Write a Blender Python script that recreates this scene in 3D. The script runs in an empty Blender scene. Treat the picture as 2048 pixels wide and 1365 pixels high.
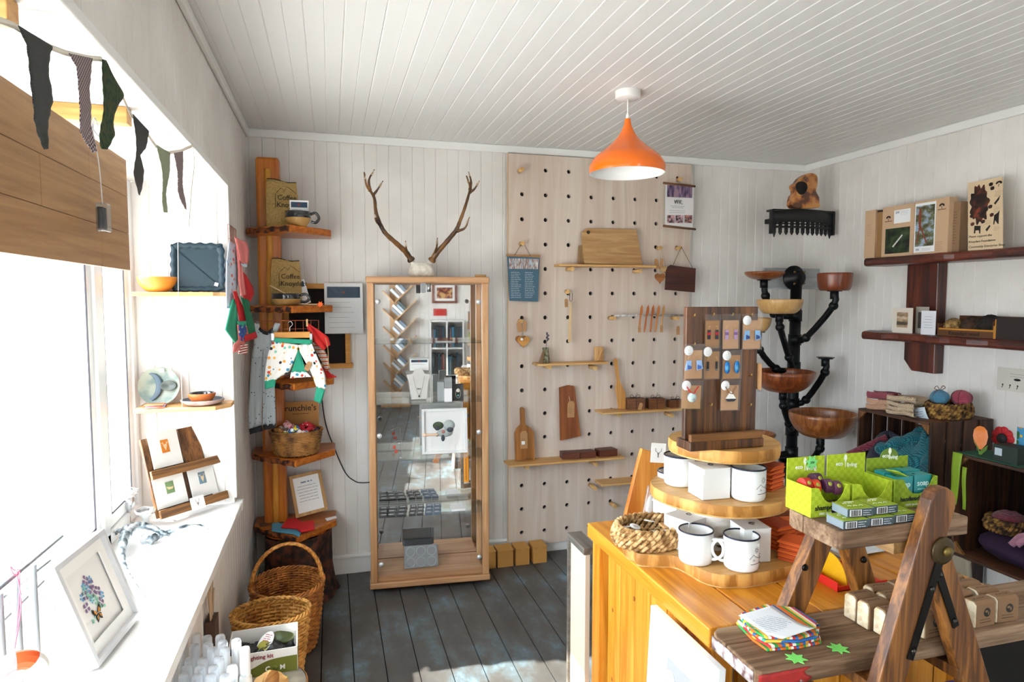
import bpy, bmesh, math, random
import numpy as np
from mathutils import Vector, Matrix, Euler
PI = math.pi
S = bpy.context.scene
col = S.collection
# ---------------------------------------------------------------- camera
YAW, PIT, FPX, H = math.radians(15.73), math.radians(3.785), 1293.0, 1.57
cam = bpy.data.cameras.new('camera'); cam.sensor_width = 36; cam.lens = FPX/2048*36; cam.clip_start = .02
co = bpy.data.objects.new('camera', cam); col.objects.link(co)
co.location = (0, 0, H); co.rotation_euler = (PI/2-PIT, 0, -YAW); S.camera = co
# ---------------------------------------------------------------- exposure, sky, sun
S.view_settings.view_transform = 'Standard'; S.view_settings.look = 'None'
S.view_settings.gamma = 1; S.view_settings.use_curve_mapping = False
S.view_settings.exposure = 1.30
W = bpy.data.worlds.new('sky'); S.world = W; W.use_nodes = True
W.node_tree.nodes['Background'].inputs[0].default_value = (.80, .90, 1.0, 1)
W.node_tree.nodes['Background'].inputs[1].default_value = 5.2
sl = bpy.data.lights.new('sun', 'SUN'); sl.energy = 15; sl.angle = math.radians(.7); sl.color = (1, .95, .86)
so = bpy.data.objects.new('sun', sl); col.objects.link(so)
so.rotation_euler = Vector((1, -.17, -1.0)).to_track_quat('-Z', 'Y').to_euler()
def portal(loc, rot, sx, sy):
    l = bpy.data.lights.new('window_daylight', 'AREA'); l.shape = 'RECTANGLE'; l.size = sx; l.size_y = sy
    l.cycles.is_portal = True
    o = bpy.data.objects.new('window_daylight', l); col.objects.link(o); o.location = loc; o.rotation_euler = rot
portal((-.80, 1.5, 1.35), (0, -PI/2, 0), 1.35, 2.9)
portal((-.49, -1.3, 1.475), (0, -PI/2, 0), 1.0, 1.2)  # sky portal of the added left-wall window
portal((1.95, -2.42, 1.25), (PI/2, 0, 0), .9, 2.1)  # sky portal of the added door
# ---------------------------------------------------------------- pixel helpers (a photo pixel and one known coordinate give a point)
fw = Vector((math.sin(YAW)*math.cos(PIT), math.cos(YAW)*math.cos(PIT), -math.sin(PIT)))
rt = Vector((math.cos(YAW), -math.sin(YAW), 0)); dn = fw.cross(rt)
def on(x, y, X=None, Y=None, Z=None):
    d = fw*FPX + rt*(x-1024) + dn*(y-682.5)
    if X is not None: t = X/d.x
    elif Y is not None: t = Y/d.y
    else: t = (Z-H)/d.z
    return Vector((0, 0, H)) + d*t
# ---------------------------------------------------------------- materials
_m = {}
def lin(c):
    if isinstance(c, str):
        c = [int(c[i:i+2], 16)/255 for i in (0, 2, 4)]
        c = [v/12.92 if v <= .04045 else ((v+.055)/1.055)**2.4 for v in c]
    return (*c[:3], 1)
def base(name):
    m = bpy.data.materials.new(name); m.use_nodes = True
    nt = m.node_tree; return m, nt, nt.nodes['Principled BSDF']
def N(nt, t, **k):
    n = nt.nodes.new(t)
    for a, v in k.items():
        if a in n.inputs: n.inputs[a].default_value = v
        else: setattr(n, a, v)
    return n
def plain(c, rough=.6, metal=0, coat=0, bump=0, bs=200, name=None):
    key = ('p', str(c), rough, metal, coat, bump, bs)
    if key in _m: return _m[key]
    m, nt, b = base(name or 'paint'); b.inputs['Base Color'].default_value = lin(c)
    b.inputs['Roughness'].default_value = rough; b.inputs['Metallic'].default_value = metal
    b.inputs['Coat Weight'].default_value = coat
    if bump:
        tc = N(nt, 'ShaderNodeTexCoord'); n = N(nt, 'ShaderNodeTexNoise', Scale=bs, Detail=3.)
        bp = N(nt, 'ShaderNodeBump', Strength=bump, Distance=.002)
        nt.links.new(tc.outputs['Object'], n.inputs['Vector']); nt.links.new(n.outputs['Fac'], bp.inputs['Height'])
        nt.links.new(bp.outputs[0], b.inputs['Normal'])
    _m[key] = m; return m
def ramp(nt, stops):
    r = nt.nodes.new('ShaderNodeValToRGB'); e = r.color_ramp.elements
    while len(e) < len(stops): e.new(.5)
    for i, (p, c) in enumerate(stops): e[i].position = p; e[i].color = lin(c)
    return r
def wood(c1, c2, axis='x', s=1, rough=.5, stripe=1, coat=0, c0=None, dist=.6, name='wood'):
    """grain stretched along axis; c1 dark, c2 light"""
    key = ('w', c1, c2, axis, s, rough, stripe, coat, c0, dist)
    if key in _m: return _m[key]
    m, nt, b = base(name); tc = N(nt, 'ShaderNodeTexCoord'); mp = N(nt, 'ShaderNodeMapping')
    k = [s*26, s*26, s*26]; k['xyz'.index(axis)] = s*1.6
    mp.inputs['Scale'].default_value = k; nt.links.new(tc.outputs['Object'], mp.inputs[0])
    n1 = N(nt, 'ShaderNodeTexNoise', Scale=1.3, Detail=6., Roughness=.62, Distortion=dist); nt.links.new(mp.outputs[0], n1.inputs['Vector'])
    mp2 = N(nt, 'ShaderNodeMapping'); k2 = [s*160]*3; k2['xyz'.index(axis)] = s*5
    mp2.inputs['Scale'].default_value = k2; nt.links.new(tc.outputs['Object'], mp2.inputs[0])
    n2 = N(nt, 'ShaderNodeTexNoise', Scale=1.5, Detail=2.); nt.links.new(mp2.outputs[0], n2.inputs['Vector'])
    a = N(nt, 'ShaderNodeMath', operation='MULTIPLY_ADD'); a.inputs[1].default_value = .3*stripe
    nt.links.new(n2.outputs['Fac'], a.inputs[0]); nt.links.new(n1.outputs['Fac'], a.inputs[2])
    st = [(.48, c1), (.80, c2)] if not c0 else [(.40, c0), (.56, c1), (.80, c2)]
    r = ramp(nt, st); nt.links.new(a.outputs[0], r.inputs[0]); nt.links.new(r.outputs[0], b.inputs['Base Color'])
    b.inputs['Roughness'].default_value = rough; b.inputs['Coat Weight'].default_value = coat; b.inputs['Coat Roughness'].default_value = .25
    bp = N(nt, 'ShaderNodeBump', Strength=.25, Distance=.002); nt.links.new(a.outputs[0], bp.inputs['Height']); nt.links.new(bp.outputs[0], b.inputs['Normal'])
    _m[key] = m; return m
def blot(c1, c2, c3=None, scale=8, rough=.7, pos=(.42, .5, .6), detail=4, bump=0, metal=0, name='blotched', coat=0, vec=None):
    key = ('b', c1, c2, c3, scale, rough, pos, detail, bump, metal, coat, vec)
    if key in _m: return _m[key]
    m, nt, b = base(name); tc = N(nt, 'ShaderNodeTexCoord'); n = N(nt, 'ShaderNodeTexNoise', Scale=float(scale), Detail=float(detail))
    if vec:
        mp = N(nt, 'ShaderNodeMapping'); mp.inputs['Scale'].default_value = vec
        nt.links.new(tc.outputs['Object'], mp.inputs[0]); nt.links.new(mp.outputs[0], n.inputs['Vector'])
    else: nt.links.new(tc.outputs['Object'], n.inputs['Vector'])
    r = ramp(nt, [(pos[0], c1), (pos[2], c2)] if c3 is None else [(pos[0], c1), (pos[1], c2), (pos[2], c3)])
    nt.links.new(n.outputs['Fac'], r.inputs[0]); nt.links.new(r.outputs[0], b.inputs['Base Color'])
    b.inputs['Roughness'].default_value = rough; b.inputs['Metallic'].default_value = metal; b.inputs['Coat Weight'].default_value = coat
    if bump:
        bp = N(nt, 'ShaderNodeBump', Strength=bump, Distance=.003); nt.links.new(n.outputs['Fac'], bp.inputs['Height']); nt.links.new(bp.outputs[0], b.inputs['Normal'])
    _m[key] = m; return m
def bands(cols, axis='z', scale=20, rough=.9, dist=0, name='striped_cloth', const=True):
    key = ('s', tuple(cols), axis, scale, rough, dist)
    if key in _m: return _m[key]
    m, nt, b = base(name); tc = N(nt, 'ShaderNodeTexCoord')
    wv = N(nt, 'ShaderNodeTexWave', wave_type='BANDS', bands_direction=axis.upper(), wave_profile='SAW', Scale=float(scale), Distortion=float(dist))
    nt.links.new(tc.outputs['Object'], wv.inputs[0])
    r = ramp(nt, [(i/len(cols), c) for i, c in enumerate(cols)]); r.color_ramp.interpolation = 'CONSTANT' if const else 'LINEAR'
    nt.links.new(wv.outputs['Fac'], r.inputs[0]); nt.links.new(r.outputs[0], b.inputs['Base Color']); b.inputs['Roughness'].default_value = rough
    _m[key] = m; return m
def knit(c, c2=None, scale=90, axis='z', rough=.95):
    key = ('k', c, c2, scale, axis)
    if key in _m: return _m[key]
    m, nt, b = base('knitted_wool'); tc = N(nt, 'ShaderNodeTexCoord')
    w1 = N(nt, 'ShaderNodeTexWave', bands_direction=axis.upper(), Scale=float(scale), Distortion=3., Detail=1.)
    w2 = N(nt, 'ShaderNodeTexWave', bands_direction='DIAGONAL', Scale=float(scale), Distortion=2.)
    nt.links.new(tc.outputs['Object'], w1.inputs[0]); nt.links.new(tc.outputs['Object'], w2.inputs[0])
    mx = N(nt, 'ShaderNodeMath', operation='MULTIPLY'); nt.links.new(w1.outputs['Fac'], mx.inputs[0]); nt.links.new(w2.outputs['Fac'], mx.inputs[1])
    r = ramp(nt, [(.0, c2 or c), (.6, c)]); nt.links.new(mx.outputs[0], r.inputs[0]); nt.links.new(r.outputs[0], b.inputs['Base Color'])
    bp = N(nt, 'ShaderNodeBump', Strength=.8, Distance=.004); nt.links.new(mx.outputs[0], bp.inputs['Height']); nt.links.new(bp.outputs[0], b.inputs['Normal'])
    b.inputs['Roughness'].default_value = rough; b.inputs['Sheen Weight'].default_value = .2
    _m[key] = m; return m
def spots(bg, cols, scale=30, size=.2, rough=.9, name='spotted_cloth'):
    key = ('d', bg, tuple(cols), scale, size)
    if key in _m: return _m[key]
    m, nt, b = base(name); tc = N(nt, 'ShaderNodeTexCoord'); v = N(nt, 'ShaderNodeTexVoronoi', Scale=float(scale)); v.inputs['Randomness'].default_value = .8
    nt.links.new(tc.outputs['Object'], v.inputs['Vector'])
    lt = N(nt, 'ShaderNodeMath', operation='LESS_THAN'); lt.inputs[1].default_value = size; nt.links.new(v.outputs['Distance'], lt.inputs[0])
    sep = N(nt, 'ShaderNodeSeparateColor'); nt.links.new(v.outputs['Color'], sep.inputs[0])
    r = ramp(nt, [(i/len(cols), c) for i, c in enumerate(cols)] if len(cols) > 1 else [(0, cols[0]), (1, cols[0])]); r.color_ramp.interpolation = 'CONSTANT'
    nt.links.new(sep.outputs[0], r.inputs[0])
    mx = N(nt, 'ShaderNodeMix', data_type='RGBA'); mx.inputs[6].default_value = lin(bg)
    nt.links.new(lt.outputs[0], mx.inputs[0]); nt.links.new(r.outputs[0], mx.inputs[7]); nt.links.new(mx.outputs[2], b.inputs['Base Color'])
    b.inputs['Roughness'].default_value = rough; _m[key] = m; return m
def checks(c1, c2, scale=100, rough=.9):
    key = ('c', c1, c2, scale)
    if key in _m: return _m[key]
    m, nt, b = base('checked_cloth'); tc = N(nt, 'ShaderNodeTexCoord')
    k = N(nt, 'ShaderNodeTexChecker', Scale=float(scale)); k.inputs[1].default_value = lin(c1); k.inputs[2].default_value = lin(c2)
    nt.links.new(tc.outputs['Object'], k.inputs[0]); nt.links.new(k.outputs[0], b.inputs['Base Color']); b.inputs['Roughness'].default_value = rough
    _m[key] = m; return m
def sheet_glass(tint=(1, 1, 1), refl=.5, film=0, name='glass'):
    """thin pane: clear straight through, mirror reflections by angle, an optional milky film of dirt and condensation"""
    key = ('g', tint, refl, film)
    if key in _m: return _m[key]
    m = bpy.data.materials.new(name); m.use_nodes = True; nt = m.node_tree; nt.nodes.clear()
    o = N(nt, 'ShaderNodeOutputMaterial'); t = N(nt, 'ShaderNodeBsdfTransparent', Color=(*tint, 1)); g = N(nt, 'ShaderNodeBsdfGlossy', Roughness=.01)
    lw_ = N(nt, 'ShaderNodeLayerWeight', Blend=.5); pw_ = N(nt, 'ShaderNodeMath', operation='POWER'); pw_.inputs[1].default_value = 5.; nt.links.new(lw_.outputs['Facing'], pw_.inputs[0])
    mu = N(nt, 'ShaderNodeMath', operation='MULTIPLY_ADD'); mu.inputs[1].default_value = refl*1.9; mu.inputs[2].default_value = refl*.08
    nt.links.new(pw_.outputs[0], mu.inputs[0]); mx = N(nt, 'ShaderNodeMixShader'); nt.links.new(mu.outputs[0], mx.inputs[0])
    nt.links.new(t.outputs[0], mx.inputs[1]); nt.links.new(g.outputs[0], mx.inputs[2]); last = mx
    if film:
        tc = N(nt, 'ShaderNodeTexCoord'); mp = N(nt, 'ShaderNodeMapping'); mp.inputs['Scale'].default_value = (1, 14, .8)
        n = N(nt, 'ShaderNodeTexNoise', Scale=6., Detail=4.); nt.links.new(tc.outputs['Object'], mp.inputs[0]); nt.links.new(mp.outputs[0], n.inputs['Vector'])
        mr = N(nt, 'ShaderNodeMapRange'); mr.inputs[1].default_value = .3; mr.inputs[2].default_value = .7; mr.inputs[3].default_value = film*.55; mr.inputs[4].default_value = film
        nt.links.new(n.outputs['Fac'], mr.inputs[0])
        tr = N(nt, 'ShaderNodeBsdfTranslucent', Color=(.95, .97, 1, 1)); m2 = N(nt, 'ShaderNodeMixShader')
        nt.links.new(mr.outputs[0], m2.inputs[0]); nt.links.new(mx.outputs[0], m2.inputs[1]); nt.links.new(tr.outputs[0], m2.inputs[2]); last = m2
    nt.links.new(last.outputs[0], o.inputs[0]); _m[key] = m; return m
# ---------------------------------------------------------------- mesh builder
class M:
    def __init__(s): s.v = []; s.f = []; s.mi = []; s.cur = 0; s.sm = []; s.smooth = False
    def add(s, vs, fs, T=None):
        n = len(s.v)
        for p in vs:
            p = Vector(p); s.v.append(tuple(T @ p if T else p))
        for f in fs: s.f.append([i+n for i in f]); s.mi.append(s.cur); s.sm.append(s.smooth)
        return s
    def box(s, c, d, T=None):
        x, y, z = d[0]/2, d[1]/2, d[2]/2
        vs = [(c[0]+i*x, c[1]+j*y, c[2]+k*z) for i in (-1, 1) for j in (-1, 1) for k in (-1, 1)]
        return s.add(vs, [(0, 1, 3, 2), (4, 6, 7, 5), (0, 4, 5, 1), (2, 3, 7, 6), (0, 2, 6, 4), (1, 5, 7, 3)], T)
    def prism(s, pts, z0, z1, T=None):
        n = len(pts); a = sum(pts[i][0]*pts[(i+1) % n][1]-pts[(i+1) % n][0]*pts[i][1] for i in range(n))
        if a < 0: pts = pts[::-1]
        vs = [(x, y, z0) for x, y in pts]+[(x, y, z1) for x, y in pts]
        return s.add(vs, [list(range(n))[::-1], list(range(n, 2*n))]+[(i, (i+1) % n, n+(i+1) % n, n+i) for i in range(n)], T)
    def tube(s, P, r, n=8, closed=False, T=None, cap=True, flat=1):
        P = [Vector(p) for p in P]; k = len(P); R = r if isinstance(r, (list, tuple)) else [r]*k
        vs = []; up = None
        for i in range(k):
            a = P[i-1] if (i or closed) else P[i]; b = P[(i+1) % k] if (i < k-1 or closed) else P[i]
            t = (b-a).normalized() if (b-a).length > 1e-9 else Vector((0, 0, 1))
            if up is None:
                up = Vector((0, 0, 1)) if abs(t.z) < .9 else Vector((1, 0, 0))
            u = (up-t*up.dot(t)); u = u.normalized() if u.length > 1e-6 else t.orthogonal().normalized(); w = t.cross(u); up = u
            for j in range(n):
                q = 2*PI*j/n; vs.append(P[i]+(u*math.cos(q)*flat+w*math.sin(q))*R[i])
        fs = [(i*n+j, i*n+(j+1) % n, ((i+1) % k)*n+(j+1) % n, ((i+1) % k)*n+j) for i in range(k if closed else k-1) for j in range(n)]
        sm = s.smooth; s.smooth = True
        s.add(vs, fs, T); s.smooth = sm
        if cap and not closed:
            m = len(s.v)-len(vs); s.f.append([m+j for j in range(n)][::-1]); s.f.append([m+(k-1)*n+j for j in range(n)]); s.mi += [s.cur]*2; s.sm += [False]*2
        return s
    def cyl(s, a, b, r0, r1=None, n=24, T=None): return s.tube([a, b], [r0, r0 if r1 is None else r1], n, T=T)
    def lathe(s, prof, n=32, T=None, sx=1, sy=1, wob=None, cap=False):
        vs = []
        for i, (r, z) in enumerate(prof):
            for j in range(n):
                q = 2*PI*j/n; k = wob(q, z) if wob else 1; vs.append((r*math.cos(q)*sx*k, r*math.sin(q)*sy*k, z))
        k = len(prof); fs = [(i*n+j, i*n+(j+1) % n, (i+1)*n+(j+1) % n, (i+1)*n+j) for i in range(k-1) for j in range(n)]
        sm = s.smooth; s.smooth = True; s.add(vs, fs, T); s.smooth = sm
        m = len(s.v)-len(vs)
        if cap and prof[0][0] > 1e-5: s.f.append([m+j for j in range(n)][::-1]); s.mi.append(s.cur); s.sm.append(False)
        if cap and prof[-1][0] > 1e-5: s.f.append([m+(k-1)*n+j for j in range(n)]); s.mi.append(s.cur); s.sm.append(False)
        return s
    def ball(s, c, r, n=16, m=10, T=None, nz=None):
        r = (r, r, r) if not isinstance(r, (tuple, list)) else r; vs = []
        for i in range(m+1):
            t = PI*i/m
            for j in range(n):
                q = 2*PI*j/n; k = nz(q, t) if nz else 1
                vs.append((c[0]+r[0]*math.sin(t)*math.cos(q)*k, c[1]+r[1]*math.sin(t)*math.sin(q)*k, c[2]-r[2]*math.cos(t)*k))
        sm = s.smooth; s.smooth = True
        s.add(vs, [(i*n+j, i*n+(j+1) % n, (i+1)*n+(j+1) % n, (i+1)*n+j) for i in range(m) for j in range(n)], T); s.smooth = sm; return s
    def grid(s, fn, nu, nv, th=0, T=None):
        """surface fn(u,v); th gives a second skin th behind it"""
        P = [[Vector(fn(i/nu, j/nv)) for i in range(nu+1)] for j in range(nv+1)]
        def nrm(i, j):
            a = P[j][min(i+1, nu)]-P[j][max(i-1, 0)]; b = P[min(j+1, nv)][i]-P[max(j-1, 0)][i]; c = a.cross(b)
            return c.normalized() if c.length > 1e-12 else Vector((0, 1, 0))
        w = nu+1; vs = [P[j][i] for j in range(nv+1) for i in range(w)]
        fs = [(j*w+i, j*w+i+1, (j+1)*w+i+1, (j+1)*w+i) for j in range(nv) for i in range(nu)]
        if th:
            m = len(vs); vs = vs+[P[j][i]-nrm(i, j)*th for j in range(nv+1) for i in range(w)]
            fs = fs+[tuple(q+m for q in f[::-1]) for f in fs]
            for j in range(nv): a, b = j*w, (j+1)*w; fs += [(a, b, b+m, a+m), (a+nu, a+nu+m, b+nu+m, b+nu)]
            for i in range(nu): a = i; b = nv*w+i; fs += [(a, a+m, a+1+m, a+1), (b, b+1, b+1+m, b+m)]
        sm = s.smooth; s.smooth = True; s.add(vs, fs, T); s.smooth = sm; return s
def pick(L, t):
    """point at t (0..1) along a polyline, by arc length"""
    L = [Vector(p) for p in L]; d = [0]
    for a, b in zip(L, L[1:]): d.append(d[-1]+(b-a).length)
    t *= d[-1]
    for i in range(len(L)-1):
        if t <= d[i+1] or i == len(L)-2:
            k = (t-d[i])/max(d[i+1]-d[i], 1e-9); return L[i].lerp(L[i+1], k)
def spline(P, k=6, closed=False):
    P = [Vector(p) for p in P]; n = len(P); out = []
    for i in range(n if closed else n-1):
        a, b = P[i], P[(i+1) % n]; p = P[i-1] if (i or closed) else a*2-b; q = P[(i+2) % n] if (i+2 < n or closed) else b*2-a
        for j in range(k):
            t = j/k; out.append(.5*((2*a)+(b-p)*t+(2*p-5*a+4*b-q)*t*t+(3*a-p-3*b+q)*t**3))
    if not closed: out.append(P[-1])
    return out
def ribbon(m, L, R, nu=8, nv=16, dep=None, th=.002, T=None):
    """cloth between a left and a right edge; dep(u,v) pushes it out"""
    def f(u, v):
        p = pick(L, v).lerp(pick(R, v), u)
        if dep: p = p+Vector(dep(u, v))
        return p
    return m.grid(f, nu, nv, th, T)
def tr(loc=(0, 0, 0), rot=(0, 0, 0), sc=1): return Matrix.LocRotScale(Vector(loc), Euler(rot), Vector((sc, sc, sc)) if not isinstance(sc, tuple) else Vector(sc))
# ---------------------------------------------------------------- objects
def obj(name, m, mat, parent=None, loc=(0, 0, 0), rot=(0, 0, 0), bevel=0, seg=2, label=None):
    me = bpy.data.meshes.new(name); me.from_pydata(m.v, [], m.f)
    for x in (mat if isinstance(mat, (list, tuple)) else [mat]): me.materials.append(x)
    me.polygons.foreach_set('material_index', m.mi); me.polygons.foreach_set('use_smooth', m.sm); me.validate(); me.update()
    o = bpy.data.objects.new(name, me); col.objects.link(o); o.location = loc; o.rotation_euler = rot
    if parent: o.parent = parent
    if bevel:
        b = o.modifiers.new('bevel', 'BEVEL'); b.width = bevel; b.segments = seg; b.limit_method = 'ANGLE'; b.angle_limit = .7
    if label: o['label'] = label
    return o
def tag(o, label, cat, group=None):
    o['label'] = label; o['category'] = cat
    if group: o['group'] = group
    return o
def thing(name, label, cat, loc=(0, 0, 0), rot=(0, 0, 0), group=None):
    o = bpy.data.objects.new(name, None); col.objects.link(o); o.location = loc; o.empty_display_size = .05
    o.rotation_euler = (0, 0, rot) if isinstance(rot, (int, float)) else rot
    return tag(o, label, cat, group)
def struct(name, m, mat, bevel=0):
    o = obj(name, m, mat, bevel=bevel); o['kind'] = 'structure'; return o
def dup(o, parent=None, loc=None, rot=None, label=None):
    c = o.copy(); col.objects.link(c)
    if parent: c.parent = parent
    if loc is not None: c.location = loc
    if rot is not None: c.rotation_euler = (0, 0, rot) if isinstance(rot, (int, float)) else rot
    if label: c['label'] = label
    for ch in list(o.children): dup(ch, c)
    return c
def text(s, size, mat, parent, loc, rot=(PI/2, 0, 0), name='lettering', align='CENTER', ext=.0004, bold=0, sx=1, sp=1):
    cu = bpy.data.curves.new(name, 'FONT'); cu.body = s; cu.size = size; cu.align_x = align; cu.align_y = 'CENTER'; cu.extrude = ext
    cu.offset = bold*size; cu.resolution_u = 2; cu.space_line = sp
    t = bpy.data.objects.new(name, cu); col.objects.link(t)
    me = bpy.data.meshes.new_from_object(t); bpy.data.objects.remove(t); me.materials.clear(); me.materials.append(mat)
    o = bpy.data.objects.new(name, me); col.objects.link(o); o.location = loc; o.rotation_euler = rot; o.scale = (sx, 1, 1)
    if parent: o.parent = parent
    return o
def lines(m, x0, z0, w, rows, pitch, h=.0012, seed=0, y=0, center=False, th=.0004, fill=.9):
    """rows of small broken dashes standing for print too fine to read; in the XZ plane, facing -Y"""
    rr = random.Random(seed)
    for i in range(rows):
        L = w*rr.uniform(fill-.25, fill); x = x0+((w-L)/2 if center else 0); e = x+L; z = z0-i*pitch
        while x < e:
            k = min(rr.uniform(.004, .012)*max(1, pitch/.005), e-x); m.box((x+k/2, y, z), (k, th, h)); x += k+h*1.2
    return m
rnd = random.Random(5)
INK = plain('2a2a2c', .7); WHITE = plain('f2f1ee', .5); PAPER = plain('f4f3f1', .75); KRAFT = plain('b98a5c', .85, bump=.15)
CARD = plain('f1efeb', .6)
GLASS = sheet_glass((1, 1, 1), .4); PACK = sheet_glass((.98, .98, .98), .6, .05, name='cellophane'); PLASTIC = sheet_glass((.97, .97, .97), .22, name='clear_film'); BLACK = plain('0e0e0f', .45)
# ================================================================ the setting
XL, XR, YB, YF, ZC = -.41, 3.11, 3.73, -2.3, 2.465
SZ, RZ, RY0, RY1, XW = .69, 2.04, .08, 2.96, -.765      # sill, reveal top, reveal ends, window plane
wallm = blot('dfdad4', 'e8e4df', None, 3, .55, name='white_paint'); ceilm = plain('e4e2df', .5)
trimm = plain('ecebe8', .45)
def boards(m, u0, u1, v0, v1, P, w=.0665, g=.007, d=.004):
    """tongue-and-groove boarding: P(u, v, depth) gives the point"""
    us = [(u0, 0)]; k = math.ceil(u0/w)
    while k*w < u1-g:
        c = k*w; dd = d if k % 2 else d*.55; gg = g if k % 2 else g*.6
        if c > u0+g: us += [(c-gg/2, 0), (c, dd), (c+gg/2, 0)]
        k += 1
    us.append((u1, 0)); vs = []
    for u, q in us: vs += [P(u, v0, q), P(u, v1, q)]
    return m.add(vs, [(2*i, 2*i+1, 2*i+3, 2*i+2) for i in range(len(us)-1)])
m = M(); boards(m, XL, XR, 0, ZC, lambda u, v, q: (u, YB+q, v)); struct('wall_back', m, wallm)
m = M(); boards(m, YF, YB, 0, ZC, lambda u, v, q: (XR+q, u, v), w=.061); struct('wall_right', m, wallm)
m = M(); Lw = lambda u, v, q: (XL-q, u, v)
boards(m, RY1, YB, 0, ZC, Lw); boards(m, -.7, RY0, 0, ZC, Lw); boards(m, YF, -1.9, 0, ZC, Lw); boards(m, -1.9, -.7, 0, .97, Lw); boards(m, -1.9, -.7, 1.98, ZC, Lw); boards(m, RY0, RY1, 0, SZ, Lw); boards(m, RY0, RY1, RZ, ZC, Lw)
struct('wall_left', m, wallm)
m = M(); DX0, DX1, DZ = 1.5, 2.4, 2.1
Fw = lambda u, v, q: (u, YF-q, v)
boards(m, XL, DX0, 0, ZC, Fw); boards(m, DX1, XR, 0, ZC, Fw); boards(m, DX0, DX1, DZ, ZC, Fw); struct('wall_front', m, wallm)
m = M(); boards(m, XL, XR, YF, YB, lambda u, v, q: (u, v, ZC+q), w=.0625, g=.007, d=.0035); struct('ceiling', m, ceilm)
# window recess: boarded far end, soffit, near end, deep sill board
m = M(); boards(m, XW-.06, XL, SZ, RZ, lambda u, v, q: (u, RY1+q, v), w=.0635); boards(m, XW-.06, XL, SZ, RZ, lambda u, v, q: (u, RY0-q, v), w=.0635)
boards(m, RY0, RY1, XW-.06, XL, lambda u, v, q: (v, u, RZ+q), w=.21); struct('trim_1', m, wallm)
m = M(); m.box((XW/2+XL/2-.02, (RY0+RY1)/2, SZ-.018), (abs(XW-XL)+.10, RY1-RY0, .036)); m.box((XL+.008, RY1+.02, SZ-.018), (.05, .06, .036))
struct('trim_2', m, plain('f0efec', .35), bevel=.004)
for i, (a, b, z) in enumerate([((XL, RY0), (XL, RY1), RZ)]):
    m = M(); m.box((XL+.004, (RY0+RY1)/2, RZ+.012), (.012, RY1-RY0+.03, .024)); m.box((XL+.004, RY1+.012, (RZ+SZ)/2+.02), (.012, .024, RZ-SZ))
    struct('trim_3', m, trimm, bevel=.003)
m = M(); r = .03
for (x0, y0, x1, y1) in ((XL, YB, XR, YB), (XR, YF, XR, YB), (XL, YF, XL, YB)):
    if y0 == y1: m.box(((x0+x1)/2, y0-.009, ZC-.022), (x1-x0, .018, .044))
    else: m.box((x0+(.009 if x0 < 0 else -.009), (y0+y1)/2, ZC-.022), (.018, y1-y0, .044))
struct('trim_4', m, trimm, bevel=.006)
m = M(); m.box(((XL+XR)/2, YB-.009, .055), (XR-XL, .018, .11)); m.box(((XL+XR)/2, YB-.014, .1), (XR-XL, .028, .012)); struct('baseboard_back', m, trimm, bevel=.003)
m = M(); m.box((XL+.009, (YF+YB)/2, .055), (.018, YB-YF, .11)); struct('baseboard_left', m, trimm, bevel=.003)
m = M(); m.box((XR-.009, (YF+YB)/2, .055), (.018, YB-YF, .11)); struct('baseboard_right', m, trimm, bevel=.003)
# floor boards: worn grey-blue paint
fm, nt, b = base('painted_floorboards'); tc = N(nt, 'ShaderNodeTexCoord'); mp = N(nt, 'ShaderNodeMapping'); mp.inputs['Scale'].default_value = (1.6, .9, 1)
nt.links.new(tc.outputs['Object'], mp.inputs[0]); n1 = N(nt, 'ShaderNodeTexNoise', Scale=3.2, Detail=9., Roughness=.68); nt.links.new(mp.outputs[0], n1.inputs['Vector'])
r1 = ramp(nt, [(.36, '45423f'), (.50, '514f4c'), (.585, '596468'), (.66, '6c8390')]); nt.links.new(n1.outputs['Fac'], r1.inputs[0])
nt.links.new(r1.outputs[0], b.inputs['Base Color']); b.inputs['Roughness'].default_value = .42
bp = N(nt, 'ShaderNodeBump', Strength=.15, Distance=.002); nt.links.new(n1.outputs['Fac'], bp.inputs['Height']); nt.links.new(bp.outputs[0], b.inputs['Normal'])
m = M(); w = .1325; x = XL-.02
k = math.floor(XL/w)
x = .071+w*math.floor((XL-.071)/w); e = YF-.1
while x < XR:
    a, c = max(x+.0022, XL-.05), min(x+w-.0022, XR+.05); m.box(((a+c)/2, (e+YB+.04)/2, -.015), (c-a, YB+.04-e, .03)); x += w
m.cur = 1; m.box(((XL+XR)/2, (e+YB)/2, -.04), (XR-XL+.3, YB-e+.3, .012)); m.box(((XL+XR)/2, YB+.045, -.0), (XR-XL+.3, .06, .06)); struct('floor', m, [fm, plain('0c0c0c', .9)])
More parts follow.
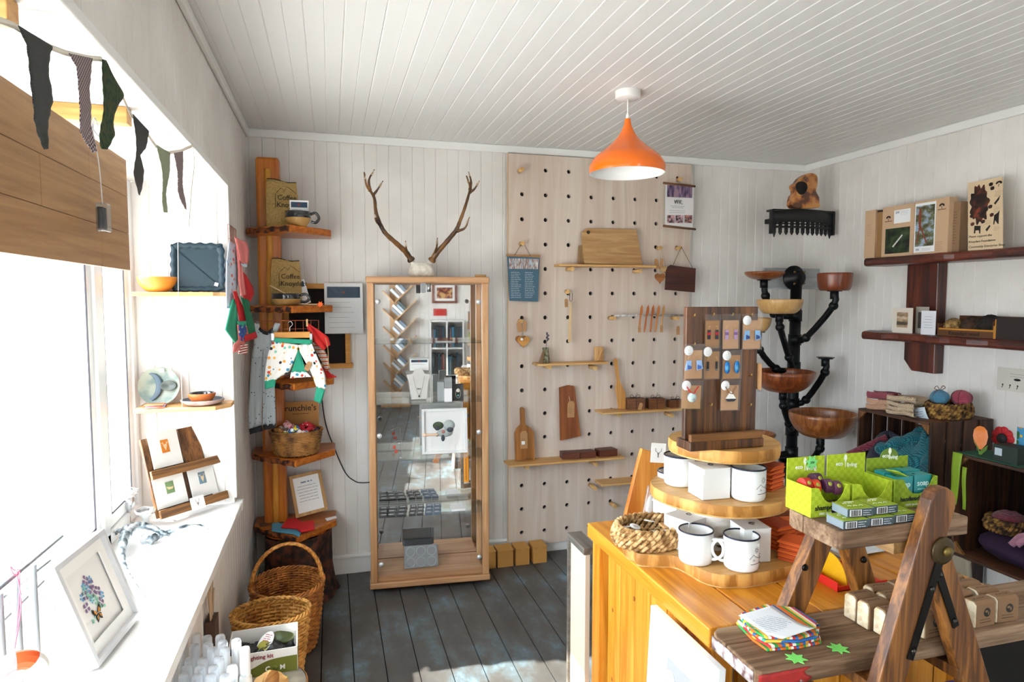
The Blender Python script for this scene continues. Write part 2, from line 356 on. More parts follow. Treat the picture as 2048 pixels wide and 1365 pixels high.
# ---------------------------------------------------------------- window
pv = plain('eef0f1', .3)
def frame_rect(m, y0, y1, z0, z1, w, x, d):
    m.box((x, y0+w/2, (z0+z1)/2), (d, w, z1-z0)); m.box((x, y1-w/2, (z0+z1)/2), (d, w, z1-z0))
    m.box((x, (y0+y1)/2, z0+w/2), (d, y1-y0-2*w, w)); m.box((x, (y0+y1)/2, z1-w/2), (d, y1-y0-2*w, w))
t = bpy.data.objects.new('window_1', None); col.objects.link(t); t['kind'] = 'structure'
m = M(); frame_rect(m, RY0, RY1, SZ, RZ, .045, XW-.03, .06)
for y in (1.24, 2.50): m.box((XW-.03, y+.03, (SZ+RZ)/2), (.06, .06, RZ-SZ))
obj('window_frame', m, pv, t, bevel=.004)
for k, (y0, y1) in enumerate(((RY0+.045, 1.24), (1.30, 2.50), (2.56, RY1-.045))):
    m = M(); frame_rect(m, y0+.004, y1-.004, SZ+.049, RZ-.049, .05, XW-.035, .05); s = obj('sash', m, pv, t, bevel=.004)
    m = M(); frame_rect(m, y0+.05, y1-.05, SZ+.095, RZ-.095, .006, XW-.012, .004); obj('gasket', m, plain('3a3840', .6), s)
    m = M(); m.box((XW-.035, (y0+y1)/2, (SZ+RZ)/2), (.004, y1-y0-.1, RZ-SZ-.19)); obj('pane', m, sheet_glass((.97, .99, 1), .5, .16, name='window_glass'), s)
t = bpy.data.objects.new('window_2', None); col.objects.link(t); t['kind'] = 'structure'  # unseen window, added to brighten the wall the cabinet mirror reflects
m = M(); frame_rect(m, -1.9, -.7, .97, 1.98, .06, XL-.035, .075); m.box((XL-.035, -1.3, 1.475), (.06, .05, .89)); obj('window_frame', m, pv, t, bevel=.004)
m = M(); m.box((XL-.05, -1.3, 1.475), (.004, 1.08, .89)); obj('pane', m, sheet_glass((.97, .99, 1), .5, .16, name='window_glass'), t)
# ---------------------------------------------------------------- glazed door, unseen, added behind the camera to let in daylight
t = bpy.data.objects.new('door_1', None); col.objects.link(t); t['kind'] = 'structure'
m = M(); cx = (DX0+DX1)/2
for x in (DX0+.03, DX1-.03): m.box((x, YF-.04, DZ/2), (.06, .08, DZ))
m.box((cx, YF-.04, DZ-.03), (DX1-DX0-.12, .08, .06)); obj('door_frame', m, trimm, t)
m = M()
for x in (DX0+.11, DX1-.11): m.box((x, YF-.05, DZ/2-.03), (.1, .04, DZ-.07))
for z in (.12, 1.0, DZ-.12): m.box((cx, YF-.05, z), (DX1-DX0-.32, .04, .2 if z < .5 else .1))
lf = obj('door_leaf', m, trimm, t); m = M(); m.box((cx, YF-.05, 1.12), (DX1-DX0-.3, .005, 1.9)); obj('pane', m, sheet_glass((.98, .99, 1), .5), lf)
m = M(); m.tube([(DX1-.1, YF-.03, 1.02), (DX1-.1, YF+.02, 1.02), (DX1-.2, YF+.02, 1.02)], .009); obj('door_handle', m, plain('8a8a8a', .3, 1), lf)
# ---------------------------------------------------------------- outside
m = M(); m.box((-30, 0, -.45), (59, 90, .1)); m.box((3, -22, -.45), (7, 38, .1))
struct('ground', m, blot('a8a29a', 'c9c4bb', None, 2, .9, name='gravel'))
def shed(loc, w, d, h, label, c):
    t = thing('shed', label, 'building', loc); m = M(); m.box((0, 0, h/2), (d, w, h)); obj('wall', m, plain(c, .8), t)
    m = M(); m.prism([(-d/2-.2, h-.02), (0, h+.7), (d/2+.2, h-.02)], -w/2-.2, w/2+.2, tr((0, 0, 0), (PI/2, 0, 0))); obj('roof', m, plain('8a9299', .7), t)
    m = M(); m.box((d/2+.02, w*.2, h*.55), (.04, w*.2, h*.35)); obj('window', m, plain('40525c', .2), t); return t
shed((-15, 22, -.4), 7, 5, 2.6, 'pale rendered outbuilding seen faintly through the steamy window', 'd8d9d6')
def tree(x, y, h, seed, label):
    t = thing('tree', label, 'tree', (x, y, -.4)); r = random.Random(seed); m = M(); m.cyl((0, 0, 0), (0, 0, h*.6), .18, .08, 8); obj('trunk', m, plain('4b3b2c', .9), t)
    m = M()
    for i in range(26):
        a, q = r.uniform(0, 2*PI), r.uniform(0, 1); R = h*.24*(1-q*.5)
        m.ball((math.cos(a)*R, math.sin(a)*R, h*(.3+.6*q)), h*.13*r.uniform(.8, 1.3), 9, 6, nz=lambda a, b: 1+.15*math.sin(5*a+7*b))
    obj('crown', m, blot('2c4a2c', '4f7a48', None, 4, .95, bump=.5), t)
tree(-17, 32, 6.5, 1, 'tall dark green tree far outside, towards the right of the steamy pane')
tree(-20, 26, 4.6, 2, 'shorter round green tree far outside, left of the taller tree')
tree(-21, 41, 8.0, 3, 'big green tree farthest off behind the steamy window glass')
# ================================================================ shared builders
def frame_T(o, u, v):
    """matrix whose X runs along u, Z along v, Y away from the viewer"""
    o, u, v = Vector(o), Vector(u).normalized(), Vector(v); n = v.cross(u).normalized(); v = u.cross(n)
    # X=u, Y=-n ... keep right-handed with Z=v
    y = v.cross(u); T = Matrix((u, y, v)).transposed().to_4x4(); T.translation = o; return T
def bowl(name, label, cat, loc, r, h, rf, mo, mi, th=.006, group=None, bulge=1, rot=(0, 0, 0), sy=1, wob=None):
    t = thing(name, label, cat, loc, rot, group); k = 10
    pr_ = [(rf+(r-rf)*math.sin(i/k*PI/2)**(.9/bulge), h*(1-math.cos(i/k*PI/2))**(.8) if bulge != 2 else h*i/k) for i in range(k+1)]
    m = M(); m.lathe([(0, 0)]+pr_+[(r-th*.4, h+th*.35)], 40, sy=sy, wob=wob); obj('outside', m, mo, t)
    inn = [(r-th*.4, h+th*.35)]+[(max(a-th, .001), max(b, th)) for a, b in pr_[::-1]]+[(0, th)]
    m = M(); m.lathe(inn, 40, sy=sy, wob=wob); obj('inside', m, mi, t); return t
def price(parent, loc, rot=(0, 0, 0), s=.012):
    m = M(); m.box((0, 0, 0), (s, .0006, s)); return obj('price_sticker', m, PAPER, parent, loc, rot)
def taglabel(parent, loc, rot=(0, 0, 0), w=.03, h=.06, c=None, rows=3, name='card_tag'):
    m = M(); m.prism([(-w/2, 0), (w/2, 0), (w/2, h*.85), (w*.28, h), (-w*.28, h), (-w/2, h*.85)], -.0005, .0005, tr((0, 0, 0), (PI/2, 0, 0)))
    o = obj(name, m, c or KRAFT, parent, loc, rot)
    if rows: m = M(); lines(m, -w*.35, h*.55, w*.7, rows, .009, .0012, 3, -.0009); obj('printed_text', m, INK, o)
    return o
def star(parent, label, loc, rot, r, name='star_tag', c='7fe06a', words=None, cat='price tag'):
    m = M(); m.prism([((r if i % 2 == 0 else r*.55)*math.cos(i*PI/7+.2), (r if i % 2 == 0 else r*.55)*math.sin(i*PI/7+.2)) for i in range(14)], 0, .0012)
    o = obj(name, m, plain(c, .7), parent, loc, rot)
    if label: tag(o, label, cat, None)
    if words: text(words, r*.42, plain('2c5a2a', .7), o, (0, 0, .0016), (0, 0, 0), sp=.8)
    return o
# ================================================================ bunting
t = thing('bunting', 'tweed bunting of pointed flags strung along the top of the window recess', 'bunting', on(200, 118, X=-.4))
T0 = Matrix.Translation(-t.location); BX = -.398
def bp_(x, y, o=0): p = on(x, y, X=BX+o); return p
m = M(); cord = [bp_(*p) for p in ((-60, 20), (28, 50), (60, 72), (97, 92), (131, 106), (178, 116), (202, 118), (222, 150), (243, 190), (262, 228), (293, 262), (311, 292), (336, 306), (362, 302), (386, 291))]
m.grid(lambda u, v: pick(cord, u)+Vector((.001*math.sin(u*60), 0, (v-.5)*.009)), 90, 1, .001, T0); obj('tape', m, plain('efe6d6', .8), t)
m = M(); tl = spline([bp_(*p) for p in ((386, 291), (389, 330), (384, 370), (381, 410), (378, 455))], 6); m.grid(lambda u, v: pick(tl, u)+Vector((0, (v-.5)*.008, 0)), 24, 1, .001, T0); obj('tape_end', m, plain('efe6d6', .8), t)
dk = knit('34342f', '22231f', 220); gr = blot('1f3322', '2f4a2c', '4a4426', 90, .95); ging = checks('4b3a44', 'b0a09e', 260); sage = checks('8b9479', '9aa287', 190)
for L, R, mt, lb in (
    (((28, 50), (47, 90), (50, 120), (52, 180), (62, 240), (85, 298)), ((97, 92), (92, 112), (87, 145), (98, 200), (92, 250), (87, 298)), knit('3a3b34', '272822', 200), 'dark tweed flag'),
    (((131, 106), (148, 135), (150, 200), (155, 260), (180, 305)), ((178, 116), (174, 150), (171, 180), (178, 215), (178, 260), (183, 303)), ging, 'brown gingham flag'),
    (((199, 118), (199, 180), (201, 230), (195, 290), (197, 298)), ((206, 120), (222, 155), (243, 190), (230, 215), (222, 245), (226, 268), (204, 299)), gr, 'green wool flag'),
    (((261, 228), (266, 270), (268, 310), (265, 350), (270, 390)), ((293, 262), (287, 295), (277, 310), (284, 340), (278, 365), (272, 390)), knit('4c463f', '332f2b', 220), 'dark brown flag'),
    (((309, 291), (318, 330), (322, 380), (324, 425)), ((336, 306), (334, 345), (329, 390), (328, 425)), sage, 'pale sage checked flag'),
    (((344, 306), (350, 340), (353, 380), (364, 418)), ((362, 303), (362, 340), (363, 385), (367, 420)), ging, 'small brown gingham flag')):
    m = M(); ph = rnd.uniform(0, 6)
    ribbon(m, [bp_(*p, .002) for p in L], [bp_(*p, .002) for p in R], 8, 30, lambda u, v: (.0035*v*math.sin(8*v+1.5*u+ph)+.004, .0015*math.sin(v*50), 0), .0015, T0); obj('flag', m, mt, t, label=lb)
# ================================================================ oak board hung across the window head
bx = -.515; a = on(0, 155, X=bx); b_ = on(247, 320, X=bx); c_ = on(260, 542, X=bx)
z1, z0, y1, y0 = b_.z, c_.z, b_.y, .62
t = thing('hanging_board', 'wide oak veneer board hung across the top of the window', 'board', (bx, (y0+y1)/2, z0))
m = M(); rows = 3; hh = (z1-z0)/rows
for i in range(rows):
    cuts = [y0]+list(((1.05, 1.72), (1.40,), (1.0, 1.66))[i])+[y1]
    for p, q in zip(cuts, cuts[1:]): m.box((0, (p+q)/2-(y0+y1)/2, hh*(i+.5)), (.012, q-p-.0012, hh-.0012))
m.box((-.005, 0, (z1-z0)/2), (.002, y1-y0-.004, z1-z0-.004))
obj('veneer_face', m, wood('9a6f43', 'b98f5f', 'y', .45, .45, 1, dist=2.2), t, bevel=.0006)
for y, lb in ((1.835, 'square timber batten under the recess soffit, farther from the camera'), (1.22, 'square timber batten under the recess soffit, cut off by the left photo edge')):
    o = obj('timber_batten', M().box((0, 0, 0), (.27, .042, .04)), wood('b9813f', 'd9a763', 'x', .8), loc=(-.605, y, 2.0195), bevel=.002); tag(o, lb, 'batten')
t_b = t; m = M()
for y in (1.835, 1.22): m.tube([(0, y-(y0+y1)/2, z1-z0-.02), (-.012, y-(y0+y1)/2, z1-z0+.03), (-.012, y-(y0+y1)/2, 1.999-z0)], .002, 6)
obj('hanging_wire', m, plain('b8b8b8', .3, .9), t_b)
t = thing('battery_box', 'clear battery box of fairy lights dangling in front of the oak board', 'battery box', on(206, 408, X=-.475)); B = t.location
m = M(); m.box((0, 0, -.03), (.022, .034, .062)); obj('case', m, sheet_glass((.85, .87, .88), .8, .12, name='clear_plastic'), t, bevel=.003)
m = M(); m.cyl((-.003, -.008, -.055), (-.003, -.008, -.008), .0065, n=12); m.cyl((-.003, .008, -.055), (-.003, .008, -.008), .0065, n=12); obj('battery', m, plain('3c3f45', .4, .5), t)
m = M(); p = [on(205, 408, X=-.475)-B, on(198, 330, X=-.476)-B, on(186, 262, X=-.478)-B, Vector((-.006, on(180, 240, X=-.48).y-B.y, 2.0-B.z))]
m.tube(spline(p, 6), .0012, 6); m.tube(spline([p[2]+Vector((0, -.03, .012)), p[2]+Vector((.01, 0, -.01)), p[2]+Vector((0, .03, .02)), p[2]+Vector((0, .01, .03)), p[2]], 5), .0012, 6); obj('cord', m, plain('d9dadc', .3), t)
# ================================================================ two little shelves hung on a cord in the recess
pine = wood('c08a4c', 'dcb079', 'x', .8, .5)
t = thing('hanging_shelf', 'pair of narrow wooden shelves hung on cords in the window recess', 'shelf', (-.59, RY1-.02, 1.13))
for z, xr, dep in ((1.587, -.43, .13), (1.127, -.43, .15)):
    m = M(); x0 = XW+.02; y1 = RY1-.001; m.prism([(x0, y1), (x0, y1-dep), (xr-.02, y1-dep), (XL+.01, y1-dep*.55), (XL+.01, y1)], z-.008, z+.008, tr((.59, -RY1+.02, -1.13)))
    obj('shelf_board', m, pine, t, bevel=.0015)
m = M(); xx = on(357, 600, Y=2.82).x+.59
m.tube([(xx, -.118, 1.60-1.13), (xx, -.07, RZ-1.13)], .0011, 6); m.tube([(xx, -.118, .467), (xx, -.118, .005)], .0011, 6); m.ball((xx, -.118, .44), .004, 8, 6); obj('cord', m, plain('e9e7e2', .5), t)
ZT1, ZT2 = 1.5952, 1.1352
terr = plain('c8692f', .5); terr2 = plain('b8714a', .55)
bowl('bowl', 'orange terracotta bowl on the upper window shelf beside the square plate', 'bowl', (on(315, 580, Y=2.88).x, 2.88, ZT1), .072, .058, .03, plain('e08a30', .4), plain('e8963a', .35), bulge=.8)
t = thing('square_plate', 'large square dark teal plate with wavy rim leaning on the upper window shelf', 'plate', (on(397, 580, Y=2.9).x, 2.9, ZT1), (-.10, 0, 0)); hs = .1
def wav(n, s, amp=.0026, k=5):
    P = []
    for e in range(4):
        for i in range(n):
            u = i/n*2-1; c = 1-abs(u)**10*.10; x, y = u*s, s*c+amp*math.sin(u*PI*k)
            P.append((x*math.cos(-e*PI/2)-y*math.sin(-e*PI/2), x*math.sin(-e*PI/2)+y*math.cos(-e*PI/2)))
    return P
teal = plain('052834', .5); R90 = tr((0, 0, hs), (PI/2, 0, 0))
P0 = wav(36, hs); m = M(); n = len(P0)
rings = [(1, .012), (1, .004), (.93, .0), (.80, .002), (.76, .014), (.0, .015)]
vs = [(x*s_, y*s_, -z+.016) for s_, z in rings for x, y in P0]
m.smooth = True; m.add(vs, [(j*n+i, j*n+(i+1) % n, (j+1)*n+(i+1) % n, (j+1)*n+i) for j in range(5) for i in range(n)], tr((0, 0, hs), (PI/2, 0, 0))); m.smooth = False
m.add([(x, y, .004) for x, y in P0], [list(range(n))[::-1]], R90); obj('dish', m, teal, t); price(t, (.07, -.017, .03), (0, .3, 0), .014)
# lower shelf
t = thing('round_plate', 'round stoneware plate with blue swirl leaning on the lower window shelf', 'plate', (on(318, 795, Y=2.9).x, 2.9, ZT2), (-.16, 0, 0)); r = .078
m = M(); T = tr((0, 0, r), (PI/2, 0, 0)); m.lathe([(0, -.012), (r*.5, -.012), (r, .006), (r, .010)], 48, T); obj('back', m, terr2, t)
m = M(); m.lathe([(r, .010), (r*.93, .009), (r*.7, -.002), (0, -.004)], 48, T); obj('glazed_face', m, blot('5e6c66', '7d8579', '8a8c7c', 14, .45), t)
m = M(); A = [(-.035, .056), (.0, .045), (.018, .01), (.012, -.03), (-.012, -.058)]; Q = spline([(x-.01, y, 0) for x, y in A], 6)
ribbon(m, [(p.x-.02, p.y, .0105-.012+.001*0) for p in Q], [(p.x+.004, p.y, -.0015) for p in Q], 3, 24, th=.002, T=T @ tr((0, 0, .003))); obj('swirl', m, plain('3d4e5a', .45), t)
m = M(); m.lathe([(0, 0), (.02, .001), (.026, .012), (.023, .012), (.0, .004)], 24, T @ tr((.036, .0, .0)), sx=1.2, sy=.8); obj('dip_well', m, blot('3d4440', '5a6058', None, 20, .3), t); price(t, (.012, -.015, .14), (0, 0, 0), .016)
bowl('plate', 'shallow plate with scalloped pinkish rim under the small bowl, lower window shelf', 'plate', (on(405, 800, Y=2.87).x, 2.872, ZT2), .082, .022, .035, blot('9c8078', 'b59a92', None, 30, .6), plain('5d6670', .35), wob=lambda q, z: 1+.018*math.cos(q*26)*(z > .008))
bowl('bowl', 'small terracotta bowl with dark glaze stacked in the scalloped plate', 'bowl', (on(404, 790, Y=2.875).x, 2.872, ZT2+.0068), .052, .040, .024, terr, plain('14181c', .15, coat=1), bulge=.8)
for i in range(5):
    o = obj('coaster', M().box((0, 0, 0), (.07, .055, .0026)), plain(['c8552a', 'd9c9c0', 'b23f22', '9a8fae', 'd2683a'][i], .7), loc=(on(310, 805, Y=2.84).x+.004*math.sin(i*3), 2.842+.003*math.cos(i*2), ZT2+.0014+i*.0028), rot=(0, 0, .25*math.sin(i*2.3)))
    tag(o, ['lowest', 'second from the bottom', 'middle', 'second from the top', 'topmost'][i]+' of five coloured cards stacked flat on the lower window shelf', 'card', 'cards stacked on the window shelf')
# ================================================================ reclaimed wood card stand on the sill
rw = wood('4a2c14', '8a5a2c', 'z', .9, .5, c0='2e1a0c'); rwx = wood('5d3d20', '96683a', 'x', .9, .6, c0='3a2412')
p0 = on(324, 1054, Z=SZ); p1 = on(438, 1016, Z=SZ); ang = math.atan2(p1.y-p0.y, p1.x-p0.x); Wd = (p1-p0).length
t = thing('card_stand', 'reclaimed wood card stand with two ledges at the far end of the sill', 'card stand', p0, ang)
LE = -.30; ct, st_ = math.cos(LE), math.sin(LE)
def SP(x, h, d=0): return (x, .02+h*math.sin(-LE)*1-d*ct, h*ct-d*math.sin(-LE)*0+.001+d*st_*0)  # along the leaning back
m = M(); T = tr((0, .02, .003), (LE, 0, 0))
Hh = .35
m.box((Wd*.80, 0, Hh/2+.012), (Wd*.36, .016, Hh-.02), T); m.box((Wd*.30, .001, Hh/2+.006), (Wd*.60, .014, Hh-.035), T); obj('back_board', m, rw, t, bevel=.003)
for z, k in ((.035, 1), (.190, 1)):
    m = M(); m.box((Wd*.5+.02, -.030, z), (Wd+.05, .014, .034), T); m.box((Wd*.5, -.018, z-.012), (Wd-.01, .022, .010), T); obj('ledge', m, rwx, t, bevel=.002)
def scard(par, x, z, w, h, c, kind, lb, gl, d=-.016):
    o = thing('greeting_card', lb, 'card', tuple(Matrix.LocRotScale(t.location, t.rotation_euler, None) @ (T @ Vector((x, d, z)))), (0, 0, 0), 'cards on the reclaimed wood stand')
    o.rotation_euler = (Matrix.Rotation(ang, 3, 'Z') @ Matrix.Rotation(LE, 3, 'X')).to_euler()
    obj('card', M().box((0, 0, h/2), (w, .003, h)), CARD, o); obj('picture_patch', M().box((0, -.0025, h*.56), (w*.26, .002, h*.36)), c, o)
    m = M()
    if kind == 'stag':
        m.prism([(-.008, 0), (.0, -.020), (.008, 0), (.004, .004), (-.004, .004)], 0, .0015, tr((0, -.0035, h*.58), (PI/2, 0, 0)))
        for s in (-1, 1): m.tube([(s*.003, -.0045, h*.6), (s*.009, -.0045, h*.63), (s*.008, -.0045, h*.68)], .0012, 5); m.tube([(s*.008, -.0045, h*.63), (s*.014, -.0045, h*.66)], .001, 5)
    else: m.prism([(-.016, .006), (-.008, -.006), (.008, -.006), (.016, .004), (.004, .002), (-.006, .004)], 0, .0015, tr((0, -.0035, h*.55), (PI/2, 0, 0)))
    obj('wooden_motif', m, plain('e4c79c', .7), o)
    obj('sleeve', M().box((0, -.0062, h/2), (w+.006, .0006, h+.006)), PLASTIC, o); return o
scard(t, Wd*.33, .212, .125, .145, plain('d98027', .8), 'stag', 'white card with a stag on an orange patch, upper ledge of the wood stand', 1)
scard(t, Wd*.26, .056, .130, .13, plain('7d9a6c', .8), 'bird', 'white card with a cream bird on a green patch, lower ledge of the wood stand', 1)
scard(t, Wd*.84, .056, .118, .135, checks('4d6f86', '8fa9b8', 300), 'stag', 'white card with a stag on a blue checked patch, lower ledge of the wood stand', 1, d=-.011)
o = thing('price_card', 'small white card with a printed stag head on the front of the lower ledge', 'card', tuple(Matrix.LocRotScale(t.location, t.rotation_euler, None) @ (T @ Vector((Wd*.60, -.0385, .012)))), (Matrix.Rotation(ang, 3, 'Z') @ Matrix.Rotation(LE-.02, 3, 'X')).to_euler())
obj('card', M().box((0, 0, .026), (.062, .001, .052)), CARD, o); m = M(); m.prism([(-.006, 0), (0, -.014), (.006, 0)], 0, .0006, tr((0, -.0008, .028), (PI/2, 0, 0)))
for s in (-1, 1): m.tube([(s*.002, -.001, .030), (s*.008, -.001, .035), (s*.007, -.001, .044)], .0009, 5)
obj('stag_print', m, plain('8a8078', .8), o)
# ================================================================ silvered antler, ornaments, picture, envelope, rack on the sill
def SL(x, y, z): return on(x, y, Z=SZ+z)
silver = blot('4a5860', '8f9aa0', 'c8d0d4', 40, .4, (.38, .5, .62), metal=.6, bump=.8)
t = thing('antler', 'silvered deer antler lying along the white window sill', 'antler', SL(262, 1080, 0)); O = Matrix.Translation(-t.location)
m = M()
def limb(pts, r0, r1, rough=.12):
    P = spline([SL(*p) for p in pts], 7); k = len(P); m.tube(P, [(r0+(r1-r0)*(i/(k-1))**.8)*(1+rough*math.sin(i*1.9)) for i in range(k)], 12, T=O)
limb([(255, 1060, .050), (246, 1085, .045), (243, 1115, .030), (252, 1145, .016), (266, 1170, .012), (277, 1188, .006)], .019, .003)
limb([(253, 1146, .016), (268, 1168, .016), (282, 1186, .010), (291, 1195, .004)], .009, .002)
limb([(252, 1068, .050), (275, 1052, .060), (300, 1055, .050), (325, 1066, .034), (340, 1070, .022)], .017, .007)
limb([(298, 1084, .012), (320, 1072, .022), (345, 1062, .034), (375, 1052, .040), (400, 1051, .030), (417, 1060, .012)], .013, .003)
limb([(252, 1068, .050), (238, 1062, .040), (228, 1074, .010)], .013, .003)
limb([(296, 1085, .010), (300, 1078, .02), (310, 1074, .03)], .010, .012)
obj('beam', m, silver, t)
t = thing('ornament', 'small silver bird-cup ornament behind the antler by the window glass', 'ornament', SL(258, 1048, 0)); 
m = M(); m.lathe([(.022, 0), (.022, .004), (.008, .008), (.006, .05), (.024, .07), (.026, .10), (.018, .115), (0, .118)], 24); obj('stem', m, plain('cfd3d6', .25, .8), t)
m = M()
for i in range(3): m.tube([(.032*math.cos(q)*(1+.1*i), .032*math.sin(q)*(1+.1*i), .12+.006*i+.004*math.sin(3*q+i)) for q in [2*PI*j/24 for j in range(24)]], .0022, 6, True)
obj('rim', m, plain('cfd3d6', .25, .8), t)
t = thing('ornament', 'low silver dish ornament right of the bird-cup on the sill', 'ornament', SL(292, 1052, 0)); m = M(); m.lathe([(.014, 0), (.012, .03), (.034, .05), (.036, .056), (0, .046)], 24); obj('dish', m, plain('d6dadc', .25, .8), t)
m = M()
for i in range(2): m.tube([(.036*math.cos(q), .036*math.sin(q), .058+.005*i+.003*math.sin(4*q)) for q in [2*PI*j/24 for j in range(24)]], .002, 6, True)
obj('rim', m, plain('d6dadc', .25, .8), t)
t = thing('glass_block', 'small clear glass block beside the antler', 'glass block', SL(292, 1086, 0), .5); obj('block', M().box((0, 0, .016), (.034, .034, .032)), sheet_glass((.9, .93, .95), 1, .2, name='clear_block'), t, bevel=.003)
# butterfly picture
q0 = on(189, 1346, Z=SZ); q1 = on(284, 1228, Z=SZ); u = (q1-q0).normalized(); side = (q1-q0).length; lean = math.radians(19)
v = (Vector((-math.cos(0), 0, 0))*math.sin(lean)+Vector((0, 0, 1))*math.cos(lean))
T = frame_T(q0+Vector((-.004, 0, .0065)), u, v); t = thing('framed_picture', 'white square box frame with a watercolour butterfly and flowers leaning on the sill', 'picture', T.translation, T.to_euler())
s_ = .262; w = .014; m = M()
for c, d in (((s_/2, 0, w/2), (s_, .03, w)), ((s_/2, 0, s_-w/2), (s_, .03, w)), ((w/2, 0, s_/2), (w, .03, s_-2*w)), ((s_-w/2, 0, s_/2), (w, .03, s_-2*w))): m.box(c, d)
sg = -1 if (T.to_3x3() @ Vector((0, -1, 0))).x < 0 else 1   # front side faces the room (+X)
obj('frame', m, plain('c9cacd', .3), t, bevel=.001); obj('mount', M().box((s_/2, .008*sg, s_/2), (s_-2*w, .004, s_-2*w)), plain('e9e7e4', .7), t)
m = M(); iw = .03
for c, d in (((s_/2, 0, w+iw/2), (s_-2*w, .003, iw)), ((s_/2, 0, s_-w-iw/2), (s_-2*w, .003, iw)), ((w+iw/2, 0, s_/2), (iw, .003, s_-2*w-2*iw)), ((s_-w-iw/2, 0, s_/2), (iw, .003, s_-2*w-2*iw))): m.box((c[0], -.001*sg, c[2]), d)
obj('window_mount', m, plain('f0efec', .7), t)
fy = .0045*sg
def flower(m, x, z, r, n, ph=0, k=.5):
    for i in range(n):
        a = ph+2*PI*i/n; m.prism([(x+r*.2*math.cos(a), z+r*.2*math.sin(a)), (x+r*.8*math.cos(a-k), z+r*.8*math.sin(a-k)), (x+r*math.cos(a), z+r*math.sin(a)), (x+r*.8*math.cos(a+k), z+r*.8*math.sin(a+k))], -.0004, .0004, tr((0, fy, 0), (PI/2, 0, 0)))
m = M()
for i, (x, z) in enumerate(((.125, .178), (.098, .148), (.133, .142), (.155, .135), (.085, .122), (.148, .105), (.14, .16))): flower(m, x, z, .014, 4, i*.6)
obj('violet_flowers', m, plain('7d6288', .8), t)
m = M()
for i, (x, z) in enumerate(((.108, .168), (.142, .172), (.085, .15), (.118, .128), (.165, .118), (.122, .155))): flower(m, x, z, .011, 5, i, .35)
obj('blue_flowers', m, plain('5fa0cc', .8), t)
m = M()
for i in range(13): flower(m, .095+.06*((i*37) % 10)/10, .085+.085*((i*23) % 10)/10, .013, 2, i*1.3, .45)
obj('green_leaves', m, plain('8cc9b0', .8), t)
m = M()
bz = .093; bxx = .115
for s in (-1, 1):
    m.prism([(bxx, bz), (bxx+s*.018, bz+.016), (bxx+s*.021, bz+.006), (bxx+s*.014, bz-.004)], -.0004, .0004, tr((0, fy-.001*sg, 0), (PI/2, 0, 0))); m.prism([(bxx, bz-.003), (bxx+s*.014, bz-.006), (bxx+s*.012, bz-.022), (bxx+s*.004, bz-.018)], -.0004, .0004, tr((0, fy-.001*sg, 0), (PI/2, 0, 0)))
obj('butterfly_edge', m, plain('1f1f26', .8), t)
m = M()
for s in (-1, 1): m.prism([(bxx+s*.002, bz), (bxx+s*.013, bz+.010), (bxx+s*.015, bz+.004), (bxx+s*.010, bz-.002)], -.0004, .0004, tr((0, fy-.002*sg, 0), (PI/2, 0, 0))); m.prism([(bxx+s*.002, bz-.005), (bxx+s*.010, bz-.008), (bxx+s*.009, bz-.017)], -.0004, .0004, tr((0, fy-.002*sg, 0), (PI/2, 0, 0)))
obj('butterfly_wings', m, plain('d08a2c', .8), t)
# envelope, rack, round ornament
P = [SL(*p, .0) for p in ((92, 1268), (122, 1248), (143, 1289), (112, 1322), (74, 1338))]; c = sum(P, Vector())/5
o = obj('envelope', M().prism([(p.x-c.x, p.y-c.y) for p in P], 0, .005), plain('e6c385', .7), loc=c+Vector((0, 0, .0005))); tag(o, 'buff envelope lying on the sill behind the wire rack', 'envelope')
t = thing('display_rack', 'grey metal display rack at the near end of the sill, cut by the photo edge', 'display rack', (-.55, 1.3, SZ)); O = Matrix.Translation(-t.location); m = M()
rx = -.55
for (x0, y0_, x1, y1_, X, r) in ((-80, 1243, 123, 1073.5, rx, .0042), (-80, 1262, 99, 1122, rx-.02, .0035), (-80, 1290, 57, 1174, rx-.02, .0035)):
    m.tube([on(x0, y0_, X=X), on(x1, y1_, X=X)], r, 8, T=O)
obj('bar', m, plain('9aa3ab', .35, .5), t); m = M()
for (x0, y0_, x1, y1_) in ((64, 1130, 76, 1300), (30, 1158, 41, 1330), (-4, 1188, 8, 1360)):
    a = on(x0, y0_, X=rx-.008); b2 = Vector((a.x, a.y, SZ)); m.tube([a, b2+Vector((0, 0, .001))], .0075, 10, T=O)
obj('post', m, plain('c3c9ce', .3, .4), t)
cc = on(32, 1352, X=-.50); R_ = .045
t = thing('round_ornament', 'white round ornament with orange and grey bands hung from the display rack by pink ribbon', 'ornament', cc, (.3, 0, .5))
m = M(); n = 48
for i in range(n):
    q0_, q1_ = 2*PI*i/n, 2*PI*(i+1)/n; m.cur = 0
    k = (i*8//n); m.cur = [0, 1, 2, 0, 0, 1, 2, 0][k]
    for j in range(10):
        a0, a1 = 2*PI*j/10, 2*PI*(j+1)/10; rr = .016
        f = lambda q, a: ((R_-rr+rr*math.cos(a)*1)*math.cos(q), rr*.8*math.sin(a), (R_-rr+rr*math.cos(a))*math.sin(q))
        m.smooth = True; m.add([f(q0_, a0), f(q0_, a1), f(q1_, a1), f(q1_, a0)], [(0, 1, 2, 3)])
m.smooth = False; m.cur = 0; m.lathe([(0, -.004), (R_-.02, -.004), (R_-.02, .004), (0, .004)], 32, tr((0, 0, 0), (PI/2, 0, 0)))
obj('ring', m, [plain('f4f2ef', .5), plain('e85a24', .5), plain('b69a9c', .6)], t)
m = M(); b0 = on(33, 1142, X=rx+.005); b1 = Vector(cc)+Vector((0, 0, R_)); I = Matrix.LocRotScale(t.location, t.rotation_euler, None).inverted()
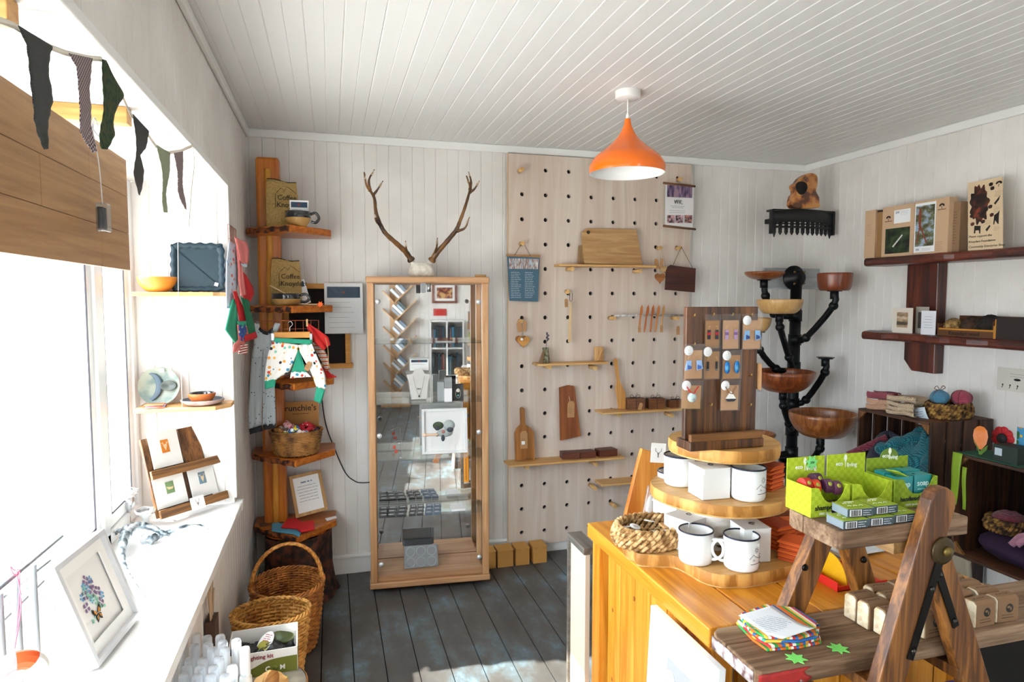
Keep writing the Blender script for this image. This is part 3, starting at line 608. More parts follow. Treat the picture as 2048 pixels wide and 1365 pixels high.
m.tube(spline([b0, b0.lerp(b1, .5)+Vector((.004, .01, 0)), b1], 8), .0012, 6, T=I); m.tube(spline([b0+Vector((0, .012, 0)), b0.lerp(b1, .5)+Vector((0, .012, 0)), b1], 8), .001, 6, T=I)
m.tube([b0+Vector((.006*math.cos(q), .016*math.sin(q), .004+.008*math.sin(2*q))) for q in [2*PI*j/16 for j in range(16)]], .0012, 6, True, T=I); obj('ribbon', m, plain('ec7f9c', .5), t)
# ================================================================ corner shelf unit
ow = wood('a04e0e', 'd07c26', 'x', .8, .35, .6, .25, dist=1.6); owz = wood('ac560e', 'd98628', 'z', .8, .35, .6, .25); bark = blot('2a130a', '6b3416', 'a35a24', 30, .8, bump=.7)
VX, VYY = -.175, 3.33
OUT = [(-.403, 3.705), (-.403, 3.555), (VX, VYY), (.015, 3.535), (.015, 3.705)]
tops = [on(585, 449, Y=VYY).z, on(583, 612, Y=VYY).z, on(589, 768, Y=VYY).z, on(588, 922, Y=VYY).z, on(597, 1074, Y=VYY).z]
t = thing('corner_shelf', 'tall orange stained timber post with five live-edge corner shelves', 'shelf', (-.295, 3.6, 0)); O = (.295, -3.6, 0)
ZP = on(535, 316, Y=3.6).z
m = M(); m.box((0, .02, (ZP+.33)/2), (.115, .1, ZP-.33)); obj('post', m, owz, t, bevel=.014)
m = M(); m.grid(lambda u, v: (-.016+.030*u+.004*math.sin(v*9), -.034-.004*math.sin(u*PI), .36+v*(ZP-.42)), 3, 40, .002); obj('live_edge_strip', m, blot('2a140a', 'c97d22', 'd99a3a', 26, .5, (.33, .38, .6), vec=(1, 1, .25)), t, label='yellow strip of live edge with dark bark marks')
for z in tops:
    m = M(); m.prism(OUT, z-.036, z, tr(O)); s = obj('shelf_board', m, ow, t, bevel=.006)
    m = M(); a, b2 = Vector((-.403, 3.555, 0)), Vector((VX, VYY, 0)); n_ = Vector(((b2-a).y, -(b2-a).x, 0)).normalized()
    m.grid(lambda u, v: a.lerp(b2, .03+.94*u)+n_*(.0015+.004*math.sin(v*PI)*(1+math.sin(u*40)*.4))+Vector((0, 0, z-.033+v*.027+.003*math.sin(u*23))), 40, 4, .001, tr(O)); obj('bark_edge', m, bark, s)
ST = [z+.0005 for z in tops]
stump = thing('tree_stump', 'dark barked tree stump under the lowest corner shelf', 'stump', (-.185, 3.53, 0))
m = M(); H_ = tops[4]-.037; m.lathe([(.205, 0), (.18, .05), (.165, .15), (.165, H_)], 40, wob=lambda q, z: 1+.05*math.sin(5*q+z*4)+.03*math.sin(11*q), sy=.93); obj('bark', m, blot('1a0d08', '3c2012', '5c3018', 22, .85, bump=1), stump)
m = M(); m.lathe([(0, H_), (.158, H_+.0004)], 32, sy=.9); obj('cut_top', m, ow, stump)
# ---------- hessian sacks, cards, bowls
hess = blot('a08048', 'b89a62', None, 180, .95, bump=.5, name='hessian')
def sack(x0, x1, yt, yb, Y, z, label, rot):
    a, b2 = on(x0, yb, Y=Y), on(x1, yb, Y=Y); w = b2.x-a.x; h = on((x0+x1)/2, yt, Y=Y).z-z
    t = thing('coffee_sack', label, 'sack', ((a.x+b2.x)/2, Y, z), rot, 'printed hessian coffee sacks')
    m = M()
    for s in (-1, 1):
        m.grid(lambda u, v: ((u-.5)*w*(1-.10*v+.05*math.sin(v*PI)), s*(.030*(math.sin(u*PI)**.6)*(1-v)**.6+.001)+.004*math.sin(9*u+6*v), v*h*(1-.05*u)+.004*math.sin(u*7)*v), 16, 16)
    obj('bag', m, hess, t); m = M(); m.tube([((u/10-.5)*w*.9, -.003, h*(1-.05*u/10)+.004*math.sin(u*.7)) for u in range(11)], .002, 6); obj('top_seam', m, plain('2e2418', .9), t)
    k = plain('2b241c', .9); yy = -.034
    m = M(); c = w*.10; m.tube([(c-.045, yy, h*.70), (c-.02, yy, h*.80), (c-.008, yy, h*.74), (c+.008, yy, h*.83), (c+.05, yy, h*.70)], .0012, 5); m.tube([(c-.05, yy, h*.38), (c-.05, yy, h*.68)], .0014, 5); obj('mountain_print', m, k, t)
    text('Coffee', .034, k, t, (c+.005, yy, h*.60), bold=.01); text('Knoydart', .034, k, t, (c+.02, yy, h*.45), bold=.01)
    return t
sack(533, 598, 359, 450, 3.51, ST[0], 'hessian coffee sack standing on the top corner shelf', (-.05, 0, .12))
sack(543, 604, 517, 612, 3.52, ST[1], 'hessian coffee sack standing on the second corner shelf', (-.08, 0, .1))
hdr = plain('27425a', .6)
def hcard(parent_label, x0, y0, x1, y1, Y, rot, z=None, name='info_card', grp='blue-headed cards', cat='card', rows=5):
    a, b2 = on(x0, y1, Y=Y), on(x1, y0, Y=Y); w, h = b2.x-a.x, b2.z-a.z
    t = thing(name, parent_label, cat, ((a.x+b2.x)/2, Y, z if z is not None else a.z), rot, grp)
    obj('sheet', M().box((0, 0, h/2), (w, .001, h)), PAPER, t); obj('header', M().box((0, -.0009, h*.82), (w*.86, .0006, h*.22)), hdr, t)
    m = M(); c = (0, h*.82)
    for i in range(4):
        q = i*PI/4; m.tube([(c[0]-.009*math.cos(q), -.0015, c[1]-.009*math.sin(q)), (c[0]+.009*math.cos(q), -.0015, c[1]+.009*math.sin(q))], .0009, 4)
    obj('emblem', m, plain('a8503a', .7), t); m = M(); lines(m, -w*.4, h*.62, w*.8, rows, h*.1, .0011, 4, -.0008); obj('printed_text', m, plain('77777c', .8), t); return t
def handled(x, Y, z, r, h, label, ang):
    t = thing('handled_bowl', label, 'bowl', (on(x, 600, Y=Y).x, Y, z), ang, 'two-tone handled soup bowls')
    bl = plain('10151c', .15, coat=1); m = M(); m.lathe([(0, 0), (r*.6, 0), (r*.85, h*.25), (r*1.0, h*.55)], 36); obj('lower_body', m, plain('b08a50', .35), t)
    m = M(); m.lathe([(r*1.0, h*.55), (r*.98, h*.8), (r*1.02, h), (r*.97, h), (r*.93, h*.8), (r*.9, h*.4), (r*.5, h*.12), (0, h*.1)], 36, wob=lambda q, z: 1+.004*math.sin(3*q)); obj('glazed_upper', m, bl, t)
    m = M(); m.tube(spline([(r*.95, 0, h*.85), (r*1.35, 0, h*.95), (r*1.6, 0, h*.6), (r*1.35, 0, h*.3), (r*.98, 0, h*.35)], 6), .007, 8); obj('handle', m, bl, t); return t
handled(600, 3.42, ST[0], .062, .072, 'dark rimmed handled bowl on the top corner shelf', .0)
handled(572, 3.44, ST[1], .070, .060, 'dark rimmed handled bowl with a spoon on the second corner shelf', .1)
hcard('blue-headed card standing in the bowl on the top corner shelf', 580, 397, 617, 445, 3.425, (0, 0, 0), ST[0]+.0075, grp=None, rows=4)
hcard('blue-headed card leaning beside the bowl on the second corner shelf', 586, 562, 622, 611, 3.55, (-.14, -.28, -.05), ST[1]+.002, grp=None, rows=4)
t = thing('spoon', 'pale wooden spoon resting in the bowl on the second corner shelf', 'spoon', (on(540, 571, Y=3.42).x, 3.42, on(540, 571, Y=3.42).z)); m = M(); m.tube([(0, 0, 0), (.05, .005, -.03), (.08, .01, -.048)], [.006, .005, .004], 8, flat=.6); obj('stick', m, plain('d9b98c', .6), t)
t = thing('spoon', 'thin wooden spoon with an orange star tag on the second corner shelf', 'spoon', (on(608, 612, Z=ST[1]).x, 3.44, ST[1]+.005), (0, .0, -.25)); m = M(); m.tube([(-.05, 0, 0), (.06, 0, 0)], .0035, 8); m.ball((-.06, 0, 0), (.018, .011, .004)); obj('stick', m, plain('cfa878', .6), t)
star(t, None, (.078, -.01, .0), (PI/2-.3, 0, 0), .018, 'star_tag', 'f06a2a')
t = thing('spoon', 'small wooden spoon standing in the bowl on the top corner shelf', 'spoon', (on(628, 425, Y=3.42).x, 3.42, on(628, 425, Y=3.42).z)); m = M(); m.tube([(0, 0, 0), (-.05, 0, -.02)], .0035, 8, flat=.6); obj('stick', m, plain('e0c39a', .6), t)
# ---------- dark wall hatch and notice
t = thing('wall_hatch', 'small dark opening framed in orange wood on the back wall beside the corner shelves', 'hatch', (-.067, YB-.012, 1.18)); X0, X1, Z0, Z1 = -.242+.067, .108+.067, 0, .47
m = M(); w = .028
for c, d in ((((X0+X1)/2, 0, Z0+w/2), (X1-X0+.02, .028, w)), (((X0+X1)/2, 0, Z1-w/2), (X1-X0, .026, w)), ((X0+w/2, 0, (Z0+Z1)/2), (w, .024, Z1-Z0-2*w)), ((X1-w/2, 0, (Z0+Z1)/2), (w, .024, Z1-Z0-2*w))): m.box(c, d)
obj('frame', m, wood('b07028', 'd6983e', 'x', .8), t, bevel=.002); obj('dark_pane', M().box(((X0+X1)/2, .006, (Z0+Z1)/2), (X1-X0-2*w, .004, Z1-Z0-2*w)), plain('140a08', .9), t)
t = hcard('white notice with a blue header in a plastic sleeve on the back wall', 650, 567, 725, 668, 3.69, (0, 0, 0), None, 'wall_notice', None, 'notice', 6)
obj('sleeve', M().box((0, -.002, .139), (.205, .0006, .292)), PLASTIC, t)
# ---------- wire grids and hanging clothes
cop = plain('c26a4a', .3, .9)
def hgrid(name, label, loc, rot, W_, H_, nx, nz):
    t = thing(name, label, 'wire grid', loc, rot); m = M()
    for i in range(nx+1): m.tube([(W_*i/nx, 0, 0), (W_*i/nx, 0, H_)], .0014, 6)
    for j in range(nz+1): m.tube([(0, -.002, H_*j/nz), (W_, -.002, H_*j/nz)], .0014, 6)
    obj('wires', m, cop, t); return t
gY = 3.315; a = on(512, 668, Y=gY); b2 = on(637, 641, Y=gY)
hgrid('wire_grid', 'copper wire grid hung under the second corner shelf', (max(a.x, -.395), gY, a.z-.02), 0, b2.x-max(a.x, -.395), b2.z-a.z+.02, 8, 2)
g2 = on(457, 478, X=-.40)
hgrid('wire_grid', 'copper wire grid on the left wall holding the headbands', (XL+.006, 2.95, 1.70), PI/2, .24, .18, 6, 3)
def G(x, y, Y=gY-.02): p = on(x, y, Y=Y); p.x = max(p.x, -.40); return p
def cloth(parent, name, L, R, mt, Y, nu=8, nv=18, amp=.004, fr=14, th=.002, lb=None, O=None, fn=G):
    m = M(); ph = rnd.uniform(0, 6)
    ribbon(m, [fn(*p, Y) for p in L], [fn(*p, Y) for p in R], nu, nv, lambda u, v: (0, amp*math.sin(fr*u+3*v+ph), 0), th, O); return obj(name, m, mt, parent, label=lb)
def garment(name, label, cat, x, y, Y, grp=None, fn=G): p = fn(x, y, Y); t = thing(name, label, cat, p, 0, grp); return t, Matrix.Translation(-p)
dots = spots('9fa5a8', ['26282c'], 55, .16)
t, O = garment('dungarees', 'grey spotted baby dungarees hanging from the copper grid', 'clothing', 528, 660, gY-.02)
cloth(t, 'left_leg', [(504, 700), (500, 760), (496, 820), (498, 860)], [(527, 700), (526, 770), (524, 820), (524, 852)], dots, gY-.02, O=O, amp=.006)
cloth(t, 'right_leg', [(526, 700), (526, 770), (525, 852)], [(550, 695), (549, 760), (552, 850)], dots, gY-.026, O=O, amp=.006)
cloth(t, 'bib', [(511, 662), (508, 690), (504, 715)], [(545, 668), (548, 690), (550, 715)], dots, gY-.024, O=O, amp=.004)
cloth(t, 'strap', [(509, 646), (511, 664)], [(519, 647), (521, 668)], dots, gY-.026, 4, 6, O=O); cloth(t, 'strap', [(550, 646), (541, 668)], [(561, 648), (550, 674)], dots, gY-.026, 4, 6, O=O)
bt = spots('1b1b1e', ['e8e8e8'], 90, .12)
cloth(t, 'neckline', [(517, 660), (525, 668), (535, 671), (547, 664)], [(519, 655), (527, 662), (535, 664), (545, 656)], bt, gY-.029, 3, 10, O=O)
cloth(t, 'cuff', [(498, 859), (500, 869)], [(524, 851), (526, 862)], plain('1b1b20', .9), gY-.029, 4, 4, O=O); cloth(t, 'cuff', [(525, 850), (527, 861)], [(552, 848), (552, 856)], plain('1b1b20', .9), gY-.029, 4, 4, O=O)
# trousers on a hanger
pY = gY-.05; prt = spots('ece7e0', ['3a8fb0', 'd8472f', 'e99a3c', 'e8b04a', '7fc4ae', '2b2b30'], 46, .34)
t, O = garment('hanger', 'orange wooden trouser hanger with metal clips on the copper grid', 'hanger', 583, 672, pY)
a, b2 = G(547, 671, pY), G(621, 671, pY); m = M(); m.box(((a.x+b2.x)/2, pY, a.z), (b2.x-a.x, .012, .030), O); obj('bar', m, wood('c9802e', 'e0a04a', 'x', .8), t, bevel=.003)
c = G(580, 664, pY); m = M(); m.tube(spline([c, c+Vector((0, .0, .02)), c+Vector((.012, 0, .034)), c+Vector((.004, 0, .05)), c+Vector((-.01, 0, .042))], 5), .0018, 6, T=O); obj('hook', m, plain('c8c8c8', .2, 1), t)
for x in (546, 622): q = G(x, 674, pY); m = M(); m.box((q.x, pY-.004, q.z), (.012, .022, .032), O); obj('clip', m, plain('b9b9bb', .3, .8), t)
pY2 = pY-.018
t, O = garment('trousers', 'white baby trousers printed with hats and bow ties, green cuffs, on the wooden hanger', 'clothing', 583, 690, pY2)
gre = plain('2f9c7c', .9)
cloth(t, 'left_leg', [(546, 683), (537, 705), (531, 735), (529, 764)], [(597, 690), (595, 705), (580, 742), (552, 760)], prt, pY2, 10, 18, .006, O=O)
cloth(t, 'right_leg', [(596, 690), (600, 705), (622, 745), (633, 776)], [(624, 688), (635, 715), (650, 750), (653, 778)], prt, pY2, 8, 18, .006, O=O)
cloth(t, 'gusset', [(596, 700), (590, 722), (583, 744)], [(598, 700), (606, 722), (613, 745)], gre, pY2-.004, 8, 8, .006, 22, O=O); cloth(t, 'gusset_hem', [(583, 743), (580, 757)], [(613, 744), (622, 754)], prt, pY2-.003, 6, 4, O=O)
cloth(t, 'waistband', [(549, 676), (547, 684)], [(624, 680), (624, 690)], gre, pY2-.003, 12, 4, .004, 16, O=O)
cloth(t, 'cuff', [(529, 763), (531, 779)], [(552, 758), (550, 774)], gre, pY2-.003, 5, 5, O=O); cloth(t, 'cuff', [(633, 773), (628, 802)], [(650, 780), (642, 808)], gre, pY2-.003, 5, 5, O=O)
p = G(612, 733, pY2-.012); tg = taglabel(t, tuple(Vector(p)-Vector(t.location)), (0, .45, 0), .022, .045, rows=2); tg.location.z -= .02
t, O = garment('hat', 'red felt hat pegged to the right end of the copper grid', 'hat', 630, 668, gY-.03); cloth(t, 'crown', [(613, 648), (620, 672), (632, 688), (648, 700)], [(618, 648), (640, 662), (656, 675), (660, 690)], plain('c02320', .9), gY-.03, 8, 12, .012, 9, .004, O=O)
m = M(); q = [G(651, 676, gY-.045), G(656, 700, gY-.045), G(657, 738, gY-.045)]; m.tube(spline(q, 5), .0016, 6, T=O); obj('twine', m, plain('b98d5a', .9), t); q = G(614, 646, gY-.04)-t.location; obj('clothes_peg', M().box(tuple(q), (.008, .012, .035)), plain('cda46c', .7), t)
t, O = garment('knitted_scarf', 'striped knitted cloth hanging behind the red hat', 'clothing', 640, 700, gY-.012)
cloth(t, 'cloth', [(622, 680), (630, 700), (645, 728), (652, 742)], [(632, 680), (648, 700), (656, 715), (660, 738)], bands(['b9474a', 'd9c27a', '8d8fa6', 'd8d0c4', 'a8583e'], 'z', 16), gY-.012, O=O)
t, O = garment('hat', 'red pixie hat point hanging lowest behind the printed trousers', 'hat', 655, 745, gY-.0); cloth(t, 'point', [(643, 733), (648, 745), (655, 757), (672, 754)], [(648, 733), (656, 741), (664, 750), (673, 755)], plain('c4241f', .9), gY-.0, 6, 8, .006, 9, .003, O=O)
# garments on the left wall
def GW(x, y, o):   # slanting plane off the left wall
    a, d = Vector((-.398+o, 2.93, 0)), Vector((.13, .55, 0)).normalized(); n_ = Vector((d.y, -d.x, 0)); r = on(x, y, Y=3)-Vector((0, 0, H)); k = (a-Vector((0, 0, 0))).dot(n_)/r.dot(n_); p = Vector((0, 0, H))+r*k; p.x = max(p.x, XL+.006); return p
def hang(name, label, cat, pcs, o, x, y, th=.003):
    p = GW(x, y, o); t = thing(name, label, cat, p, 0); O = Matrix.Translation(-p)
    for i, (nm, L, R, mt, do) in enumerate(pcs): cloth(t, nm, L, R, mt, o+do, 7, 16, .008, 10, th, O=O, fn=GW)
    return t
sal = plain('e2807c', .9); red = plain('c31f26', .9); mint = plain('3aa583', .9); dgre = plain('1f6b4a', .9); flor = spots('c9d6e6', ['d8746a', 'e9b0a0', '8fa8d0'], 42, .3)
hang('headscarf', 'pale blue floral headscarf at the front of the wall grid', 'clothing', [('cloth', [(458, 482), (453, 525), (452, 570), (450, 617)], [(472, 490), (478, 520), (474, 572), (462, 617)], flor, 0)], .012, 462, 485)
hang('headband', 'salmon pink headband with a big bow at the top of the wall grid', 'clothing', [('bow', [(468, 474), (472, 490), (478, 520), (486, 528)], [(480, 480), (492, 484), (497, 500), (495, 528)], sal, 0), ('tail', [(472, 492), (475, 535), (476, 560), (482, 592)], [(480, 500), (484, 535), (487, 560), (491, 590)], sal, -.006), ('pale_cuff', [(482, 528), (484, 532)], [(495, 528), (493, 535)], plain('c3d3e3', .9), .002)], .035, 475, 482)
hang('headband', 'plain red cloth hanging behind the pink headband on the left wall', 'clothing', [('cloth', [(484, 545), (484, 570), (485, 590), (490, 604)], [(488, 545), (505, 575), (507, 588), (499, 604)], red, 0)], .02, 488, 550)
hang('headband', 'mint green folded cloth, leftmost of the lower clothes on the left wall', 'clothing', [('cloth', [(463, 598), (455, 635), (448, 660), (474, 692)], [(472, 600), (475, 640), (478, 670), (482, 696)], mint, 0)], .026, 466, 602)
hang('headband', 'red strip of cloth between the mint and dark green cloths on the left wall', 'clothing', [('cloth', [(466, 583), (472, 610), (478, 640), (480, 652)], [(473, 583), (487, 615), (492, 640), (493, 650)], red, 0)], .034, 470, 588)
hang('hat', 'dark green pixie hat with red hem among the clothes on the left wall', 'hat', [('cloth', [(482, 595), (488, 620), (493, 650), (496, 668)], [(496, 600), (502, 625), (508, 650), (511, 668)], dgre, 0), ('hem', [(488, 672), (490, 684)], [(511, 664), (513, 676)], red, .003)], .044, 490, 600)
hang('headband', 'pink cloth with a flowered ball and teal cuff low on the left wall', 'clothing', [('cloth', [(474, 650), (476, 680), (466, 690), (464, 706)], [(494, 640), (498, 660), (488, 690), (474, 704)], sal, 0), ('flowered_patch', [(478, 650), (478, 668), (482, 682)], [(490, 648), (492, 664), (488, 682)], spots('3a4f9a', ['d8464a', '3aa583', 'e9e4e0'], 60, .4), .004), ('teal_cuff', [(475, 643), (476, 650)], [(491, 643), (493, 652)], mint, .006)], .040, 482, 648)
t = hang('fabric_label', 'red and white striped fabric label hanging lowest on the left wall', 'label', [('cloth', [(478, 689), (477, 708)], [(495, 689), (493, 709)], bands(['b8352f', 'efe8e0'], 'z', 30), 0)], .040, 486, 690)
# ---------- scrunchies and box
wk = wood('7a4a20', 'b8834a', 'z', 3, .5)
def wicker(m, rx, ry, z0, z1, rings, stakes, prof, r=.003, amp=.003, seg=96):
    for i in range(rings):
        v = (i+.5)/rings; k = prof(v); z = z0+(z1-z0)*v; ph = PI*(i % 2)
        m.tube([((rx*k+amp*math.sin(stakes/2*q+ph))*math.cos(q), (ry*k+amp*math.sin(stakes/2*q+ph))*math.sin(q), z+.0006*math.sin(7*q+i)) for q in [2*PI*j/seg for j in range(seg)]], r, 5, True)
def basket(name, label, loc, rx, ry, h, k0, rot=0, rings=22, stakes=36, cs=('6e3f18', 'a86f34'), rim=.007, curve=None, r=None, parent=None):
    t = thing(name, label, 'basket', loc, rot); prof = curve or (lambda v: k0+(1-k0)*v**.7); r = r or h/rings*.46
    mt = blot(cs[0], cs[1], None, 22, .5, (.3, .5, .62), name='willow')
    m = M(); wicker(m, rx, ry, .006, h-rim, rings, stakes, prof, r, r*.55, stakes*5); obj('weave', m, mt, t)
    m = M()
    for j in range(stakes):
        q = 2*PI*(j+.25)/stakes; m.tube([(rx*prof(v)*math.cos(q), ry*prof(v)*math.sin(q), .003+(h-rim)*v) for v in (0, .2, .4, .6, .8, 1)], r*.8, 5)
    obj('stakes', m, mt, t); m = M(); 
    for s in range(3): m.tube([((rx+rim*.8*math.cos(14*q+s*2.1))*math.cos(q), (ry+rim*.8*math.cos(14*q+s*2.1))*math.sin(q), h+rim*.8*math.sin(14*q+s*2.1)) for q in [2*PI*j/150 for j in range(150)]], rim*.55, 6, True)
    obj('rim', m, mt, t); m = M(); m.lathe([(0, .002), (1, .002)], 32, tr((0, 0, 0), (0, 0, 0), (rx*prof(0)*.99, ry*prof(0)*.99, 1))); obj('base', m, plain(cs[0], .8), t); return t
bc = on(593, 905, Y=3.46); bl_ = (bc.x, 3.475, ST[3])
basket('wicker_basket', 'small round wicker basket of scrunchies on the fourth corner shelf', bl_, .128, .115, .125, .80, rings=15, stakes=34, cs=('5a3214', 'b07a3c'), rim=.005)
pats = [spots('d8a0a4', ['f2e6e6', 'c04a52', 'f0f0f0'], 60, .45), spots('b8202c', ['f0e8e8'], 60, .2), spots('3a6aa0', ['e8d03a', 'f0f0f0'], 60, .5), plain('c01828', .8), spots('20242a', ['5a9a5a', 'e04a3a'], 60, .3), spots('e8dfd8', ['d89aa0', '6a8ac0'], 60, .4), plain('a8743c', .8), spots('c4b030', ['2a6a8a', 'f0f0f0'], 60, .45)]
lbs = ['pink and white flowered', 'red and white spotted', 'blue and yellow', 'plain red', 'black flowered', 'pale pink and blue', 'tan', 'yellow flowered', 'red', 'cream flowered']
sp_ = [(-.03, -.02, .150, 0), (.05, .0, .135, 1), (-.01, -.055, .132, 2), (.085, .02, .12, 3), (.09, -.02, .112, 4), (.03, -.06, .115, 5), (-.075, -.02, .125, 6), (-.03, -.07, .115, 7), (.02, .05, .125, 3), (-.07, .04, .115, 5)]
for i, (x, y, z, k) in enumerate(sp_):
    m = M(); m.tube([(.021*math.cos(q), .021*math.sin(q), .004*math.sin(3*q+i)) for q in [2*PI*j/28 for j in range(28)]], [.0125*(1+.22*math.sin(j*2.2+i)) for j in range(28)], 9, True)
    o = obj('scrunchie', m, pats[k], loc=Vector(bl_)+Vector((x, y, z)), rot=(.5*math.sin(i*2), .6*math.cos(i*3), i)); tag(o, lbs[i]+' scrunchie heaped in the small basket on the corner shelf', 'scrunchie', 'scrunchies')
o = obj('filling', M().ball((0, 0, .085), (.105, .095, .035)), pats[4], loc=bl_); tag(o, 'dark mass of more scrunchies filling the small basket', 'scrunchies'); o['kind'] = 'stuff'
a, b2 = on(549, 848, Y=3.60), on(637, 803, Y=3.60)
t = thing('cardboard_sign', 'brown cardboard sign hand-lettered for scrunchies behind the basket', 'sign', ((a.x+b2.x)/2, 3.60, ST[3]+.001), (-.03, 0, 0)); h_ = b2.z-ST[3]; m = M(); m.box((0, 0, h_/2), (b2.x-a.x, .004, h_)); obj('card', m, plain('a8743f', .85, bump=.1), t)
text("Scrunchie's", .045, plain('2a1c12', .8), t, (0, -.003, h_-.035), bold=.01); m = M(); lines(m, -.02, h_-.065, .11, 1, .01, .003, 7, -.003); obj('small_print', m, plain('3a2818', .8), t)
# ---------- frame, garments and tags on the lowest shelf
zb = ST[4]; q0 = on(592, 1044, Z=zb); q1 = on(652, 1034, Z=zb+.0)
if q1.y > 3.68: q1.y = 3.66
TLp = on(567, 967, Y=q0.y+.05)
u = (q1-q0).normalized(); T = frame_T(q0+Vector((0, .0, .003)), u, Vector((0, .30, 1)).normalized()); T = T @ Matrix.Rotation(-.10, 4, 'Y'); L_ = .172; Hf = .222
t = thing('framed_notice', 'wooden framed handwritten notice leaning on the lowest corner shelf', 'framed notice', T.translation+Vector((0, 0, .016)), T.to_euler()); w = .017; m = M()
for c, d in (((L_/2, 0, w/2), (L_, .016, w)), ((L_/2, 0, Hf-w/2), (L_, .016, w)), ((w/2, 0, Hf/2), (w, .016, Hf-2*w)), ((L_-w/2, 0, Hf/2), (w, .016, Hf-2*w))): m.box(c, d)
obj('frame', m, wood('a87c45', 'c79c62', 'z', .9), t, bevel=.001); obj('sheet', M().box((L_/2, .0, Hf/2), (L_-2*w, .003, Hf-2*w)), PAPER, t)
m = M(); lines(m, L_/2-.025, Hf*.79, .05, 1, .012, .006, 2, -.002, True, fill=1.2); obj('heading', m, plain('5a7f98', .8), t); m = M(); lines(m, .035, Hf*.70, L_-.07, 6, .016, .0022, 9, -.002, True, fill=1.1); obj('handwriting', m, plain('8a9098', .8), t)
def flat(name, label, pts, z, mt, cat='clothing', th=.006, wig=.003, parent=None):
    P = [on(*p, Z=z) for p in pts]; c = sum(P, Vector())/len(P); m = M(); m.prism([(p.x-c.x, p.y-c.y) for p in P], 0, th); o = obj(name, m, mt, parent, c, bevel=th*.4)
    if label: tag(o, label, cat)
    return o
flat('baby_hat', 'light blue baby hat lying flat at the front of the lowest corner shelf', [(544, 1050), (556, 1048), (570, 1052), (606, 1060), (598, 1076), (585, 1070), (560, 1067), (543, 1064)], zb+.001, plain('5aa3c4', .9), 'hat', .008)
flat('baby_hat', 'red baby hat with navy trim lying on the lowest corner shelf', [(562, 1058), (575, 1042), (592, 1040), (604, 1048), (628, 1045), (629, 1062), (602, 1067), (592, 1060)], zb+.010, plain('cf1f24', .9), 'hat', .012)
flat('paper_tag', 'small kraft hair grip tag at the left of the lowest corner shelf', [(518, 1048), (566, 1040), (568, 1046), (520, 1055)], zb+.001, plain('6a4a2e', .8), 'tag', .002)
flat('paper_tag', 'white tag sticking out at the right edge of the lowest corner shelf', [(650, 1038), (672, 1033), (674, 1037), (654, 1043)], zb+.001, PAPER, 'tag', .002)
# black cable down the wall
m = M(); P = spline([on(x, y, Y=YB-.008) for x, y in ((640, 740), (644, 800), (652, 850), (668, 895), (690, 945), (708, 962), (722, 966), (745, 965))], 8); c = P[0].copy(); m.tube(P, .0028, 6, T=Matrix.Translation(-c)); o = obj('cable', m, plain('17171a', .5), loc=c); tag(o, 'black power cable looping down the back wall to the cabinet', 'cable')
# ================================================================ floor baskets, kit box, bottles
t = basket('shopping_basket', 'large brown wicker shopping basket with a tall hooped handle on the floor', (-.205, 2.985, 0), .155, .165, .30, .74, .15, 26, 40, ('7a3f14', 'c47c34'), .008)
m = M(); 
for s in range(3): m.tube([(.150*math.cos(q)+.004*math.cos(12*q+s*2.1), .0+.006*math.sin(12*q+s*2.1), .29+.185*math.sin(q)) for q in [PI*j/40 for j in range(41)]], .0065, 7)
obj('handle', m, blot('a8651f', 'dc9c4c', None, 60, .4), t)
t = basket('shopping_basket', 'honey coloured wicker basket standing behind the white and green kit box', (-.235, 2.555, .0), .138, .10, .37, .55, .0, 26, 34, ('a86a24', 'dda552'), .008)
m = M()
for s in range(2): m.tube([(.142*math.cos(q), -.02+.085*math.sin(q)+.004*math.sin(20*q+s*PI), .385+.012*math.sin(q)+.004*math.cos(20*q+s*PI)) for q in [PI*j/40 for j in range(41)]], .006, 7)
obj('folded_handle', m, blot('8a5a20', 'c9933f', None, 60, .45), t)
st2 = thing('stump_table', 'peeled log stool carrying the kit box and bottles under the window', 'stool', (-.235, 2.08, 0)); zt = .358
m = M(); m.lathe([(.15, 0), (.147, .2), (.147, zt-.004), (.142, zt)], 40, sy=1.02, wob=lambda q, z: 1+.02*math.sin(4*q)); obj('log', m, [wood('9a6a35', 'c99755', 'z', .8)], st2)
m = M(); m.lathe([(0, zt+.0006), (.142, zt+.0004)], 40, sy=1.02); obj('cut_top', m, blot('7d7468', 'a89c88', None, 12, .8), st2)
# kit box
bz = zt+.001; A = on(594, 1348, Z=bz); Wb, Db, Hb = .205, .125, .098
t = thing('kit_box', 'open white and olive cardboard box of black packs marked fighting kit', 'box', (A.x-Wb/2-.002, A.y+Db/2+.02, bz), .04); m = M(); th = .003; wm, gm = plain('eeece8', .5), plain('6b7026', .5)
m.box((0, 0, th/2), (Wb, Db, th)); m.box((0, Db/2, Hb/2), (Wb, th, Hb+.0)); m.box((-Wb/2, 0, Hb/2), (th, Db, Hb)); m.box((0, -Db/2, Hb*.40), (Wb, th, Hb*.8)); m.prism([(-Db/2, 0), (Db/2, 0), (Db/2, Hb), (-Db/2, Hb*.8)], -.0015, .0015, tr((Wb/2, 0, 0), (PI/2, 0, PI/2))); obj('carton', m, wm, t)
m = M(); y = -Db/2-.0022; Pc = [(-Wb/2, .0)]+[(-Wb/2+Wb*i/20, .016+.036/(1+math.exp(-(i-8)*.55))) for i in range(21)]+[(Wb/2, 0)]; m.prism(Pc, 0, .0006, tr((0, y, 0), (PI/2, 0, 0))); m.box((Wb/2+.0022, 0, .026), (.0006, Db, .052)); obj('green_band', m, gm, t)
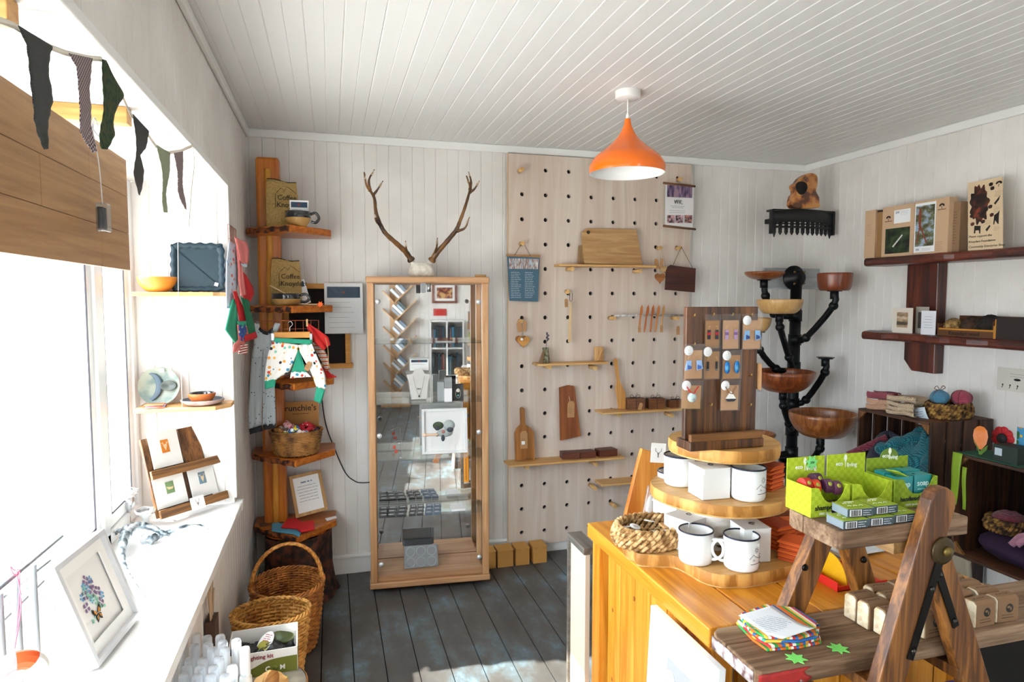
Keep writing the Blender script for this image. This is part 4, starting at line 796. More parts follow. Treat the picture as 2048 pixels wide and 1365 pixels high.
text('ge-fighting kit', .0185, plain('8e2a2c', .7), t, (-.020, y-.001, .062), bold=.012); text('C', .022, wm, t, (.012, y-.0015, .019), bold=.02); text('M', .022, wm, t, (.057, y-.0015, .019), bold=.02); m = M(); m.lathe([(0, 0), (.0085, 0), (.0085, .001), (0, .001)], 20, tr((.035, y, .019), (PI/2, 0, 0))); m.lathe([(0, 0), (.012, 0), (.012, .001), (0, .001)], 20, tr((-.085, y, .036), (PI/2, 0, 0))); obj('printed_fruit', m, plain('5e641c', .6), t)
for i, (x, yy, rz) in enumerate(((-.075, .02, .2), (-.045, -.02, -.3), (-.01, .02, .5), (.03, -.02, .1), (.062, .025, -.4), (-.08, -.03, 0), (.0, -.03, .9))):
    m = M(); m.ball((0, 0, 0), (.032, .026, .022), 14, 9, nz=lambda q, w: 1+.16*math.sin(5*q+3*w+i)); o = obj('netted_pack', m, plain(['141516', '1d1f1e'][i % 2], .4, bump=.5, bs=300), loc=Vector(t.location)+Vector((x, yy, .05+.012*(i % 2))), rot=(0, 0, rz)); tag(o, ['black packet at the back left corner of the kit box', 'black packet near the front left of the kit box', 'black packet in the middle back of the kit box', 'black packet right of centre in the kit box', 'black packet in the back right corner of the kit box', 'black packet in the front left corner of the kit box', 'black packet at the front middle of the kit box'][i], 'packet', 'black packets in the kit box')
t2 = thing('kit_pouch', 'dark olive pouch lying in the right of the kit box', 'pouch', Vector(t.location)+Vector((.05, .015, .078)), (.2, 0, -.2)); m = M(); m.ball((0, 0, 0), (.045, .026, .016), 18, 10, nz=lambda q, w: 1+.05*math.sin(4*q)); obj('pouch', m, plain('3a4416', .5), t2)
t2 = thing('hang_label', 'oval white and olive swing label lying on top of the black packets', 'label', Vector(t.location)+Vector((.005, -.012, .083)), (.55, 0, -.55)); m = M(); m.lathe([(0, 0), (.03, 0), (.03, .001), (0, .001)], 28, sx=.8, sy=1.25); obj('card', m, PAPER, t2); m = M(); m.lathe([(0, .0012), (.026, .0014)], 28, tr((0, -.014, 0)), sx=.75, sy=.75); obj('olive_print', m, plain('8f8a1c', .6), t2); m = M(); lines(m, -.015, .024, .03, 4, .007, .0022, 2, 0, True); oo = obj('printed_text', m, plain('b8565a', .7), t2, (0, 0, .002), (-PI/2, 0, 0))
# low table and bottles
t = thing('low_bench', 'low white bench under the sill carrying the frosted spray bottles', 'bench', (-.285, 1.715, 0)); zb2 = .462
m = M(); m.box((0, 0, zb2-.012), (.235, .40, .024)); obj('top', m, plain('d8d5cf', .5), t, bevel=.003)
for x in (-.1, .1):
    for y in (-.18, .18): obj('leg', M().box((x, y, (zb2-.025)/2), (.03, .03, zb2-.025)), plain('d8d5cf', .5), t)
fr = sheet_glass((.93, .97, 1), .8, .55, name='frosted_plastic'); lq = plain('dfe7ea', .25)
def bottle(loc, h, label, full=False):
    t = thing('spray_bottle', label, 'bottle', loc, rnd.uniform(0, 6), 'spray bottles'); r = .0165
    m = M(); m.lathe([(0, 0), (r*.92, 0), (r, .004), (r, h*.50), (r*.95, h*.56), (r*.55, h*.62), (r*.55, h*.64)], 20); obj('body', m, fr if not full else plain('e3e2dc', .3), t)
    if full: m = M(); m.lathe([(r*1.01, .012), (r*1.015, .013), (r*1.015, h*.46), (r*1.01, h*.462)], 20); lb_ = obj('green_label', m, plain('9aa04a', .6), t); m = M(); m.lathe([(0, 0), (.004, 0)], 10, tr((0, -r*1.03, .035), (PI/2, 0, 0))); obj('drop_print', m, plain('c8505a', .6), lb_)
    m = M(); m.lathe([(r*.78, h*.60), (r*.80, h*.62), (r*.80, h*.96), (r*.70, h), (0, h)], 20); obj('cap', m, plain('eef3f6', .25) if full else fr, t)
    m = M(); m.cyl((0, 0, h*.55), (0, 0, h*.88), .005, n=10); obj('pump', m, plain('f2f4f5', .4), t); return t
bt_px = [(424, 1265), (452, 1263), (434, 1277), (456, 1279), (420, 1293), (448, 1299), (399, 1270), (393, 1284), (386, 1296), (371, 1320), (402, 1320), (438, 1317), (363, 1337), (396, 1336), (427, 1335), (464, 1334), (354, 1353), (386, 1352), (417, 1352), (450, 1352)]
desc = ['farthest in the middle of the group', 'farthest right of the group, against the kit box', 'second row, middle', 'second row, right', 'third row, middle', 'third row, right', 'farthest left against the wall', 'second from the back along the wall', 'third from the back along the wall', 'fourth row, left', 'fourth row, middle', 'fourth row, right', 'fifth row, leftmost', 'fifth row, second from left', 'fifth row, third from left', 'fifth row, rightmost', 'front row at the photo edge, leftmost', 'front row at the photo edge, second from left', 'front row at the photo edge, third from left', 'front row at the photo edge, rightmost']
placed = []
for (x, y), d in zip(bt_px, desc):
    p = on(x, y, Z=zb2+.150); p.x = max(p.x, -.375); p.x = min(p.x, -.195); p.y = min(max(p.y, 1.55), 1.9)
    for k in range(60):
        bad = [q for q in placed if (q-p).length < .0345]
        if not bad: break
        dv = (p-bad[0]); dv = dv.normalized() if dv.length > 1e-4 else Vector((1, .3, 0)); p = bad[0]+dv*.035; p.x = min(max(p.x, -.385), -.185); p.y += .001*k
    placed.append(p.copy()); bottle((p.x, p.y, zb2+.0005), .150, 'frosted spray bottle, '+d)
p = on(482, 1291, Z=zb2+.18); bottle((p.x+.012, p.y-.02, zb2+.0005), .18, 'full spray bottle with a green label and white cap, right of the frosted ones', True)
# wooden slices at the bottom edge
t = thing('log_slice', 'cut wood slice with bark edge at the bottom photo edge beside the bottles', 'wood slice', on(540, 1384, Z=.43), (.5, 0, .3)); m = M(); m.lathe([(0, 0), (.05, 0), (.052, .018), (0, .020)], 40, wob=lambda q, z: 1+.03*math.sin(9*q)); obj('slice', m, wood('b98042', 'e0b070', 'x', 1), t)
t = thing('log_slice', 'upright cut wood slice between the green bottle and the kit box', 'wood slice', (-.183, 1.885, zb2+.0275), (PI/2-.2, 0, .9)); m = M(); m.lathe([(0, 0), (.026, 0), (.026, .012), (0, .012)], 30, wob=lambda q, z: 1+.04*math.sin(5*q)); obj('slice', m, wood('9a6230', 'cf9650', 'x', 1), t)
o = star(None, 'yellow green paper star on the log stool beside the kit box', on(568, 1357, Z=zt+.002), (0, 0, .3), .013, c='d8e040')
# stick holder
a = on(430, 1235, X=XL+.03); t = thing('stick_holder', 'narrow brown holder of dried sticks fixed to the wall below the sill', 'stick holder', (XL+.02, a.y, a.z-.06)); m = M(); m.box((0, 0, .0), (.03, .07, .12)); obj('pocket', m, plain('4a3426', .8), t)
m = M(); r2 = random.Random(4)
for i in range(14): y = r2.uniform(-.028, .028); m.tube([(0, y, .055), (r2.uniform(-.008, .008), y+r2.uniform(-.008, .008), .13+r2.uniform(0, .06))], .0022, 5)
obj('sticks', m, plain('c2a383', .8), t)
# ================================================================ glass display cabinet with mirrored back
oakf = wood('b88558', 'd9ae80', 'z', .8, .45, .5); oakx = wood('b08058', 'cfa377', 'x', .8, .45, .5)
ZB0 = .028; q0 = on(742, 1178, Z=ZB0); q1 = on(977, 1158, Z=ZB0); CW = (q1-q0).length; ca = math.atan2(q1.y-q0.y, q1.x-q0.x); CD = .255
CT = on(735, 553, Y=q0.y).z-ZB0
q0.y -= .015
t = thing('display_cabinet', 'tall glass display cabinet with beech frame and mirrored back against the back wall', 'display cabinet', q0, ca); CO = Matrix.LocRotScale(q0, Euler((0, 0, ca)), None); CI = CO.inverted()
pw = .034
m = M(); m.box((CW/2, CD/2, .016), (CW+.012, CD+.01, .032)); m.box((CW/2, CD/2+.03, -.013), (CW-.12, CD-.12, .028)); obj('plinth', m, oakx, t, bevel=.006)
m = M(); m.box((CW/2, CD/2-.004, CT-.017), (CW+.012, CD+.016, .034)); obj('top_panel', m, oakx, t, bevel=.008)
for x in (pw/2, CW-pw/2):
    for y in (.012, CD-.012): obj('post', M().box((x, y, CT/2), (pw, .022, CT-.066)), oakf, t, bevel=.003)
obj('inner_floor', M().box((CW/2, CD/2, .050), (CW-.07, CD-.03, .03)), oakx, t)
mir = plain('f8f9f9', .02, 1, name='mirror'); obj('mirror_back', M().box((CW/2, CD-.006, CT/2), (CW-2*pw, .004, CT-.07)), mir, t)
for x in (.008, CW-.008): obj('side_glass', M().box((x, CD/2, CT/2), (.004, CD-.05, CT-.07)), GLASS, t)
for i, (x0, x1) in enumerate(((pw+.004, CW/2-.002), (CW/2+.002, CW-pw-.004))):
    d = obj('glass_door', M().box(((x0+x1)/2, .006, CT/2+.004), (x1-x0, .004, CT-.085)), GLASS, t); m = M()
    for y in (604, 867, 1120):
        z = (CI @ on(850, y, Y=q0.y)).z; z = max(z, .09); xx = pw+.02 if i == 0 else CW-pw-.02
        m.lathe([(0, 0), (.012, 0), (.013, -.006), (0, -.008)], 24, tr((xx, .003, z), (-PI/2, 0, 0)))
    obj('hinge_disc', m, plain('dfe2e2', .25, .3), d)
m = M(); zc = (CI @ on(845, 576, Y=q0.y)).z; m.box((CW*.455, -.004, zc), (.026, .016, .05)); m.cyl((CW*.5, -.018, zc-.022), (CW*.5, -.018, zc+.022), .011, n=20); obj('lock', m, plain('a9adb0', .25, .9), t)
m = M(); m.box((CW-.10, CD*.3, CT+.009), (.05, .02, .018)); 
shz = []
for y in (687, 806, 918, 1030):
    z = (CI @ on(850, y, Y=q0.y+.02)).z; shz.append(z); obj('glass_shelf', M().box((CW/2, CD/2+.004, z), (CW-.03, CD-.055, .006)), sheet_glass((.94, .99, .975), .5, name='shelf_glass'), t)
def CP(x, y, d, z=None):   # point inside the cabinet at local depth d seen at pixel x,y
    k = on(x, y, Y=3)-Vector((0, 0, H)); o_ = CI @ Vector((0, 0, H)); r = (CI.to_3x3() @ k); s = (d-o_.y)/r.y; p = o_+r*s
    if z is not None: p.z = z
    return p
def CW_(p): return CO @ p
e = .0035
# second shelf
p = CP(838, 800, .13, shz[1]+e); w = .125; t2 = thing('necklace_bust', 'pale grey fabric necklace bust on the second glass shelf', 'display bust', CW_(p), ca)
m = M(); m.prism([(-.042, 0), (.042, 0), (.055, .10), (.068, .135), (.035, .14), (.02, .165), (-.02, .165), (-.035, .14), (-.068, .135), (-.055, .10)], -.008, .008, tr((0, 0, .002), (PI/2-.12, 0, 0))); obj('bust', m, plain('d5d1cb', .9), t2, bevel=.003)
m = M(); m.tube(spline([(-.03, -.004, .13), (-.018, -.016, .07), (0, -.02, .03), (.018, -.016, .07), (.03, -.004, .13)], 6), .0008, 5); m.box((0, -.018, .022), (.008, .002, .010)); m.ball((-.006, -.014, .062), .003, 8, 6); m.ball((.006, -.014, .062), .003, 8, 6); obj('necklace', m, plain('4a4a4c', .3, .9), t2)
p = CP(838, 742, .16, shz[1]+.19); t2 = hcard('white card with a blue seascape above the necklace bust in the cabinet', 820, 718, 857, 742, 3.58, (0, 0, ca), None, 'info_card', None, 'card', 2)
def cbox(name, label, cat, x0, x1, y0, d, z, dep, mt, rot=0, grp=None):
    a, b2 = CP(x0, y0, d), CP(x1, y0, d); h = a.z-z; t = thing(name, label, cat, CW_(Vector(((a.x+b2.x)/2, d, z+e))), ca+rot, grp); o = obj('body', M().box((0, dep/2, h/2), (abs(b2.x-a.x), dep, h)), mt, t, bevel=.001); return t, abs(b2.x-a.x), h
sg_ = plain('9a9e9e', .5)
for (x0, x1, y0, lb, mt) in ((875, 888, 766, 'small grey jewellery box, left of the two on the second glass shelf', sg_), (889, 904, 757, 'round topped grey gift box on the second glass shelf', plain('8d9190', .6)), (889, 904, 779, 'white jewellery box lid in front of the grey boxes', plain('eceae8', .5))):
    cbox('jewellery_box', lb, 'box', x0, x1, y0, .06 if y0 < 770 else .03, shz[1], .03, mt)
t2, w, h = cbox('necklace_stand', 'black necklace stand with a turquoise pendant on the second glass shelf', 'display stand', 905, 927, 770, .05, shz[1], .008, BLACK); m = M(); m.tube([(.013*math.sin(q)*(1 if q < PI else 1), -.002, h*.45+.026*math.cos(q)) for q in [2*PI*j/20 for j in range(20)]], .0009, 5, True); obj('chain', m, plain('d8d4c8', .3, .8), t2)
m = M(); m.ball((0, -.003, h*.62), (.010, .002, .010)); obj('silver_disc', m, plain('e8e0d0', .3, .5), t2); m = M(); m.ball((0, -.003, h*.33), .005); obj('turquoise_drop', m, plain('4fb7b4', .2), t2)
# third shelf
a, b2 = CP(845, 912, .10), CP(936, 820, .10); t2 = thing('framed_picture', 'white box-framed picture of grey and green pebbles on the third glass shelf', 'picture', CW_(Vector((a.x, .13, shz[2]+e))), (-.10, 0, ca)); w, h = b2.x-a.x, b2.z-shz[2]; fwid = .014; m = M()
for c, d in (((w/2, 0, fwid/2), (w, .026, fwid)), ((w/2, 0, h-fwid/2), (w, .026, fwid)), ((fwid/2, 0, h/2), (fwid, .026, h-2*fwid)), ((w-fwid/2, 0, h/2), (fwid, .026, h-2*fwid))): m.box(c, d)
obj('frame', m, WHITE, t2, bevel=.001); obj('mount', M().box((w/2, .004, h/2), (w-2*fwid, .003, h-2*fwid)), CARD, t2)
for nm, c, els in (('green_pebble', '4a5a3c', ((.36, .62, .030, .022),)), ('grey_wash', 'b8c0bc', ((.60, .62, .032, .03), (.50, .45, .045, .022))), ('dark_pebble', '4a4f5a', ((.62, .52, .018, .014), (.46, .34, .010, .018), (.33, .42, .008, .01), (.34, .56, .014, .012))), ('pink_pebble', 'c8867c', ((.47, .48, .010, .010),))):
    m = M()
    for k, (x, z, rx_, rz_) in enumerate(els): m.lathe([(0, 0), (1, 0), (1, .0006), (0, .0006)], 20, tr((w*x, .0015-.0006*({'green_pebble': 1, 'grey_wash': 0, 'dark_pebble': 2, 'pink_pebble': 3}[nm]), h*z), (PI/2, 0, 0), (rx_, rz_, 1)))
    obj(nm, m, plain(c, .8), t2)
p = CP(804, 908, .07, shz[2]+e); t2 = thing('earring_stand', 'thin wire stand of red earrings on the third glass shelf', 'earring stand', CW_(p), ca); m = M(); m.tube([(0, 0, 0), (0, 0, .095)], .001, 6); m.tube([(-.055, 0, .08), (-.02, 0, .095), (.03, 0, .09)], .001, 6); m.lathe([(0, 0), (.014, 0), (.014, .001), (0, .002)], 20); obj('wire', m, plain('bdbdbd', .3, .9), t2)
for x, z in ((-.045, .06), (-.036, .062), (-.034, .035), (-.026, .037)): obj('earring', M().box((x, 0, z), (.006, .003, .016)), plain('e8471f', .3), t2)
p = CP(860, 872, .04, shz[2]+.115); t2 = thing('wooden_clasp', 'pale pink wooden clasp handle across the cabinet doors', 'clasp', CW_(CP(845, 871, -.012)), ca); m = M(); m.tube([(0, 0, 0), (.02, 0, 0), (.03, 0, 0), (.07, 0, 0), (.085, 0, .0)], [.008, .009, .006, .008, .005], 12); obj('handle', m, plain('e2bfa2', .5), t2)
# fourth shelf: trays of black cards, leaflets
for k, (x0, x1, nx) in enumerate(((750, 812, 3), (816, 846, 2), (848, 880, 2))):
    for i in range(nx):
        for j in range(3):
            a = CP(x0+(x1-x0)*(i+.5)/nx, 1010, .09); z = shz[3]+e; w = (CP(x1, 1010, .09).x-CP(x0, 1010, .09).x)/nx-.004; y = .045+.058*j; a.x += (.006*j)
            if a.x-w/2 < .045: a.x = .045+w/2
            if a.x+w/2 > CW-.04: continue
            t2 = thing('jewellery_card', '%s black jewellery card, %s row, on the fourth glass shelf' % (['left', 'middle', 'right'][k]+' group '+['first', 'second', 'third'][i]+' from left', ['front', 'middle', 'back'][j]), 'card', CW_(Vector((a.x, y, z))), ca, 'black jewellery cards')
            obj('card', M().box((0, 0, .0055), (w, .05, .009)), plain(['33363a', '26282b', '5b6f86'][k] if k < 2 else '4c5f78', .4), t2); obj('silver_piece', M().box((.0, -.004, .011), (w*.55, .010, .0014)), plain('b8bec4', .3, .5), t2)
p = CP(915, 1010, .11, shz[3]+e); t2 = thing('leaflet_stack', 'small stack of white leaflets at the right of the fourth glass shelf', 'leaflets', CW_(Vector((min(p.x, CW-.09), .11, p.z))), ca); obj('sheets', M().box((0, 0, .006), (.075, .105, .012)), PAPER, t2)
# bottom: grey display box
p = CP(843, 1135, .07, .0665); t2 = thing('ring_box', 'pewter grey box lid with six embossed circles on the cabinet floor', 'box', CW_(Vector((p.x, .075, .0675))), (-.30, 0, ca+.02)); w, h = .185, .118
m = M(); m.box((0, 0, h/2), (w, .006, h)); m.box((-w*.02, .035, h*.35), (w*.9, .05, .006)); obj('lid', m, plain('8c9094', .4, .3), t2, bevel=.002); m = M()
for i in range(3):
    for j in range(2): m.lathe([(.021, 0), (.024, .0022), (.027, 0)], 28, tr((-.058+.058*i, -.0035, .03+.056*j), (PI/2, 0, 0)))
obj('embossed_circles', m, plain('a2a6aa', .35, .4), t2)
# ---------------------------------------------------------------- antlers on skull
Ya = q0.y+.13; c = on(843, 551, Y=Ya); c.z = ZB0+CT+.001
t = thing('antlers', 'pair of brown stag antlers on a white skull cap on top of the glass cabinet', 'antlers', c); O = Matrix.Translation(-c)
m = M(); m.lathe([(.030, 0), (.062, .004), (.070, .02), (.066, .045), (.052, .07), (.030, .078), (0, .080)], 36, wob=lambda q, z: 1+.08*math.cos(2*q)-.06*math.cos(4*q), sy=.75)
for s in (-1, 1): m.cyl((s*.04, -.0, .06), (s*.052, -.0, .085), .018, .015, 16)
m.smooth = False; obj('skull', m, blot('d9cfc0', 'efe8dc', None, 40, .7, bump=.3), t)
am = blot('24140a', '5f3c1a', '8f632e', 16, .5, (.36, .5, .68), bump=.3, coat=.2, vec=(1, 1, .4)); tip = blot('a38a6a', 'e0d3bc', None, 20, .45)
def ant(L, r, o=0):
    P = spline([on(x, y, Y=Ya-d) for x, y, d in L], 6); k = len(P); return P, [max(r[0]+(r[1]-r[0])*(i/(k-1)), .0015)*(1+.06*math.sin(i*1.7)) for i in range(k)]
for nm, main, tn in (('left_antler', [(823, 521, 0), (811, 504, .02), (794, 488, .04), (772, 468, .06), (761, 450, .07), (752, 424, .07), (749, 398, .06), (742, 384, .05), (733, 371, .04), (728.5, 345, .02)],
        ([(740, 382, .05), (738, 360, .02), (749, 339, -.01)], [(745, 392, .05), (754, 381, .06), (766, 362, .09)], [(762, 452, .07), (752, 441, .10), (749, 426, .13)], [(820, 516, .0), (813, 500, .05), (811, 482, .09)])),
    ('right_antler', [(863, 522, 0), (875, 505, .02), (895, 482, .04), (912, 461, .06), (919, 445, .07), (929, 418, .07), (937, 391, .06), (940, 376, .05), (933, 352, .02)],
        ([(940, 380, .05), (942, 362, .02), (937, 344, -.01)], [(938, 386, .05), (949, 378, .06), (959, 362, .09)], [(913, 463, .06), (930, 456, .10), (939, 434, .13)], [(866, 514, .0), (873, 496, .05), (875, 476, .09)]))):
    m = M(); P, R_ = ant(main, (.0155, .004)); R_[0] = .022; R_[1] = .021; m.tube(P, R_, 12, T=O)
    for L in tn: P, R_ = ant(L, (.0095, .002)); m.tube(P, R_, 10, T=O)
    a_ = obj(nm, m, am, t); m = M()
    for L in tn+(main[-2:],): P, R_ = ant([L[-1] if i == 2 else tuple(Vector(L[-2]).lerp(Vector(L[-1]), [.45, .75][i])) for i in range(3)], (.0062, .0012)); m.tube(P, R_, 8, T=O)
    obj('ivory_tip', m, tip, a_)
a = on(961, 549, Y=Ya-.06); t = thing('dowel_peg', 'short wooden peg lying on the right end of the cabinet top', 'peg', (a.x, a.y, ZB0+CT+.009)); m = M(); m.cyl((-.03, 0, 0), (.03, 0, 0), .008, n=16); obj('peg', m, plain('c79a5f', .5), t)
# ================================================================ pegboard
PY = 3.690; pb = on(1015, 311, Y=PY); pr2 = on(1383, 327, Y=PY); pbx0, pbx1, pz1, pz0 = pb.x, pr2.x, on(1200, 318, Y=PY).z, on(1014, 1096, Y=PY).z
t = thing('pegboard', 'large birch plywood pegboard with rows of round holes against the back wall', 'pegboard', (pbx0, PY, pz0)); Wp, Hp = pbx1-pbx0, pz1-pz0
a, b2 = on(1044.3, 388.6, Y=PY), on(1313.2, 402.8, Y=PY); c_ = on(1039.4, 1066.5, Y=PY); dx = (b2.x-a.x)/6; dz = (a.z-c_.z)/14
hx = [a.x-pbx0+dx*i for i in range(-0, 8)]; hz = [a.z-pz0+dz-dz*j for j in range(16)]; hx = [x for x in hx if x < Wp-.03]; hz = [z for z in hz if .03 < z < Hp-.03]
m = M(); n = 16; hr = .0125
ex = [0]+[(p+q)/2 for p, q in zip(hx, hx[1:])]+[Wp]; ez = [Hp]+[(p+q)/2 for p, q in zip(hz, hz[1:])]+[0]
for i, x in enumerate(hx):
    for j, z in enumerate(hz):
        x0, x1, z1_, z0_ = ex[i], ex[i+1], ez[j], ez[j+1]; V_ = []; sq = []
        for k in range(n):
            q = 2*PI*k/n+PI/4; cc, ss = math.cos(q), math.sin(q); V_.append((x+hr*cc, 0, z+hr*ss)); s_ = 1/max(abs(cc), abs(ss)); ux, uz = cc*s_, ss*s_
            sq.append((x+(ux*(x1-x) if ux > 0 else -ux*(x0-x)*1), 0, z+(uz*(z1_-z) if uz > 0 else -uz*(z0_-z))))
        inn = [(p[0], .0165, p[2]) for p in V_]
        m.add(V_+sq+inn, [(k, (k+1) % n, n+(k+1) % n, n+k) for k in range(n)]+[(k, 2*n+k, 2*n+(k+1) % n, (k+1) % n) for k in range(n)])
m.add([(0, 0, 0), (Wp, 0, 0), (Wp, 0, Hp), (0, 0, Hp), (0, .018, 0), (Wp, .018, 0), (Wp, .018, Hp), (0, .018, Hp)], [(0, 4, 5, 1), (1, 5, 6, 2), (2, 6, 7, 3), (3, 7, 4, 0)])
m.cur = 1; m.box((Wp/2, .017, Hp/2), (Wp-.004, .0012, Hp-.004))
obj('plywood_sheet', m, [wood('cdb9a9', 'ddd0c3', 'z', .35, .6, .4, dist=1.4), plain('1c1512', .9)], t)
m = M(); m.box((.003, .009, Hp/2), (.004, .0185, Hp)); obj('golden_edge', m, plain('c99c5c', .6), t)
for x in (.2, Wp-.2): obj('batten', M().box((x, .0285, Hp/2), (.04, .018, Hp-.2)), plain('b99a70', .7), t)
dow = wood('c08f50', 'dfb77c', 'y', 1, .5)
def dowel(x, y, label, L=.075, r=.0125):
    p = on(x, y, Y=PY-L); o = obj('dowel_peg', M().cyl((0, 0, 0), (0, L-.001, 0), r, n=18), dow, loc=p); tag(o, label, 'peg', 'pegboard dowels'); return p
dowel(1045, 338, 'bare wooden peg at the top left corner of the pegboard'); P1 = dowel(1046, 487, 'wooden peg holding the blue poster on the pegboard', .05); P2 = dowel(1361, 496, 'wooden peg holding the dark slate-brown board', .05)
P0_ = dowel(1362, 358, 'wooden peg above the white hanging poster', .04); dowel(1137, 584, 'wooden peg holding the long wooden fork', .04); dowel(1043, 643, 'wooden peg holding the pair of hearts', .04); dowel(1322, 496, 'wooden peg holding the bunch of small hearts', .045)
dowel(1191, 978, 'bare wooden peg jutting out below the lowest long shelf', .09); dowel(1231, 1014, 'lowest bare wooden peg on the pegboard', .07)
for x, y, lb in ((1145, 538, 'left peg under the topmost pegboard shelf'), (1281, 542, 'right peg under the topmost pegboard shelf'), (1100, 735, 'left peg under the short pegboard shelf with the lavender pot'), (1192, 737, 'right peg under the short pegboard shelf with the lavender pot'), (1240, 831, 'left peg under the pegboard shelf with the twine-tied boxes'), (1345, 832, 'right peg under the pegboard shelf with the twine-tied boxes'), (1055, 936, 'left peg under the longest pegboard shelf'), (1193, 930, 'right peg under the longest pegboard shelf'), (1238, 970, 'peg under the lowest little pegboard shelf')): dowel(x, y, lb, .09)
plk = wood('c08a48', 'dfb476', 'x', .8, .5)
def pshelf(x0, x1, yt0, yt1, label, dep=.10, th=.013):
    Yf = PY-dep; a, b2 = on(x0, yt0, Y=Yf), on(x1, yt1, Y=Yf); z = (a.z+b2.z)/2; o = obj('pegboard_shelf', M().box(((b2.x-a.x)/2, dep/2-.001, -th/2), (b2.x-a.x, dep-.004, th)), plk, loc=(a.x, Yf, z), bevel=.002); tag(o, label, 'shelf', 'pegboard shelves'); return z, Yf
zA, YA = pshelf(1119, 1313, 527, 532, 'topmost pegboard shelf, carrying the big pale chopping board'); zB, YB_ = pshelf(1075, 1217, 726, 727, 'short pegboard shelf holding the lavender pot', .11)
zC, YC = pshelf(1206, 1372, 825, 819, 'pegboard shelf holding three boxes tied with twine', .13); zD, YD = pshelf(1018, 1250, 926, 920, 'longest pegboard shelf, with the paddle board and three dark boxes', .13); zE, YE = pshelf(1204, 1300, 968, 964, 'lowest pegboard shelf, empty', .12)
def slab(name, label, cat, pts, Y, th, mt, z=None, lean=0, grp=None, bevel=.002):
    P = [on(*p, Y=Y) for p in pts]; cx = sum(p.x for p in P)/len(P); zz = min(p.z for p in P); t = thing(name, label, cat, (cx, Y, z if z is not None else zz), (lean, 0, 0), grp)
    obj('board', M().prism([(p.x-cx, p.z-zz) for p in P], -th, 0, tr((0, 0, 0), (PI/2, 0, 0))), mt, t, bevel=bevel); return t, cx, zz
t, cx, zz = slab('chopping_board', 'big pale wooden chopping board with a hole leaning on the topmost pegboard shelf', 'chopping board', [(1169, 525), (1166, 475), (1167, 460), (1176, 454), (1275, 456), (1286, 529)], 3.645, .018, wood('b58c5a', 'd8b47e', 'x', .3, .5, .3, 0, 'a57446', dist=3), zA+.001, -.06)
p = on(1178, 462, Y=3.645); m = M(); m.lathe([(0, 0), (.011, 0), (.011, .001), (0, .001)], 20, tr((p.x-cx, -.0005, p.z-zz), (PI/2, 0, 0))); obj('hanging_hole', m, plain('4a3a2c', .8), t)
slab('chopping_board', 'small dark board standing left of the big pale chopping board', 'chopping board', [(1156, 526), (1158, 488), (1167, 487), (1170, 527)], 3.665, .012, wood('7a5a38', '9a7a50', 'z', 1), zA+.001)
t, cx, zz = slab('chopping_board', 'round-cornered paddle board with handle and kraft tag at the left of the longest shelf', 'chopping board', [(1031, 922), (1030, 868), (1034, 858), (1042, 850), (1042, 818), (1046, 815), (1051, 818), (1052, 850), (1062, 856), (1069, 866), (1070, 921)], 3.63, .014, wood('8a5420', 'c0803c', 'z', .7, .45, .5), zD+.001, -.05)
taglabel(t, (0, -.004, .075), (0, 0, 0), .045, .105, rows=3); price(t, (-.005, -.006, .11), s=.02); text('Knoydart', .012, plain('4a2a12', .8), t, (.03, -.0012, .012))
t, cx, zz = slab('chopping_board', 'long reddish serving board hanging tilted on the pegboard', 'chopping board', [(1121, 882), (1119, 776), (1137, 771), (1149, 773), (1162, 873)], 3.655, .014, wood('7a3c18', 'a8622e', 'z', .7, .45, .5)); taglabel(t, (.012, -.002, .14), (0, .02, 0), .045, .10, rows=4)
obj('cord', M().tube([(0, -.002, .27), (.006, -.004, .24)], .0018, 6), plain('d8c4a0', .8), t)
t, cx, zz = slab('spatula', 'long wooden spatula standing on the shelf beside the twine-tied boxes', 'spatula', [(1237, 816), (1232, 775), (1235, 760), (1229, 718), (1233, 714), (1237, 718), (1241, 760), (1252, 785), (1253, 816)], 3.64, .008, wood('b57a36', 'dba35c', 'z', .7), zC+.001, -.04)
def wbox(name, label, x0, x1, y0, z, Y, dep, mt, grp, twine=True, k=0):
    a, b2 = on(x0, y0, Y=Y), on(x1, y0, Y=Y); h = a.z-z; w = b2.x-a.x; t = thing(name, label, 'box', ((a.x+b2.x)/2, Y+dep/2, z+.0006), .1*(k-1), grp); obj('box', M().box((0, 0, h/2), (w, dep, h)), mt, t, bevel=.002)
    if twine:
        m = M(); s = 1.02; m.tube([(-w/2*s, 0, 0), (-w/2*s, 0, h*s), (w/2*s, 0, h*s), (w/2*s, 0, 0)], .0016, 5); m.tube([(0, -dep/2*s, 0), (0, -dep/2*s, h*s), (0, dep/2*s, h*s)], .0016, 5)
        for s2 in (-1, 1): m.tube(spline([(0, 0, h), (s2*.02, -.005, h+.022), (s2*.032, -.005, h+.008), (s2*.006, -.004, h+.002)], 5), .0014, 5)
        m.tube([(0, 0, h), (.012, -.01, h+.035)], .0012, 5); obj('twine', m, plain('2a1e16', .9), t)
    return t, w, h
dkb = wood('4a2410', '84502a', 'x', .9, .5)
for k, (x0, x1, y0, lb) in enumerate(((1257, 1290, 799, 'small wooden box tied with twine, with a tag, right of the spatula'), (1299, 1330, 799, 'small wooden box tied with twine in the middle of the shelf'), (1341, 1367, 802, 'small wooden box tied with twine at the right end of the shelf'))):
    t, w, h = wbox('gift_box', lb, x0, x1, y0, zC, 3.60, .055, dkb, 'twine-tied boxes', k=k)
    if k == 0: taglabel(t, (.018, -.034, .0), (0, .3, 0), .022, .045, rows=2)
